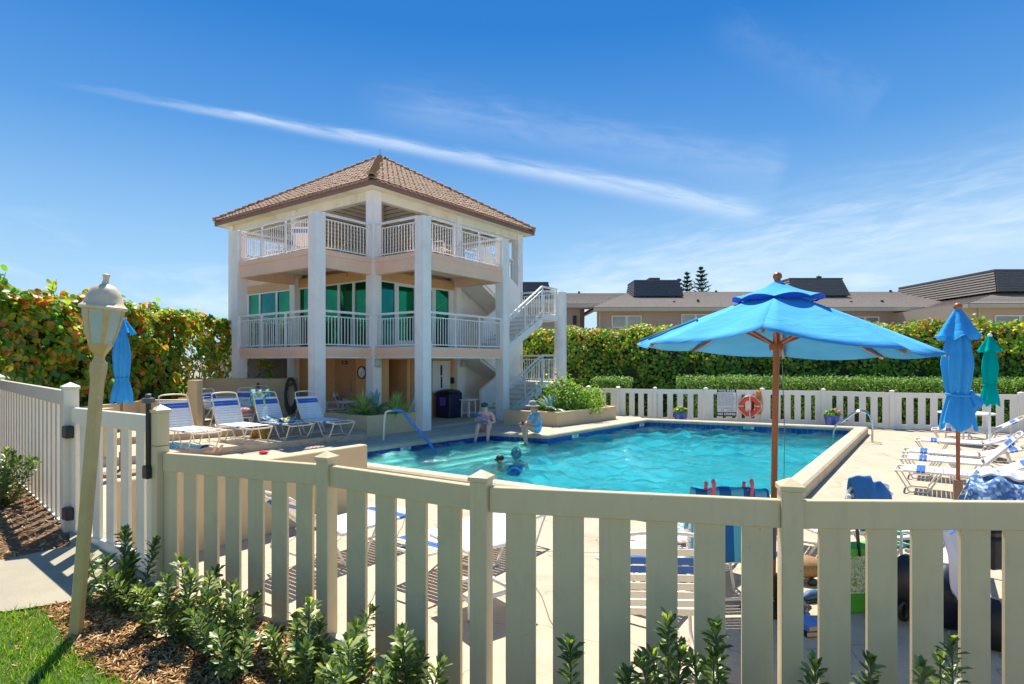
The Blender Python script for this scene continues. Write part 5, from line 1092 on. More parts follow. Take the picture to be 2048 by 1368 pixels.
cloth('rumpled_towel', 'small bright patterned towel bunched on the lounger seat', patmat('bright_towel', [(.75, .65, .1), (.1, .15, .5), (.05, .5, .5), (.8, .78, .7)], 14), [[LP_(.55, -.25, .40), LP_(.6, .1, .42)], [LP_(.75, -.24, .50), LP_(.8, .12, .47)], [LP_(.95, -.25, .40), LP_(1.0, .05, .41)]], 12, 10, amp=.02, seed=4)
b = MB()
for k, (dz, s_) in enumerate(((.47, .22), (.58, .2))): vs, fs = ico(s_, (-6.9, 15.0, .15+dz+.0), 3, (1.15, .8, .33), .05); b.add(vs, fs)
o = b.build('folded_towels', mat('pink_towel', (.70, .40, .36), .95, .15, 20, .5, 200), smooth=True); tag(o, 'pink towels heaped on the small white side table', 'towel')
bk_ = thing('straw_basket', 'golden woven straw bag standing under the second lounger', 'bag', (-6.02, 13.95, .15), RL)
b = MB(); b.prism([(-.26, -.1), (.26, -.1), (.26, .1), (-.26, .1)], 0, .26); b.build('bag_body', patmat('woven_straw', [(.55, .26, .04), (.30, .18, .04), (.62, .36, .08), (.22, .15, .05)], 26), bk_, bevel=.02)
b = MB(); b.tube(sm([(-.12, .1, .25), (-.1, .12, .38), (.1, .12, .38), (.12, .1, .25)]), .01, 6); b.build('bag_handle', wood2, bk_)
o = MB(); vs, fs = ico(.11, tuple(G(527, 905, .03)), 2, (1, .6, .35), .15); o.add(vs, fs); o = o.build('red_cloth', mat('red_cloth', (.75, .04, .05), .8, .1)); tag(o, 'small crumpled red cloth lying on the sunny deck strip', 'cloth')
hs_ = thing('garden_hose', 'coiled dark garden hose hanging on the end of the back wall', 'hose', (-6.95, 18.36, .95)); b = MB(); rr = random.Random(2)
pts = []
for k in range(9*20): t_ = 2*pi*k/20; r = .22+.20*abs(sin(k*.17))+.03*rr.random(); pts.append((.48*r*cos(t_), -.02-.1*(k/180), 1.35*r*sin(t_)-.05))
b.tube(pts, .016, 6); b.build('hose_coil', mat('dark_hose', (.03, .05, .05), .4, .2), hs_, smooth=True); b = MB(); b.tube([(0, .1, .3), (0, -.12, .3), (0, -.14, .38)], .03, 8); b.build('hose_hook', wood2, hs_)
b = MB(); b.tube([(-8.0, 18.47, .95), (-7.88, 18.44, .82), (-7.8, 18.47, .98)], .014, 6); b.box(-8.1, -8.02, 18.47, 18.497, .65, 1.3); o = b.build('wall_bracket', mat('rusty_bracket', (.2, .1, .05), .8)); tag(o, 'small rusty bracket on the tan back wall', 'bracket')

# ---------------------------------------------------------------- people
def body(J, B, name, mats, region, parent, sub=2):
    names = list(J); me = bpy.data.meshes.new('tmp'); me.from_pydata([J[k][0] for k in names], [(names.index(a), names.index(b_)) for a, b_ in B], []); o = link('tmp', me)
    m = o.modifiers.new('s', 'SKIN'); m.use_smooth_shade = True
    for i, k in enumerate(names):
        r = J[k][1]; r = (r, r) if not isinstance(r, tuple) else r; me.skin_vertices[0].data[i].radius = r; me.skin_vertices[0].data[i].use_root = (k == names[0])
    q = o.modifiers.new('u', 'SUBSURF'); q.levels = sub; q.render_levels = sub
    dg = bpy.context.evaluated_depsgraph_get(); out = bpy.data.meshes.new_from_object(o.evaluated_get(dg)); bpy.data.objects.remove(o); bpy.data.meshes.remove(me)
    out.materials.clear(); [out.materials.append(x) for x in mats]
    for p_ in out.polygons: p_.material_index = region(p_.center); p_.use_smooth = True
    out.name = name; return link(name, out, parent)
def hand(parent, wrist, dirv, side, m, s=1.):
    wrist = Vector(wrist); d = Vector(dirv).normalized(); q = Vector(side).normalized(); up = d.cross(q); b = MB()
    for i, (o_, L) in enumerate(((-.03, .062), (-.010, .075), (.010, .07), (.03, .055))):
        a = wrist+d*.055*s+q*o_*s; b.tube([wrist+q*o_*.5*s, a, a+d*L*.5*s-up*.012*s, a+d*L*.75*s-up*.035*s], [.012*s, .0105*s, .009*s, .006*s], 6)
    a = wrist+q*-.03*s; b.tube([wrist, a+d*.03*s-q*.01*s, a+d*.065*s-q*.02*s-up*.01*s], [.013*s, .011*s, .007*s], 6)
    o = b.build('fingers', m, parent, smooth=True); return o
def seated(label, loc, rz, mats, region, knees, feet, hands_, lean=.12, headp=None, sc_=1.):
    t = thing('person', label, 'person', loc, rz, None)
    hd = headp or Vector((lean+.10, 0, .68))
    J = {'pelvis': ((0, 0, .12), (.155, .13)), 'waist': ((lean*.35, 0, .27), (.125, .105)), 'chest': ((lean*.8, 0, .44), (.14, .105)), 'neck': ((lean+.02, 0, .57), .05), 'head': (tuple(hd), (.078, .092)), 'crown': (tuple(hd+Vector((.0, 0, .09))), .07)}
    B = [('pelvis', 'waist'), ('waist', 'chest'), ('chest', 'neck'), ('neck', 'head'), ('head', 'crown')]
    for i, s in enumerate((1, -1)):
        J[f'hip{i}'] = ((.05, s*.09, .11), .10); J[f'knee{i}'] = (knees[i], .062); J[f'ank{i}'] = (feet[i], .038); J[f'toe{i}'] = (tuple(Vector(feet[i])+Vector((.15, 0, -.04))), .025)
        J[f'sh{i}'] = ((lean*.9, s*.17, .50), .055); J[f'el{i}'] = (hands_[i][0], .04); J[f'wr{i}'] = (hands_[i][1], .027); J[f'pa{i}'] = (hands_[i][2], (.03, .018))
        B += [('pelvis', f'hip{i}'), (f'hip{i}', f'knee{i}'), (f'knee{i}', f'ank{i}'), (f'ank{i}', f'toe{i}'), ('chest', f'sh{i}'), (f'sh{i}', f'el{i}'), (f'el{i}', f'wr{i}'), (f'wr{i}', f'pa{i}')]
    b_ = body(J, B, 'body', mats, region, t)
    for i, s in enumerate((1, -1)):
        w, p_ = Vector(hands_[i][1]), Vector(hands_[i][2]); hand(b_, p_, (p_-w), (0, s, .2), mats[0])
    t.scale = (1.1, 1.1, 1.06)
    # face
    f = MB(); 
    for s in (1, -1): vs, fs = ico(.012, (hd.x+.078, s*.032, hd.z+.02), 1); f.add(vs, fs)
    f.build('eyes', black_pl, b_, smooth=True)
    f = MB(); vs, fs = ico(.016, (hd.x+.092, 0, hd.z-.01), 1, (1, .8, 1.3)); f.add(vs, fs); 
    for s in (1, -1): vs, fs = ico(.022, (hd.x, s*.082, hd.z), 1, (.8, .4, 1.2)); f.add(vs, fs)
    f.build('nose_and_ears', mats[0], b_, smooth=True)
    f = MB(); f.box(hd.x+.074, hd.x+.084, -.022, .022, hd.z-.052, hd.z-.042); f.build('mouth', mat('lips', (.45, .12, .1), .5), b_)
    return t, hd
pinksuit = mat('pink_swimsuit', (.88, .38, .46), .7, .1, 20); bluesuit = patmat('blue_print_swimsuit', [(.10, .45, .75), (.12, .55, .85), (.30, .70, .88), (.06, .38, .70)], 18); hair_m = mat('blond_hair', (.45, .30, .12), .6, .3, 30); dark_hair = mat('dark_hair', (.05, .03, .02), .6, .3, 30)
def suit(c):   # torso between hips and chest
    if abs(c.y) < .17 and c.z < .40 and c.x < .2 and c.z > .03: return 1
    if abs(c.y) < .13 and c.z < .46 and c.z >= .40: return 1
    if .05 < abs(c.y) < .09 and c.z < .56 and c.z > .4: return 1
    return 0
W1 = (-.74, 16.56, 0.0); rz1 = atan2(-1, -.10)
t, hd = seated('woman in green cap and pink swimsuit sitting on the pool edge holding a baby', W1, rz1, [skin_m, pinksuit], suit, [(.42, .13, .22), (.44, -.13, .23)], [(.53, .12, -.20), (.56, -.20, -.21)], [((.18, .25, .27), (.33, .10, .24), (.38, .05, .25)), ((.2, -.24, .30), (.36, -.10, .33), (.40, -.04, .34))], lean=.16, headp=Vector((.27, .0, .66)))
capm = mat('green_cap', (.01, .12, .08), .8, .1)
b = MB(); vs, fs = ico(.105, tuple(hd+Vector((-.005, 0, .06))), 2, (1.05, .92, .72)); b.add(vs, fs); b.build('cap', capm, t, smooth=True); b = MB(); b.lathe([(.01, -.006), (.085, -.004), (.085, .004), (.01, .006)], 16, tuple(hd+Vector((.10, 0, .035)))); b.build('cap_brim', capm, t, smooth=True)
b = MB(); b.tube([hd+Vector((-.07, 0, .0)), hd+Vector((-.10, 0, -.06)), hd+Vector((-.09, 0, -.14))], [.06, .05, .02], 8); b.build('hair', dark_hair, t, smooth=True)
# baby
by = thing('person', 'baby in blue hat and clothes in the arms of the woman in the green cap', 'person', (-.80, 16.18, .0), rz1); by.scale = (1.05, -1.05, 1.05)
J = {'chest': ((.0, .03, .36), .065), 'hips': ((.02, -.08, .30), .06), 'neck': ((0, .10, .40), .032), 'head': ((0, .16, .44), .062)}
B = [('chest', 'hips'), ('chest', 'neck'), ('neck', 'head')]
for i, s in enumerate((1, -1)):
    J[f'k{i}'] = ((.08+.03*s, -.16, .30+.03*s), .034); J[f'f{i}'] = ((.10+.03*s, -.2, .22), .022); J[f'e{i}'] = ((.07, .02, .40+.04*s), .025); J[f'h{i}'] = ((.12, .0, .42+.03*s), .017); B += [('hips', f'k{i}'), (f'k{i}', f'f{i}'), ('chest', f'e{i}'), (f'e{i}', f'h{i}')]
body(J, B, 'body', [skin_m, patmat('baby_clothes', [(.05, .2, .5), (.6, .65, .7), (.08, .25, .55)], 30)], lambda c: 1 if -.13 < c.y < .09 and c.x < .09 else 0, by)
b = MB(); vs, fs = ico(.075, (-.012, .185, .455), 2, (1, .95, .95)); b.add(vs, fs); b.lathe([(.06, -.005), (.1, -.012), (.1, -.006), (.06, .006)], 14, (-.005, .17, .45)); b.build('sun_hat', mat('baby_hat', (.03, .14, .42), .8), by, smooth=True)
W2 = (.72, 15.92, 0.0); rz2 = atan2(-.42, -.9)
t, hd = seated('woman in a straw sun hat and light blue swimsuit sitting on the pool edge', W2, rz2, [skin_tan, bluesuit], lambda c: suit(c) or (1 if c.z > .36 and c.z < .52 and abs(c.y) < .2 and c.x < .25 else 0), [(.40, .12, .24), (.40, -.10, .26)], [(.42, .16, -.20), (.30, -.10, -.22)], [((.20, .23, .28), (.40, .10, .30), (.46, .05, .30)), ((.20, -.22, .28), (.38, -.08, .30), (.44, -.02, .30))], lean=.10, headp=Vector((.16, 0, .68)))
hatm = mat('straw_hat', (.42, .38, .30), .9, .2, 60, .4, 200)
b = MB(); b.lathe([(.17, .0), (.19, -.012), (.175, .008), (.10, .03), (.098, .08), (.085, .12), (.04, .14), (.005, .142)], 24, tuple(hd+Vector((0, 0, .05)))); b.build('sun_hat', hatm, t, smooth=True)
b = MB(); b.tube([hd+Vector((-.05, 0, .03)), hd+Vector((-.08, 0, -.05)), hd+Vector((-.09, 0, -.13))], [.08, .07, .03], 8); b.build('hair', hair_m, t, smooth=True)
o = MB(); o.box(-.05, .05, -.03, .03, 0, .09, Matrix.Translation((.305, 15.66, .28)) @ Matrix.Rotation(rz2, 4, 'Z')); o = o.build('black_phone', black_pl, bevel=.008); tag(o, 'small black device in the hands of the woman with the sun hat', 'phone')
# swimmers
def swimmer(label, loc, rz, mats, region, face=False, dz=-.03):
    t = thing('person', label, 'person', (loc[0], loc[1], ZW+dz), rz)
    J = {'chest': ((0, 0, -.12), (.15, .11)), 'waist': ((.22, 0, -.24), (.12, .1)), 'pelvis': ((.44, 0, -.28), (.14, .11)), 'neck': ((0, 0, .06), .05), 'head': ((.015, 0, .18), (.078, .09)), 'crown': ((.01, 0, .26), .07)}
    B = [('chest', 'waist'), ('waist', 'pelvis'), ('chest', 'neck'), ('neck', 'head'), ('head', 'crown')]
    for i, s in enumerate((1, -1)):
        J[f'sh{i}'] = ((0, s*.18, -.03), .058); J[f'el{i}'] = ((.12, s*.30, -.2), .04); J[f'wr{i}'] = ((.36, s*.26, -.15), .028); J[f'pa{i}'] = ((.44, s*.25, -.15), (.03, .018)); J[f'hip{i}'] = ((.5, s*.1, -.28), .09); J[f'kn{i}'] = ((.9, s*.12, -.30), .055); J[f'an{i}'] = ((1.28, s*.12, -.33), .04)
        B += [('chest', f'sh{i}'), (f'sh{i}', f'el{i}'), (f'el{i}', f'wr{i}'), (f'wr{i}', f'pa{i}'), ('pelvis', f'hip{i}'), (f'hip{i}', f'kn{i}'), (f'kn{i}', f'an{i}')]
    b_ = body(J, B, 'body', mats, region, t); [hand(b_, (.44, s*.25, -.15), (1, 0, -.1), (0, s, 0), mats[0]) for s in (1, -1)]
    return t
t = swimmer('swimmer seen from behind with a teal frilly bathing cap and dark blue swimsuit', (.09, 12.65), pi/2+.1, [skin_m, deepblue_fab], lambda c: 1 if c.z < -.045 and abs(c.y) < .17 else 0)
P = rng.normal(0, 1, (420, 3)); P /= np.linalg.norm(P, axis=1)[:, None]; P = P[P[:, 2] > -.75]; Q = P*[.105, .105, .135]+[0.0, 0, .22]; capf = leafmat('cap_petals', [(0, (.0, .16, .28)), (.5, (.02, .30, .42)), (1, (.10, .48, .55))], .2, .4)
me = npmesh('bathing_cap', apply(frames(Q, P+rng.normal(0, .25, P.shape), .05), ROUND_V), 3, ROUND_TF, capf); link('bathing_cap', me, t)
vs, fs = ico(.1, (0, 0, .22), 2, (1, 1, 1.3)); b = MB(); b.add(vs, fs); b.build('cap_lining', mat('cap_lining', (.01, .18, .28), .7), t, smooth=True)
t = swimmer('dark haired swimmer with only the top of the head above water beside the teal cap', (-.27, 12.95), pi+.6, [skin_tan, black_pl], lambda c: 0, dz=-.21)
vs, fs = ico(.094, (-.005, 0, .245), 2, (1.05, .95, .85)); b = MB(); b.add(vs, fs); b.build('hair', dark_hair, t, smooth=True)
b = MB(); b.box(.07, .1, -.07, .07, .19, .225); b.build('goggles', black_pl, t, bevel=.01)
# sunbather lying on the strip
t = thing('person', 'sunbather lying on the sunny deck strip with only one bare foot and towel visible', 'person', tuple(G(436, 909, 0.02))); t.rotation_euler = (0, 0, pi-.12)
J = {'pelvis': ((.95, 0, .11), (.15, .1)), 'waist': ((1.15, 0, .11), .11), 'chest': ((1.4, 0, .12), (.15, .11)), 'neck': ((1.58, 0, .11), .05), 'head': ((1.72, 0, .12), .085)}
B = [('pelvis', 'waist'), ('waist', 'chest'), ('chest', 'neck'), ('neck', 'head')]
for i, s in enumerate((1, -1)):
    J[f'hip{i}'] = ((.86, s*.09, .1), .09); J[f'kn{i}'] = ((.44, s*.11, .09), .058); J[f'an{i}'] = ((.05, s*.1, .06), .036); J[f'to{i}'] = ((-.03, s*.13, .2), .03); J[f'sh{i}'] = ((1.46, s*.17, .12), .05); J[f'el{i}'] = ((1.2, s*.27, .06), .038); J[f'wr{i}'] = ((.98, s*.28, .04), .026); J[f'pa{i}'] = ((.9, s*.28, .04), .026)
    B += [('pelvis', f'hip{i}'), (f'hip{i}', f'kn{i}'), (f'kn{i}', f'an{i}'), (f'an{i}', f'to{i}'), ('chest', f'sh{i}'), (f'sh{i}', f'el{i}'), (f'el{i}', f'wr{i}'), (f'wr{i}', f'pa{i}')]
b_ = body(J, B, 'body', [skin_m, deepblue_fab], lambda c: 1 if .8 < c.x < 1.5 and abs(c.y) < .18 else 0, t)
c0 = G(436, 909, 0.0); cloth('beach_towel', 'turquoise and white striped towel spread over the sunbather', patmat('turquoise_stripe_towel', [(.05, .45, .55), (.7, .75, .75), (.05, .45, .55), (.02, .22, .45)], 7, 'X'), [[c0+Vector((-x_, -.36, z_*.3+.02)) for x_, z_ in ((.25, .1), (.6, .1), (1.0, .12), (1.4, .12))], [c0+Vector((-x_, -.12, z_)) for x_, z_ in ((.28, .2), (.6, .2), (1.0, .24), (1.4, .22))], [c0+Vector((-x_, .14, z_)) for x_, z_ in ((.28, .19), (.6, .2), (1.0, .24), (1.4, .22))], [c0+Vector((-x_, .36, z_*.3+.02)) for x_, z_ in ((.25, .1), (.6, .1), (1.0, .12), (1.4, .12))]], 20, 12, amp=.008)

# ---------------------------------------------------------------- bags, towels and clutter behind the near fence
stripe = patmat('teal_stripe_towel', [(.02, .14, .34), (.12, .46, .58)], 1.55, 'X')
hx, hy = 1.86, 5.25; tp = Vector((hx+.01, hy-.25, .905)); 
cloth('striped_towel', 'navy and aqua striped towel hung over the high lounger back', stripe, [[tp+Vector((x_, -.10, -.62+.1*abs(x_)))for x_ in (-.36, -.15, .1, .35)], [tp+Vector((x_, -.06, -.25)) for x_ in (-.35, -.13, .12, .35)], [tp+Vector((x_, -.02, -.02)) for x_ in (-.33, -.12, .12, .33)], [tp+Vector((x_, .05, -.02)) for x_ in (-.33, -.12, .12, .33)], [tp+Vector((x_, .18, -.40)) for x_ in (-.34, -.12, .12, .34)]], 20, 24, amp=.01)
pinkm = mat('pink_plastic', (.80, .10, .14), .35, .05)
for px in (1422, 1498):
    t = thing('towel_clip', 'left pink flamingo shaped towel clip on the striped towel' if px < 1450 else 'right pink flamingo shaped towel clip on the striped towel', 'clip', AT(px, 4.98, .885), 0, 'pink towel clips'); b = MB(); b.tube(sm([(0, -.05, -.04), (.01, -.055, .02), (.0, -.04, .07), (.015, -.02, .09), (.02, -.03, .04)]), .014, 8); b.build('clip_jaw', pinkm, t, smooth=True); b = MB(); b.tube([(-.035, .04, -.02), (-.03, .03, .06)], .015, 8); b.tube([(.035, .02, -.03), (-.02, 0, .0)], .012, 8); b.build('clip_handle', pinkm, t, smooth=True)
bt = Vector(AT(1741, 5.62, 0)); cloth('blue_towel', 'blue towel slung over a chair back right of the umbrella pole', mat('blue_towel', (.05, .20, .50), .95, .1, 12, .5, 150), [[bt+Vector((-.16, -.06, .38)), bt+Vector((.0, -.08, .36)), bt+Vector((.26, -.05, .40))], [bt+Vector((-.17, -.03, .75)), bt+Vector((0, -.04, .74)), bt+Vector((.2, -.02, .70))], [bt+Vector((-.2, .0, .88)), bt+Vector((.0, .02, .87)), bt+Vector((.12, .03, .80))], [bt+Vector((-.16, .12, .6)), bt+Vector((.0, .14, .58)), bt+Vector((.16, .12, .6))]], 16, 20, amp=.014, seed=9)
bp_ = patmat('blue_dot_cloth', [(.09, .20, .42), (.55, .66, .72), (.09, .20, .42), (.2, .34, .55)], 42); q = Vector(AT(1975, 4.9, 0))
chair('strap chair at the right edge buried under the blue patterned cloth', (q.x+.05, q.y+.1), pi/2+.2, ZD, .62, 'chairs behind the near fence', 72, white_metal, bl=.62, h=.45)
cloth('patterned_cloth', 'blue and white dotted cover up heaped over the chair at the right edge', bp_, [[q+Vector((-.34, -.16, .76)), q+Vector((-.05, -.2, .83)), q+Vector((.2, -.2, .80)), q+Vector((.5, -.18, .78))], [q+Vector((-.22, -.08, .93)), q+Vector((.0, -.08, .98)), q+Vector((.25, -.1, .94)), q+Vector((.5, -.08, .90))], [q+Vector((-.08, .06, 1.03)), q+Vector((.1, .06, 1.05)), q+Vector((.3, .05, 1.0)), q+Vector((.52, .05, .96))], [q+Vector((-.05, .3, .7)), q+Vector((.1, .3, .72)), q+Vector((.3, .3, .7)), q+Vector((.5, .3, .7))]], 22, 20, amp=.016, seed=12)
cloth('white_towel', 'white towel lying over the blue patterned cloth at the right edge', mat('white_towel', (.78, .78, .80), .95, .05, 9), [[q+Vector((-.06, -.02, 1.03)), q+Vector((.15, -.06, 1.03)), q+Vector((.4, -.08, .97))], [q+Vector((.0, .12, 1.06)), q+Vector((.2, .1, 1.09)), q+Vector((.45, .1, 1.02))], [q+Vector((.05, .3, .9)), q+Vector((.25, .3, .9)), q+Vector((.5, .3, .88))]], 12, 12, amp=.014, seed=15)
# green tote
tt = thing('tote_bag', 'green tote bag with white leaf scroll print and long black straps behind the fence', 'bag', AT(1714, 5.2, ZD), .12)
b = MB(); b.prism([(-.21, -.1), (.21, -.1), (.21, .1), (-.21, .1)], 0, .17); b.build('bag_base', mat('green_bag', (.08, .42, .03), .6), tt, bevel=.01)
b = MB(); b.prism([(-.22, -.102), (.22, -.102), (.22, .102), (-.22, .102)], .171, .5); b.build('bag_body', patmat('leaf_scroll_print', [(.28, .38, .03), (.70, .74, .60), (.28, .38, .03), (.68, .72, .58)], 16, 'noise'), tt)
b = MB(); b.prism([(-.215, -.1), (.215, -.1), (.215, .1), (-.215, .1)], .501, .56); b.build('bag_rim', mat('green_bag_rim', (.1, .5, .04), .6), tt)
b = MB(); b.beam((-.06, -.11, .50), (-.07, -.09, .74), .03, .012); b.beam((.1, -.11, .5), (.09, -.09, .72), .03, .012); b.build('bag_strap', black_pl, tt)
def blob(name, label, cat, m, c, r, s, n=.08, rz=0): vs, fs = ico(r, (0, 0, 0), 3, s, n); b = MB(); b.add(vs, fs); o = b.build(name, m, smooth=True); o.location = c; o.rotation_euler = (0, 0, rz); return tag(o, label, cat)
def shoe(label, loc, rz, m1, m2):
    t = thing('shoe', label, 'shoe', loc, rz, 'shoes on the deck'); b = MB(); out = [(-.14, -.03), (-.1, -.045), (.05, -.05), (.12, -.04), (.15, 0), (.12, .04), (.05, .05), (-.1, .045), (-.14, .03)]; b.prism(out, 0, .03); b.build('sole', m2, t, bevel=.005)
    b = MB(); vs, fs = ico(.1, (0, 0, 0), 2, (1.35, .46, .55)); vs = [(x-.0, y, max(0, z+.02-(x > .0)*x*.25)+.03) for x, y, z in vs]; b.add(vs, fs); b.build('upper', m1, t, smooth=True); return t
blob('sun_hat', 'brown straw hat lying on the deck right of the fence post', 'hat', mat('brown_hat', (.32, .18, .08), .9, .3, 40), AT(1612, 5.85, ZD+.14), .17, (1.1, .8, .62), .03); blob('black_pouch', 'small black pouch in front of the brown hat', 'pouch', black_pl, AT(1625, 5.72, ZD+.03), .045, (1, .7, 1), .03)
shoe('dark blue sports shoe on the shaded deck right of the fence post', AT(1622, 5.35, ZD), pi+.3, mat('blue_shoe', (.03, .10, .22), .6, .4, 30), black_pl); shoe('second dark shoe half hidden behind the fence post', AT(1562, 5.4, ZD), .4, mat('dark_shoe', (.02, .05, .09), .6, .4, 30), black_pl)
paper = mat('page_edges', (.62, .46, .22), .9, .15, 60, stretch=(1, 1, 12))
for i, (col, dz, rz_) in enumerate((((.02, .02, .02), 0, .1), ((.08, .22, .6), .048, .22))):
    t = thing('book', ('lower' if i == 0 else 'upper')+(' book with a black cover in the pair on the deck' if i == 0 else ' book with a blue cover in the pair on the deck'), 'book', AT(1617, 4.75, ZD+dz), rz_, 'books on the deck'); b = MB(); b.box(-.075, .07, -.1, .1, .004, .04); b.build('pages', paper, t); b = MB(); b.box(-.08, .073, -.105, .105, 0, .004); b.box(-.08, .073, -.105, .105, .0401, .044); b.box(-.084, -.0801, -.105, .105, 0, .044); b.build('cover', mat('cover', col, .5), t)
bp2 = thing('backpack', 'black and blue backpack standing on the deck behind the fence', 'bag', AT(1815, 5.0, ZD), .3)
vs, fs = ico(.24, (0, 0, .27), 3, (.8, .55, 1.15), .02); b = MB(); b.add([(x, y, max(0, z)) for x, y, z in vs], fs); b.build('bag_body', black_pl, bp2, smooth=True); vs, fs = ico(.17, (.03, -.09, .24), 3, (.8, .4, 1.2), .02); b = MB(); b.add(vs, fs); b.build('front_pocket', mat('slate_blue_nylon', (.03, .10, .17), .5, .2, 20), bp2, smooth=True)
b = MB(); b.tube([(-.17+.045*cos(t_), -.1, .12+.07*sin(t_)) for t_ in [2*pi*k/12 for k in range(12)]], .02, 6, closed=True); b.build('bag_ring', black_pl, bp2, smooth=True)
sh = Vector(AT(1898, 4.75, 0)); cloth('white_shirt', 'white shirt hanging over the dark bags behind the right fence slats', mat('white_shirt', (.78, .78, .84), .9, .04, 6), [[sh+Vector((-.1, -.04, .62)), sh+Vector((.0, -.06, .62)), sh+Vector((.12, -.02, .62))], [sh+Vector((-.09, -.08, .4)), sh+Vector((.02, -.1, .38)), sh+Vector((.12, -.06, .4))], [sh+Vector((-.07, -.1, .16)), sh+Vector((.03, -.11, .12)), sh+Vector((.12, -.09, .1))], [sh+Vector((.04, -.12, -.0)), sh+Vector((.07, -.12, -.02)), sh+Vector((.11, -.1, -.0))]], 12, 22, amp=.016, seed=21)
dbg = mat('navy_nylon', (.012, .018, .035), .5, .3, 15)
blob('duffel_bag', 'dark navy duffel bag under the hanging white shirt', 'bag', dbg, AT(1895, 4.85, ZD+.24), .27, (.8, .6, 1.0), .05); blob('black_bag', 'black bag standing on the deck at the right behind the fence', 'bag', mat('black_nylon', (.012, .012, .014), .6, .3, 15), AT(1995, 4.5, ZD+.17), .25, (.9, .7, .8), .05)
t = thing('cooler_box', 'dark grey soft cooler on the chair seat at the right edge', 'cooler', AT(1992, 4.95, .26), .2); b = MB(); b.box(-.2, .2, -.14, .14, 0, .26); b.build('cooler_body', mat('grey_nylon', (.03, .032, .036), .7, .2, 20), t, bevel=.02); b = MB(); b.box(-.205, .205, -.145, .145, .261, .33); b.build('cooler_lid', black_pl, t, bevel=.02)
g3 = Vector(AT(1805, 6.1, 0)); lounger('lounger with a green striped towel behind the near fence at right', (g3.x+.05, g3.y+.2), RLr, 12, group=GN, frame=white_metal)
cloth('green_towel', 'green and pale striped towel hanging off a lounger behind the fence', patmat('green_stripe_towel', [(.02, .18, .10), (.5, .62, .55), (.02, .18, .10), (.02, .22, .12)], 3, 'DIAGONAL'), [[g3+Vector((-.45, .5, .2)), g3+Vector((.35, .45, .2))], [g3+Vector((-.42, .0, .21)), g3+Vector((.35, -.05, .21))], [g3+Vector((-.40, -.14, .02)), g3+Vector((.2, -.2, .12))]], 14, 12, amp=.012, seed=31)
cloth('patterned_towel', 'white and orange patterned towel lying on the lounger left of the striped towel', patmat('pale_print_towel', [(.7, .7, .68), (.25, .25, .3), (.7, .7, .68), (.65, .3, .15), (.1, .5, .5)], 22), [[Vector((1.45, 5.9, .19)), Vector((1.95, 5.6, .19))], [Vector((1.65, 6.2, .2)), Vector((2.15, 5.9, .2))], [Vector((1.9, 6.55, .19)), Vector((2.4, 6.2, .19))]], 10, 10, amp=.01, seed=33)

# ---------------------------------------------------------------- vegetation
def hedge_leaves(t, P, Nn, size, m, big=300, tv=ROUND_V, tf=ROUND_TF, lname='leaf', spin=None):
    T = frames(P, Nn, size, spin)
    if big:
        d = np.linalg.norm(P-np.array([0, 0, EYE]), axis=1)/np.asarray(size if np.ndim(size) else np.full(len(P), size)); vis = ((P[:, 0]*FP/P[:, 1]+1024) > -20) & (P[:, 1] > 0); o_ = np.argsort(np.where(vis, d, 1e9))[:big]; lm = bpy.data.meshes.new('leaf'); lm.from_pydata(tv, [], tf); lm.materials.append(m); lm.polygons.foreach_set('use_smooth', [True]*len(lm.polygons))
        for i in o_: link(lname, lm, t, Matrix([list(r) for r in T[i]]))
        k = np.ones(len(P), bool); k[o_] = False; T = T[k]
    me = npmesh('foliage', apply(T, tv), 3, tf, m); o = link('foliage', me, t); tag(o, kind='stuff'); return o
def noisy(p, s, seed=0.): 
    return np.sin(p[:, 0]*s+seed)*np.sin(p[:, 1]*s*1.3+seed*2+1)*.5+np.sin(p[:, 2]*s*1.7+p[:, 1]*s*.6+seed)*.5
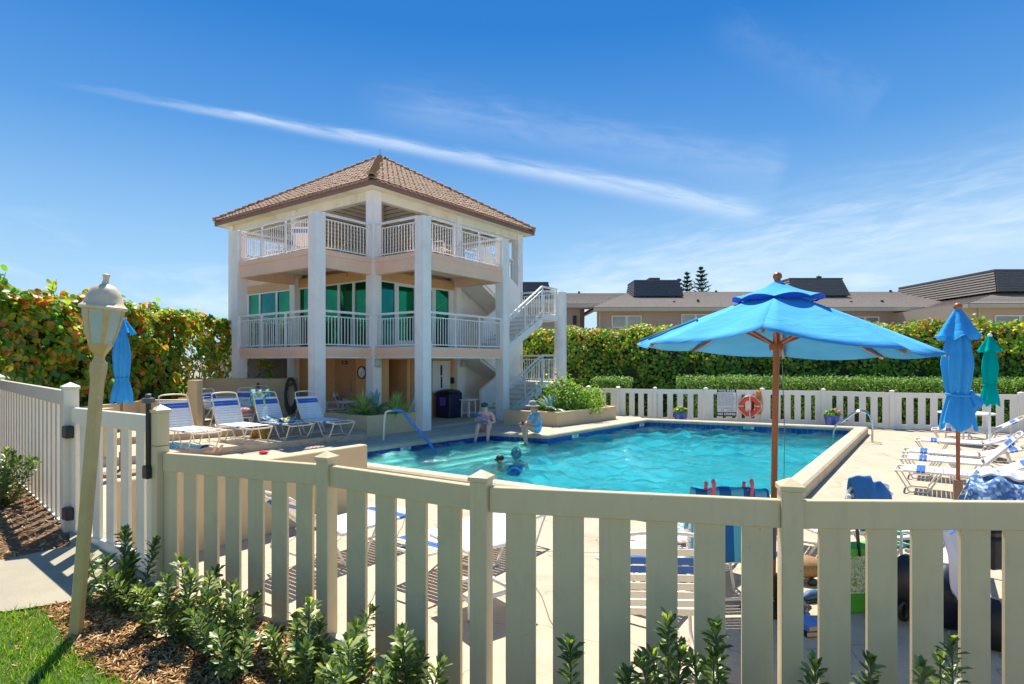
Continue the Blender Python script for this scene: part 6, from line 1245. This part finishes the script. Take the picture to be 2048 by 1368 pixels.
# left sea grape hedge
def wallhedge(name, label, cat, A_, B_, z0, z1, depth, n, size, m, big, seed=1, topamp=.15, facen=1, sparse=None, core=True, up=.55, tops=.28, zfade=0):
    A_, B_ = Vector(A_).to_2d(), Vector(B_).to_2d(); d = (B_-A_).normalized(); L = (B_-A_).length; nn = Vector((-d.y, d.x))*facen; t = thing(name, label, cat)
    s = rng.uniform(0, L, n); h = rng.uniform(0, 1, n); ontop = rng.uniform(0, 1, n) < tops; dep = np.abs(rng.normal(0, .16, n)); H = z1+topamp*(np.sin(s*1.7+seed)+.6*np.sin(s*4.1+seed*3))*.5
    z = np.where(ontop, H+rng.normal(0, .07, n), z0+h*(H-z0)); off = np.where(ontop, -rng.uniform(0, depth, n), -dep); rough_ = .16*np.sin(s*2.3+z*2.1+seed)+.10*np.sin(s*5.3-z*4.2+seed)
    off = off+np.where(ontop, 0, rough_); 
    rnd = (z-z0)/(z1-z0); off = off-np.where(ontop, 0, .35*np.clip(rnd-.8, 0, 1)*2)
    P = np.c_[A_.x+d.x*s+nn.x*off, A_.y+d.y*s+nn.y*off, z]; Nn = np.c_[np.full(n, nn.x), np.full(n, nn.y), np.where(ontop, 1.2, up)]+rng.normal(0, .55, (n, 3))
    k = np.ones(n, bool)
    if sparse: k = sparse(s, z, L)
    sz = size*rng.uniform(.7, 1.2, n); hedge_leaves(t, P[k], Nn[k], sz[k], m, big)
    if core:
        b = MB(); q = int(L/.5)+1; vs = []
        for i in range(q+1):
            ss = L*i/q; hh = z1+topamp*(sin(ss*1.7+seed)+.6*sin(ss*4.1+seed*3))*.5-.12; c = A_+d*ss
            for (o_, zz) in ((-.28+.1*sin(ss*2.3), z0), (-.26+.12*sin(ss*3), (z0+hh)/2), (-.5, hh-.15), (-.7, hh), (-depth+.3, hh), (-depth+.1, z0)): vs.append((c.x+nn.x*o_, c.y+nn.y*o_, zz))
        b.add(vs, [(6*i+j, 6*i+j+1, 6*i+j+7, 6*i+j+6) for i in range(q) for j in range(5)]+[tuple(range(6)), tuple(range(6*q+5, 6*q-1, -1))]); b.build('twigs', dark_core, t)  # solid dark core added to block holes between the leaves
    return t
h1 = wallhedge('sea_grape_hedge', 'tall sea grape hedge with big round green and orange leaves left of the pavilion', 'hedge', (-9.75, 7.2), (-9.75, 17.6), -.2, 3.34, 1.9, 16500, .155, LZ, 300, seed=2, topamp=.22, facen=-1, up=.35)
for k in range(26):   # sprigs above the hedge
    y = rng.uniform(9, 17.5); x = -9.9-rng.uniform(0, .5); z = 3.3+.1*sin(y*1.7); hh = rng.uniform(.12, .4); b = MB(); tip = Vector((x+rng.normal(0, .08), y+rng.normal(0, .08), z+hh)); b.tube([(x, y, z-.2), tuple(tip)], [.012, .005], 5); b.build('twig', bark, h1)
    nl = 4; Pp = np.array([[*Vector((x, y, z)).lerp(tip, .5+.5*i/3)] for i in range(nl)])+rng.normal(0, .05, (nl, 3)); T = frames(Pp, rng.normal(0, 1, (nl, 3))+[.6, -.4, .5], .15); me = npmesh('foliage', apply(T, ROUND_V), 3, ROUND_TF, LZ); tag(link('foliage', me, h1), kind='stuff')
def sp2(s, z, L): return (z > 1.8+.35*np.sin(s*2)+rng.normal(0, .25, len(s))) | (rng.uniform(0, 1, len(s)) < .22)
h2 = wallhedge('sea_grape_hedge', 'sparser sea grape shrubs with bare branches beside the left corner of the pavilion', 'hedge', (-9.95, 17.7), (-11.3, 25.5), .3, 3.42, 1.6, 6500, .15, LZ, 120, seed=5, topamp=.2, facen=-1, sparse=sp2, core=False)
for k in range(46):
    s = rng.uniform(0, 1); base = Vector((-10.2-1.3*s-rng.uniform(0, .8), 17.7+7.6*s, .2)); b = MB(); pts = [base]; p = base.copy(); dv = Vector((rng.normal(0, .4), rng.normal(0, .4), 1)).normalized()
    for i in range(6): p = p+dv*rng.uniform(.4, .6); dv = (dv+Vector((rng.normal(0, .45), rng.normal(0, .45), rng.normal(.1, .2)))).normalized(); pts.append(p.copy())
    b.tube(sm(pts, 1), [.035-.003*i*.8 for i in range(len(sm(pts, 1)))], 5); b.build('branch', bark, h2, smooth=True)
# branch in front of the far mauve wall
br = thing('sea_grape_shrub', 'dark sea grape sprig in front of the shaded wall under the left balcony', 'shrub'); b = MB()
for q_ in (((-8.6, 19.2, .9), (-8.3, 19.2, 1.35), (-7.95, 19.25, 1.75)), ((-8.6, 19.2, .9), (-8.35, 19.3, 1.6), (-8.3, 19.3, 1.85)), ((-8.6, 19.2, .9), (-8.1, 19.2, 1.4), (-7.75, 19.1, 1.45))): b.tube(sm(q_, 1), .014, 5)
b.build('branch', bark, br); P = np.r_[rng.normal(0, 1, (16, 3))*[.14, .1, .1]+[-7.85, 19.15, 1.5], rng.normal(0, 1, (12, 3))*[.16, .1, .07]+[-8.15, 19.2, 1.85]]; hedge_leaves(br, P, rng.normal(0, 1, (28, 3))+[0, -.8, .5], np.full(28, .2), LZ, 28)
# right tall hedge, low clipped hedges
dR = Vector((.947, -.321)); aR = Vector((3.85, 25.5))-dR*12; bR = Vector((3.85, 25.5))+dR*21
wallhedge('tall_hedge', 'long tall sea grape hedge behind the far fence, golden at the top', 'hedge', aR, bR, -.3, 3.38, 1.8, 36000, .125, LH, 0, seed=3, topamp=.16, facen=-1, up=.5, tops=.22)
def off_(p, q, d, t0, t1): v = (q-p).normalized(); nn = Vector((-v.y, v.x)); return p+v*t0+nn*d, p+v*t1+nn*d
f0, f1 = FPp[2].to_2d(), FPp[-1].to_2d()
p, q = off_(f0, f1, 1.3, 2.0, 14.5); wallhedge('clipped_hedge', 'low bright green clipped hedge just behind the far fence', 'hedge', p, q, -.3, 1.30, 1.2, 26000, .062, LC, 0, seed=4, topamp=.03, facen=-1, up=.9, tops=.42)
p, q = off_(f0, f1, 1.1, -1.3, .3); wallhedge('clipped_hedge', 'short yellow green clipped hedge section at the left end of the far fence', 'hedge', p, q, -.3, 1.2, 1.0, 4500, .07, LC, 0, seed=6, topamp=.04, facen=-1, up=.9, tops=.4)
# rosettes
def rosette(name, label, cat, loc, n, L, w, m, droop=.5, up0=10, up1=85, seed=1, thick=.0, blue=False):
    t = thing(name, label, cat, loc); rr = random.Random(seed)
    for i in range(n):
        el = radians(rr.uniform(up0, up1)) if n > 30 else radians(up0+(up1-up0)*((i*.618) % 1)); az = i*2.39996+rr.uniform(-.2, .2); l = L*rr.uniform(.75, 1.1)*(1 if el > .5 else .9); b = MB(); vs = []; S_ = 5
        for j in range(S_+1):
            s = j/S_; ww = w*(1-s)**.7*(.6+1.2*min(s*2.5, .5)) if not blue else w*(.55+1.0*sin(pi*min(s*1.05, 1)*.75))*(1-s**3); e_ = el-droop*s*s*(1.3-el/1.6)
            r = l*s*cos(e_); z = l*s*sin(e_); c = Vector((r*cos(az), r*sin(az), z)); side = Vector((-sin(az), cos(az), 0)); fold = Vector((-sin(e_)*cos(az), -sin(e_)*sin(az), cos(e_)))*ww*.35
            vs += [c-side*ww/2+fold, c, c+side*ww/2+fold]
        b.add(vs, [(3*j+k, 3*j+k+1, 3*j+k+4, 3*j+k+3) for j in range(S_) for k in (0, 1)]); b.build('leaf', m, t, smooth=True)
    return t
rosette('yucca_plant', 'large spiky green yucca at the left end of the planter', 'yucca', AT(727, 16.1, .52), 150, .72, .044, LY, .45, 0, 88, 3); rosette('yucca_plant', 'smaller spiky yucca right of the large one in the planter', 'yucca', AT(793, 16.3, .52), 120, .68, .04, LY, .4, 5, 88, 5)
rosette('agave_plant', 'single bluish agave with tall leaves between the two yuccas', 'agave', AT(752, 17.0, .5), 7, .75, .10, LA, .25, 35, 85, 8, blue=True); rosette('yucca_plant', 'small green yucca seedling at the left of the planter', 'yucca', AT(684, 16.4, .5), 24, .22, .03, LY, .3, 10, 80, 9)
rosette('agave_plant', 'pale blue green agave in the right planter behind the sun hat woman', 'agave', AT(1102, 18.3, .4), 17, .66, .105, LA, .25, 12, 82, 11, blue=True); rosette('agave_plant', 'small pale agave at the right end of the planter by the fence', 'agave', AT(1184, 19.9, .4), 13, .42, .07, LA, .25, 10, 80, 13, blue=True)
def bush(name, label, loc, rx, ry, rz_, n, size, m, seed=1, flowers=0):
    t = thing(name, label, 'bush', loc); P = rng.normal(0, 1, (n, 3)); P /= np.linalg.norm(P, axis=1)[:, None]; P[:, 2] = np.abs(P[:, 2])*1.1-.1; r = rng.uniform(.55, 1.05, (n, 1)); r *= 1+.18*np.sin(P[:, :1]*7+seed)+.15*np.sin(P[:, 1:2]*9+P[:, 2:3]*6)
    Q = P*r*[rx, ry, rz_]; T = frames(Q, P+rng.normal(0, .6, P.shape)+[0, 0, .5], size*rng.uniform(.7, 1.2, n)); me = npmesh('foliage', apply(T, [(x*1.0, y*.62, z) for x, y, z in ROUND_V]), 3, ROUND_TF, m); tag(link('foliage', me, t), kind='stuff')
    for k in range(9): 
        a = rng.uniform(0, 6.28); b = MB(); b.tube([(0, 0, -.1), (.4*rx*cos(a), .4*ry*sin(a), rz_*.5), (.8*rx*cos(a), .8*ry*sin(a), rz_*rng.uniform(.5, 1.1))], [.02, .012, .006], 5); b.build('branch', bark, t)
    return t
bs = bush('flowering_bush', 'bright green flowering bush filling the right planter beside the stairs', AT(1138, 19.6, .35), 1.0, .9, .95, 3600, .085, LB, 2)
b2 = bush('flowering_bush', 'lower green bush at the back of the right planter next to the fence', AT(1172, 20.6, .35), .7, .8, .75, 1800, .085, LB, 4)
pk = mat('pink_petals', (.75, .22, .22), .7, .2); stem = MB()
for (px, py) in ((1112, 747), (1128, 772), (1122, 760), (1105, 768), (1163, 775), (1140, 808)):
    c = Vector(AT(px, 19.2, ZY(py, 19.2)))-Vector(AT(1138, 19.6, .35)); b = MB(); vs, fs = ico(.06, tuple(c), 1, (1, 1, .8), .15); b.add(vs, fs); b.build('flower', pk, bs); b = MB(); b.tube([(.0, 0, .5), (c.x*.6, c.y*.6, c.z*.8), tuple(c)], .008, 5); b.build('stem', bark, bs)
P = rng.normal(0, 1, (220, 3))*[.35, .25, .22]+np.array([*(Vector(AT(1118, 19.3, 1.1))-Vector(AT(1138, 19.6, .35)))]); me = npmesh('foliage', apply(frames(P, rng.normal(0, 1, (220, 3))+[0, 0, .7], .08), ROUND_V), 3, ROUND_TF, LB); tag(link('foliage', me, bs), kind='stuff')
# shrubs along the near fence
om = bpy.data.meshes.new('leaf'); om.from_pydata(OBO_V, [], OBO_TF); om.materials.append(LS); om.polygons.foreach_set('use_smooth', [True]*6)
def shrub(label, x, y, h, w, nst, seed, nleaf=230, L=.066, z=None):
    w *= 1.55; nst = int(nst*1.6); L *= 1.06; z = gz(x, y) if z is None else z; t = thing('fence_shrub', label, 'shrub', (x, y, z), 0, 'young grey green shrubs along the near fence'); rr = random.Random(seed); T = []
    stems = []
    for s in range(nst):
        a = 2*pi*s/nst+rr.uniform(-.5, .5); rad = w*rr.uniform(.1, 1.)*.5 if s else 0.; hh = h*(rr.uniform(.38, .92) if s else 1.); tip = Vector((rad*1.1*cos(a)+rr.gauss(0, .02), rad*1.1*sin(a)+rr.gauss(0, .02), hh)); midp = Vector((rad*.8*cos(a)+rr.gauss(0, .02), rad*.8*sin(a)+rr.gauss(0, .02), hh*.45)); pts = [Vector((rad*.2*cos(a), rad*.2*sin(a), -.03)), midp, tip]; b = MB(); b.tube(sm(pts, 1), [.008, .007, .006, .005, .004][:len(sm(pts, 1))]+[.004]*max(0, len(sm(pts, 1))-5), 5); b.build('stem', bark, t); stems.append((sm(pts, 2), hh))
    tot_h = sum(s[1] for s in stems)
    for pts, hh in stems:
        n_ = int(nleaf*3.2*hh/tot_h)
        for i in range(n_):
            u = (i+.5)/n_; u = .12+.88*u**.85; f = u*(len(pts)-1); i0 = min(int(f), len(pts)-2); p = pts[i0].lerp(pts[i0+1], f-i0); d = (pts[i0+1]-pts[i0]).normalized(); az = i*2.4+rr.uniform(-.3, .3)+seed; top = u > .9
            q = d.orthogonal().normalized(); q = Matrix.Rotation(az, 3, d) @ q; open_ = .45 if top else rr.uniform(.75, 1.25); ld = (d*cos(open_)+q*sin(open_)).normalized(); up = (d*sin(open_)-q*cos(open_)).normalized(); sd_ = up.cross(ld); l = L*1.08*(rr.uniform(.5, 1.22))*(1 if not top else .8)
            T.append(basis(p+q*.004, ld*l, sd_*l, up*l))
            
    rr.shuffle(T)
    for M in T[:300]: link('leaf', om, t, M)
    if len(T) > 300: me = npmesh('foliage', apply(np.array([[list(r) for r in M] for M in T[300:]]), OBO_V), 3, OBO_TF, LS); tag(link('foliage', me, t), kind='stuff')
    return t
SHR = [('bushy shrub in front of the gate just right of the lamp post', -2.66, 4.0, .54, .30, 8, 1, 290, .062), ('tall bushy shrub right of the gate post, second from the lamp', -2.12, 3.72, .50, .46, 9, 2, 295, .064), ('shrub in front of the first fence bay, third from the lamp', -1.66, 3.5, .46, .40, 7, 3, 270, .066), ('wide shrub left of the second near fence post', -1.16, 3.28, .52, .46, 8, 4, 290, .068), ('large dense shrub between the second and third near fence posts', -.56, 3.0, .58, .46, 8, 5, 290, .07), ('small low shrub at the foot of the third near fence post', -.84, 2.98, .5, .28, 5, 6, 160, .066), ('shrub tip right of the third near fence post at the photo bottom', .26, 2.75, .72, .22, 4, 7, 170, .066), ('slim shrub tip left of the leafy pair at the photo bottom', .53, 2.72, .62, .14, 3, 8, 100, .066), ('shrub with upright tip in front of the chair with the blue bands', .735, 2.72, .87, .22, 4, 9, 200, .066), ('leafy shrub left of the umbrella pole at the photo bottom', .97, 2.70, .84, .26, 5, 10, 240, .066), ('short sprigs right of the fourth near fence post', 1.40, 2.63, .72, .2, 4, 11, 130, .062), ('small shrub tip below the green tote bag', 1.62, 2.63, .74, .12, 3, 12, 100, .062), ('leaning shrub in front of the dark bags at the right bottom', 1.97, 2.62, .84, .2, 5, 13, 200, .06), ('small leafy shrub at the left photo edge by the left fence', -5.35, 6.05, .62, .5, 9, 14, 280, .075), ('second leafy shrub at the left photo edge beside the mulch', -5.75, 6.35, .6, .5, 9, 15, 260, .075)]
for s in SHR: shrub(*s)
# fallen brown leaves and stones in the mulch
dl = leafmat('dry_leaf', [(0, (.30, .12, .04)), (1, (.55, .30, .10))], .1, .5)
for i, (px, py) in enumerate(((318, 1262), (415, 1308), (445, 1300), (292, 1242), (560, 1330), (500, 1275))):
    p = G(px, py, gz(G(px, py, .15).x, 0)+.03); lm = MB(); lm.add(ROUND_V, ROUND_TF); o = lm.build('dry_leaf', dl, smooth=True); o.location = p; o.rotation_euler = (random.uniform(-.5, .5), random.uniform(-.3, .3), random.uniform(0, 6)); o.scale = [random.uniform(.10, .17)]*3
    tag(o, 'dry brown fallen leaf on the mulch '+['below the second shrub from the lamp', 'between the second and third shrubs, nearer the lawn', 'just right of another leaf below the third shrub', 'nearest the lamp post', 'below the wide shrub left of the fence post', 'between the third and fourth shrubs'][i], 'leaf', 'dry fallen leaves on the mulch')
# Norfolk pines far behind
def pine(px, D, ytop, w, label, seed):
    top = ZY(ytop, D); t = thing('norfolk_pine', label, 'tree', AT(px, D, -.3), 0, 'distant Norfolk pines'); b = MB(); b.tube([(0, 0, 0), (0, 0, top+.3)], [.16, .03], 7); b.build('trunk', bark, t)
    P = []; D_ = []; H = top+.3; rr = np.random.default_rng(seed); lay = int(H/.42)
    for i in range(lay):
        z = H-.25-i*.42; r = min(w, .15+w*(i/9)**.8)*rr.uniform(.8, 1.1)
        if z < 4: break
        for k in range(8):
            a = k*pi/4+i*.4+rr.uniform(-.2, .2); m_ = 14
            for j in range(m_): s = (j+1)/m_; P.append((r*s*cos(a)+rr.normal(0, .05), r*s*sin(a)+rr.normal(0, .05), z+r*s*.35*s+rr.normal(0, .04))); D_.append((cos(a), sin(a), .6))
    P = np.array(P); me = npmesh('crown', apply(frames(P, rr.normal(0, 1, P.shape), .26, spin=np.array(D_)), [(-.5, -.16, 0), (.5, -.1, 0), (.5, .1, 0), (-.5, .16, 0)]), 4, [(0, 1, 2, 3)], LP); tag(link('crown', me, t), kind='stuff')
pine(1402, 60, 532, 1.15, 'tallest distant pine above the flat dark roof box', 1); pine(1374, 60, 543, .85, 'middle of the three distant pines beside the dark roof box', 2); pine(1358, 62, 556, .7, 'smallest distant pine touching the dark roof box', 3); pine(1638, 66, 551, .5, 'tip of a distant pine above the second dark roof box', 4)

# ---------------------------------------------------------------- neighbouring houses
pw = mat('mauve_stucco', (.50, .38, .31), .9, .06, .8, stain=(.40, .30, .24), stain_amt=.4); pw2 = mat('cream_stucco', (.60, .46, .33), .9, .06, .8); trimc = mat('cream_trim', (.62, .53, .38), .7, .06)
def shingle(name, c, sc1=1.): 
    m = mat(name, c, .95, .45, 9, .6, 30, stretch=(1.2, 1.2, 6), stain=tuple(x*.55 for x in c), stain_amt=.6, sscale=6); return m
sh1 = shingle('grey_brown_shingles', (.33, .28, .235)); sh2 = shingle('dark_slate_shingles', (.125, .125, .13)); sh3 = shingle('brown_slate_shingles', (.22, .19, .16))
def house_wall(t, p0, p1, z0, z1, m, th=.3, nm='wall'):
    b = MB(); d = (Vector(p1)-Vector(p0)).normalized(); nn = Vector((-d.y, d.x))*th; b.prism([tuple(p0), tuple(p1), tuple(Vector(p1)+nn), tuple(Vector(p0)+nn)], z0, z1); return b.build(nm, m, t)
def hroof(t, quad, m, courses=14, nm='roof'):
    """quad: eave0, eave1, ridge1, ridge0 as 3d; built in overlapping courses"""
    e0, e1, r1_, r0_ = [Vector(x) for x in quad]; b = MB(); nrm = (e1-e0).cross(r0_-e0).normalized(); nrm = nrm if nrm.z > 0 else -nrm
    for i in range(courses):
        s0, s1 = i/courses, (i+1)/courses+.02; a, c, d_, f = e0.lerp(r0_, s0)+nrm*.05, e1.lerp(r1_, s0)+nrm*.05, e1.lerp(r1_, min(s1, 1)), e0.lerp(r0_, min(s1, 1)); b.add([a, c, d_, f, a-nrm*.05, c-nrm*.05], [(0, 1, 2, 3), (4, 5, 1, 0)])
    b.add([e0-nrm*.1, e1-nrm*.1, r1_-nrm*.1, r0_-nrm*.1], [(3, 2, 1, 0)]); o = b.build(nm, m, t); tag(o, kind='stuff'); return o
def win(t, px0, px1, D, y0, y1, n=2):
    x0, x1 = AT(px0, D).x, AT(px1, D).x; z1, z0 = ZY(y0, D), ZY(y1, D); b = MB(); w = .07
    cuts = [x0+(x1-x0)*i/n for i in range(n+1)]
    for a, c in zip(cuts[:-1], cuts[1:]):
        f = MB(); f.box(a+.003, a+w, D-.06, D-.002, z0, z1); f.box(c-w, c-.003, D-.06, D-.002, z0, z1); f.box(a+w, c-w, D-.059, D-.0021, z1-w, z1); f.box(a+w, c-w, D-.059, D-.0021, z0, z0+w); fo = f.build('window', white_paint, t); g = MB(); g.box(a+w-.01, c-w+.01, D-.03, D-.02, z0+w-.01, z1-w+.01); g.build('pane', window_g, fo)
DW = 36.
mh = thing('apartment_house', 'long low mauve apartment house with grey shingle roof behind the tall hedge', 'house')
xz = lambda px, py, D: (AT(px, D).x, D, ZY(py, D))
house_wall(mh, (AT(1195, DW).x, DW), (AT(1872, DW).x, DW), -.3, ZY(613, DW), pw)
win(mh, 1223, 1283, DW, 631, 656); win(mh, 1362, 1420, DW, 628, 655); win(mh, 1700, 1758, DW, 633, 656)
b = MB(); b.box(AT(1830, DW).x, AT(1866, DW).x, DW-.02, DW-.005, 2.5, ZY(622, DW)); b.build('doorway', mat('doorway_shade', (.12, .08, .05), .9), mh)
ez = DW-.7; E0 = xz(1187, 614.5, ez); E1 = xz(1895, 608.5, ez); R1 = xz(1912, 580, 42.5); R0 = xz(1262, 583.5, 42.5)
E1 = (E1[0], E1[1], E0[2]); R1 = (R1[0], 42.5, R0[2])
hroof(mh, (E0, E1, R1, R0), sh1, 16); b = MB(); b.box(E0[0], E1[0], ez-.02, ez+.03, E0[2]-.22, E0[2]-.0); b.box(E0[0]+.05, E1[0], ez+.031, DW-.003, E0[2]-.22, E0[2]-.18); b.build('fascia', trimc, mh)
hroof(mh, ((E0[0], 48, E0[2]), E0, R0, (R0[0]+.01, 43, R0[2])), sh1, 16)
b = MB(); b.box(AT(1198, DW).x, AT(1200.5, DW).x, DW-.08, DW-.004, -.3, E0[2]-.25); b.build('downspout', trimc, mh)
vent_m = mat('vent_pipe', (.09, .08, .075), .7)
def pipes(t, lst, D, hh=.42):
    for (px, py) in lst: p = xz(px, py, D); b = MB(); b.tube([(p[0], p[1], p[2]-.5), (p[0], p[1], p[2])], .085, 7); b.tube([(p[0]-.02, p[1]-.05, p[2]-.05), (p[0]+.12, p[1]-.3, p[2]-.45)], .05, 5); b.build('vent_pipe', vent_m, t)
pipes(mh, ((1348, 602), (1396, 599)), 37.2); pipes(mh, ((1702, 602), (1764, 600)), 37.2); pipes(mh, ((1432, 581), (1781, 580)), 42); pipes(mh, ((1888, 591),), 38.5)
def mansard(t, quad, quad_side, m, nm='roof_box'):
    b = MB(); b.add(quad, [(0, 1, 2, 3)]); 
    if quad_side: b.add(quad_side, [(0, 1, 2, 3)])
    return b.build(nm, m, t)
def boxroof(t, pxb0, pxb1, pxt0, pxt1, yb, yt, D, depth, m, courses=7):
    zb, zt = ZY(yb, D), ZY(yt, D); xb0, xb1, xt0, xt1 = [AT(p, D).x for p in (pxb0, pxb1, pxt0, pxt1)]; b = MB(); ins = .5
    A_ = [(xb0, D-.3, zb), (xb1, D-.3, zb), (xb1, D+depth, zb), (xb0, D+depth, zb)]; T_ = [(xt0, D+ins-.3, zt), (xt1, D+ins-.3, zt), (xt1, D+depth-ins, zt), (xt0, D+depth-ins, zt)]
    for k in range(4):
        a, c = Vector(A_[k]), Vector(A_[(k+1) % 4]); a2, c2 = Vector(T_[k]), Vector(T_[(k+1) % 4]); nn = (c-a).cross(a2-a).normalized()
        for i in range(courses):
            s0, s1 = i/courses, (i+1)/courses; b.add([a.lerp(a2, s0)+nn*.05, c.lerp(c2, s0)+nn*.05, c.lerp(c2, s1), a.lerp(a2, s1), a.lerp(a2, s0), c.lerp(c2, s0)], [(0, 1, 2, 3), (4, 5, 1, 0)])
    b.add(T_, [(0, 1, 2, 3)]); o = b.build('roof_box', m, t); c = MB(); c.box(xt0-.05, xt1+.05, D+ins-.36, D+depth-ins+.05, zt, zt+.1); c.build('roof_box_cap', sh2, o); return o
boxroof(mh, 1267, 1364, 1271, 1359, 593, 562, 39.5, 3, sh2); boxroof(mh, 1576, 1696, 1583, 1687, 592, 558, 39.5, 3.2, sh3)
b = MB(); p = xz(1296, 557, 41); q = xz(1317, 565, 41); b.box(p[0], q[0], 40.6, 41.5, q[2]-.3, p[2]); b.build('roof_unit', vent_m, mh)
# passage house on the left
lh = thing('apartment_house', 'further wing of the apartments with an open passage and lantern right of the stairs', 'house'); D2 = 39.
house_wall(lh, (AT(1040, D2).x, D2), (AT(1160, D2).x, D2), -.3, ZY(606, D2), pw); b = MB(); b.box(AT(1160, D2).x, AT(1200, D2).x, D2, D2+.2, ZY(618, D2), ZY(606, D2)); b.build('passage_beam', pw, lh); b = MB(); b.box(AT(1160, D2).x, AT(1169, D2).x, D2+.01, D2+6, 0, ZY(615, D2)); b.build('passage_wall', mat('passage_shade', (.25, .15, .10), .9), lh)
E0 = xz(1020, 608, D2-.6); E1 = (AT(1240, D2-.6).x, D2-.6, E0[2]); R0 = xz(1050, 586.5, 44); R1 = (AT(1300, 44).x, 44, R0[2]); hroof(lh, (E0, E1, R1, R0), sh1, 14); b = MB(); b.box(E0[0], E1[0], D2-.63, D2-.58, E0[2]-.24, E0[2]-.0); b.build('fascia', trimc, lh)
boxroof(lh, 1040, 1107, 1046, 1096, 600, 566, 41, 3, sh2); pipes(lh, ((1158, 583), (1257, 579)), 44, .4); pipes(lh, ((1218, 596),), 41)
sc1 = MB(); p = xz(1149, 640, D2); sc1.box(p[0]-.12, p[0]+.12, D2-.14, D2-.003, p[2]-.32, p[2]+.28); sc1.build('wall_lantern', black_pl, lh, bevel=.04); b = MB(); p = xz(1166, 637, D2+1); vs, fs = ico(.14, p, 1); b.add(vs, fs); b.build('passage_lantern', mat('amber_glass', (.6, .3, .1), .3), lh)
# right wing, nearer
rw = thing('apartment_house', 'cream apartment wing with hip roof and large brown roof box at the right edge', 'house'); D3 = 31.
house_wall(rw, (AT(1908, D3).x, D3), (AT(2300, D3).x, D3), -.3, ZY(611, D3), pw2); b = MB(); b.box(AT(1908, D3).x, AT(1908, D3).x+.3, D3+.301, D3+5, -.3, ZY(611, D3)); b.build('wall', pw2, rw)
win(rw, 1988, 2090, D3, 630, 656); b = MB(); b.box(AT(1955, D3).x, AT(1958, D3).x, D3-.1, D3-.004, -.3, ZY(613, D3)); b.build('downspout', trimc, rw)
e0 = xz(1868, 621.5, 34.6); e1 = xz(1946, 607.5, D3-.6); e2 = (AT(2330, D3-.6).x, D3-.6, e1[2]); e0 = (AT(1868, 34.6).x, 34.6, e1[2]-.0)
e1 = (AT(1938, D3-.6).x, D3-.6, e1[2]); e0 = (e1[0], 40, e1[2]); rdg0 = xz(2020, 577, 36.5); rdg1 = (AT(2400, 36.5).x, 36.5, rdg0[2])
hroof(rw, (e1, e2, rdg1, rdg0), sh1, 14); hroof(rw, (e0, e1, rdg0, (rdg0[0]-.01, 38, rdg0[2])), sh1, 14); b = MB(); b.box(e1[0], e2[0], D3-.63, D3-.58, e1[2]-.2, e1[2]); b.box(e1[0]-.03, e1[0]+.02, D3-.579, 39.9, e1[2]-.2, e1[2]); b.box(e1[0]+.021, e2[0], D3-.579, D3-.004, e1[2]-.2, e1[2]-.16); b.build('fascia', trimc, rw)
boxroof(rw, 1985, 2400, 1995, 2380, 584, 541, 33.5, 9, sh3, 8)
# long brown shingled slope of the right roof box
b = MB(); 
P0, P1, P2, P3 = Vector(xz(1868, 582, 46)), Vector(xz(1990, 583, 34)), Vector(xz(1995, 541.5, 34.2)), Vector(xz(1872, 578, 46))
for i in range(8):
    s0, s1 = i/8, (i+1)/8; b.add([P0.lerp(P3, s0)+Vector((-.06, 0, 0)), P1.lerp(P2, s0)+Vector((-.06, 0, 0)), P1.lerp(P2, s1), P0.lerp(P3, s1)], [(0, 1, 2, 3)])
b.build('roof_box_side', sh3, rw)
b = MB(); p = xz(1946, 547, 38); q = xz(1966, 556, 38); b.box(p[0], q[0], 37.5, 38.5, q[2]-.2, p[2]); b.build('roof_unit', vent_m, rw)
# shaded house behind the left wall
sh_ = thing('garage_house', 'mauve walled house behind the terrace seen under the left balcony', 'house'); b = MB(); b.box(-13.8, -8.6, 27, 27.3, -.3, 2.6); b.build('wall', pw, sh_); b = MB(); b.box(-14.0, -8.4, 26.8, 32, 2.6, 2.8); b.build('roof', sh1, sh_)
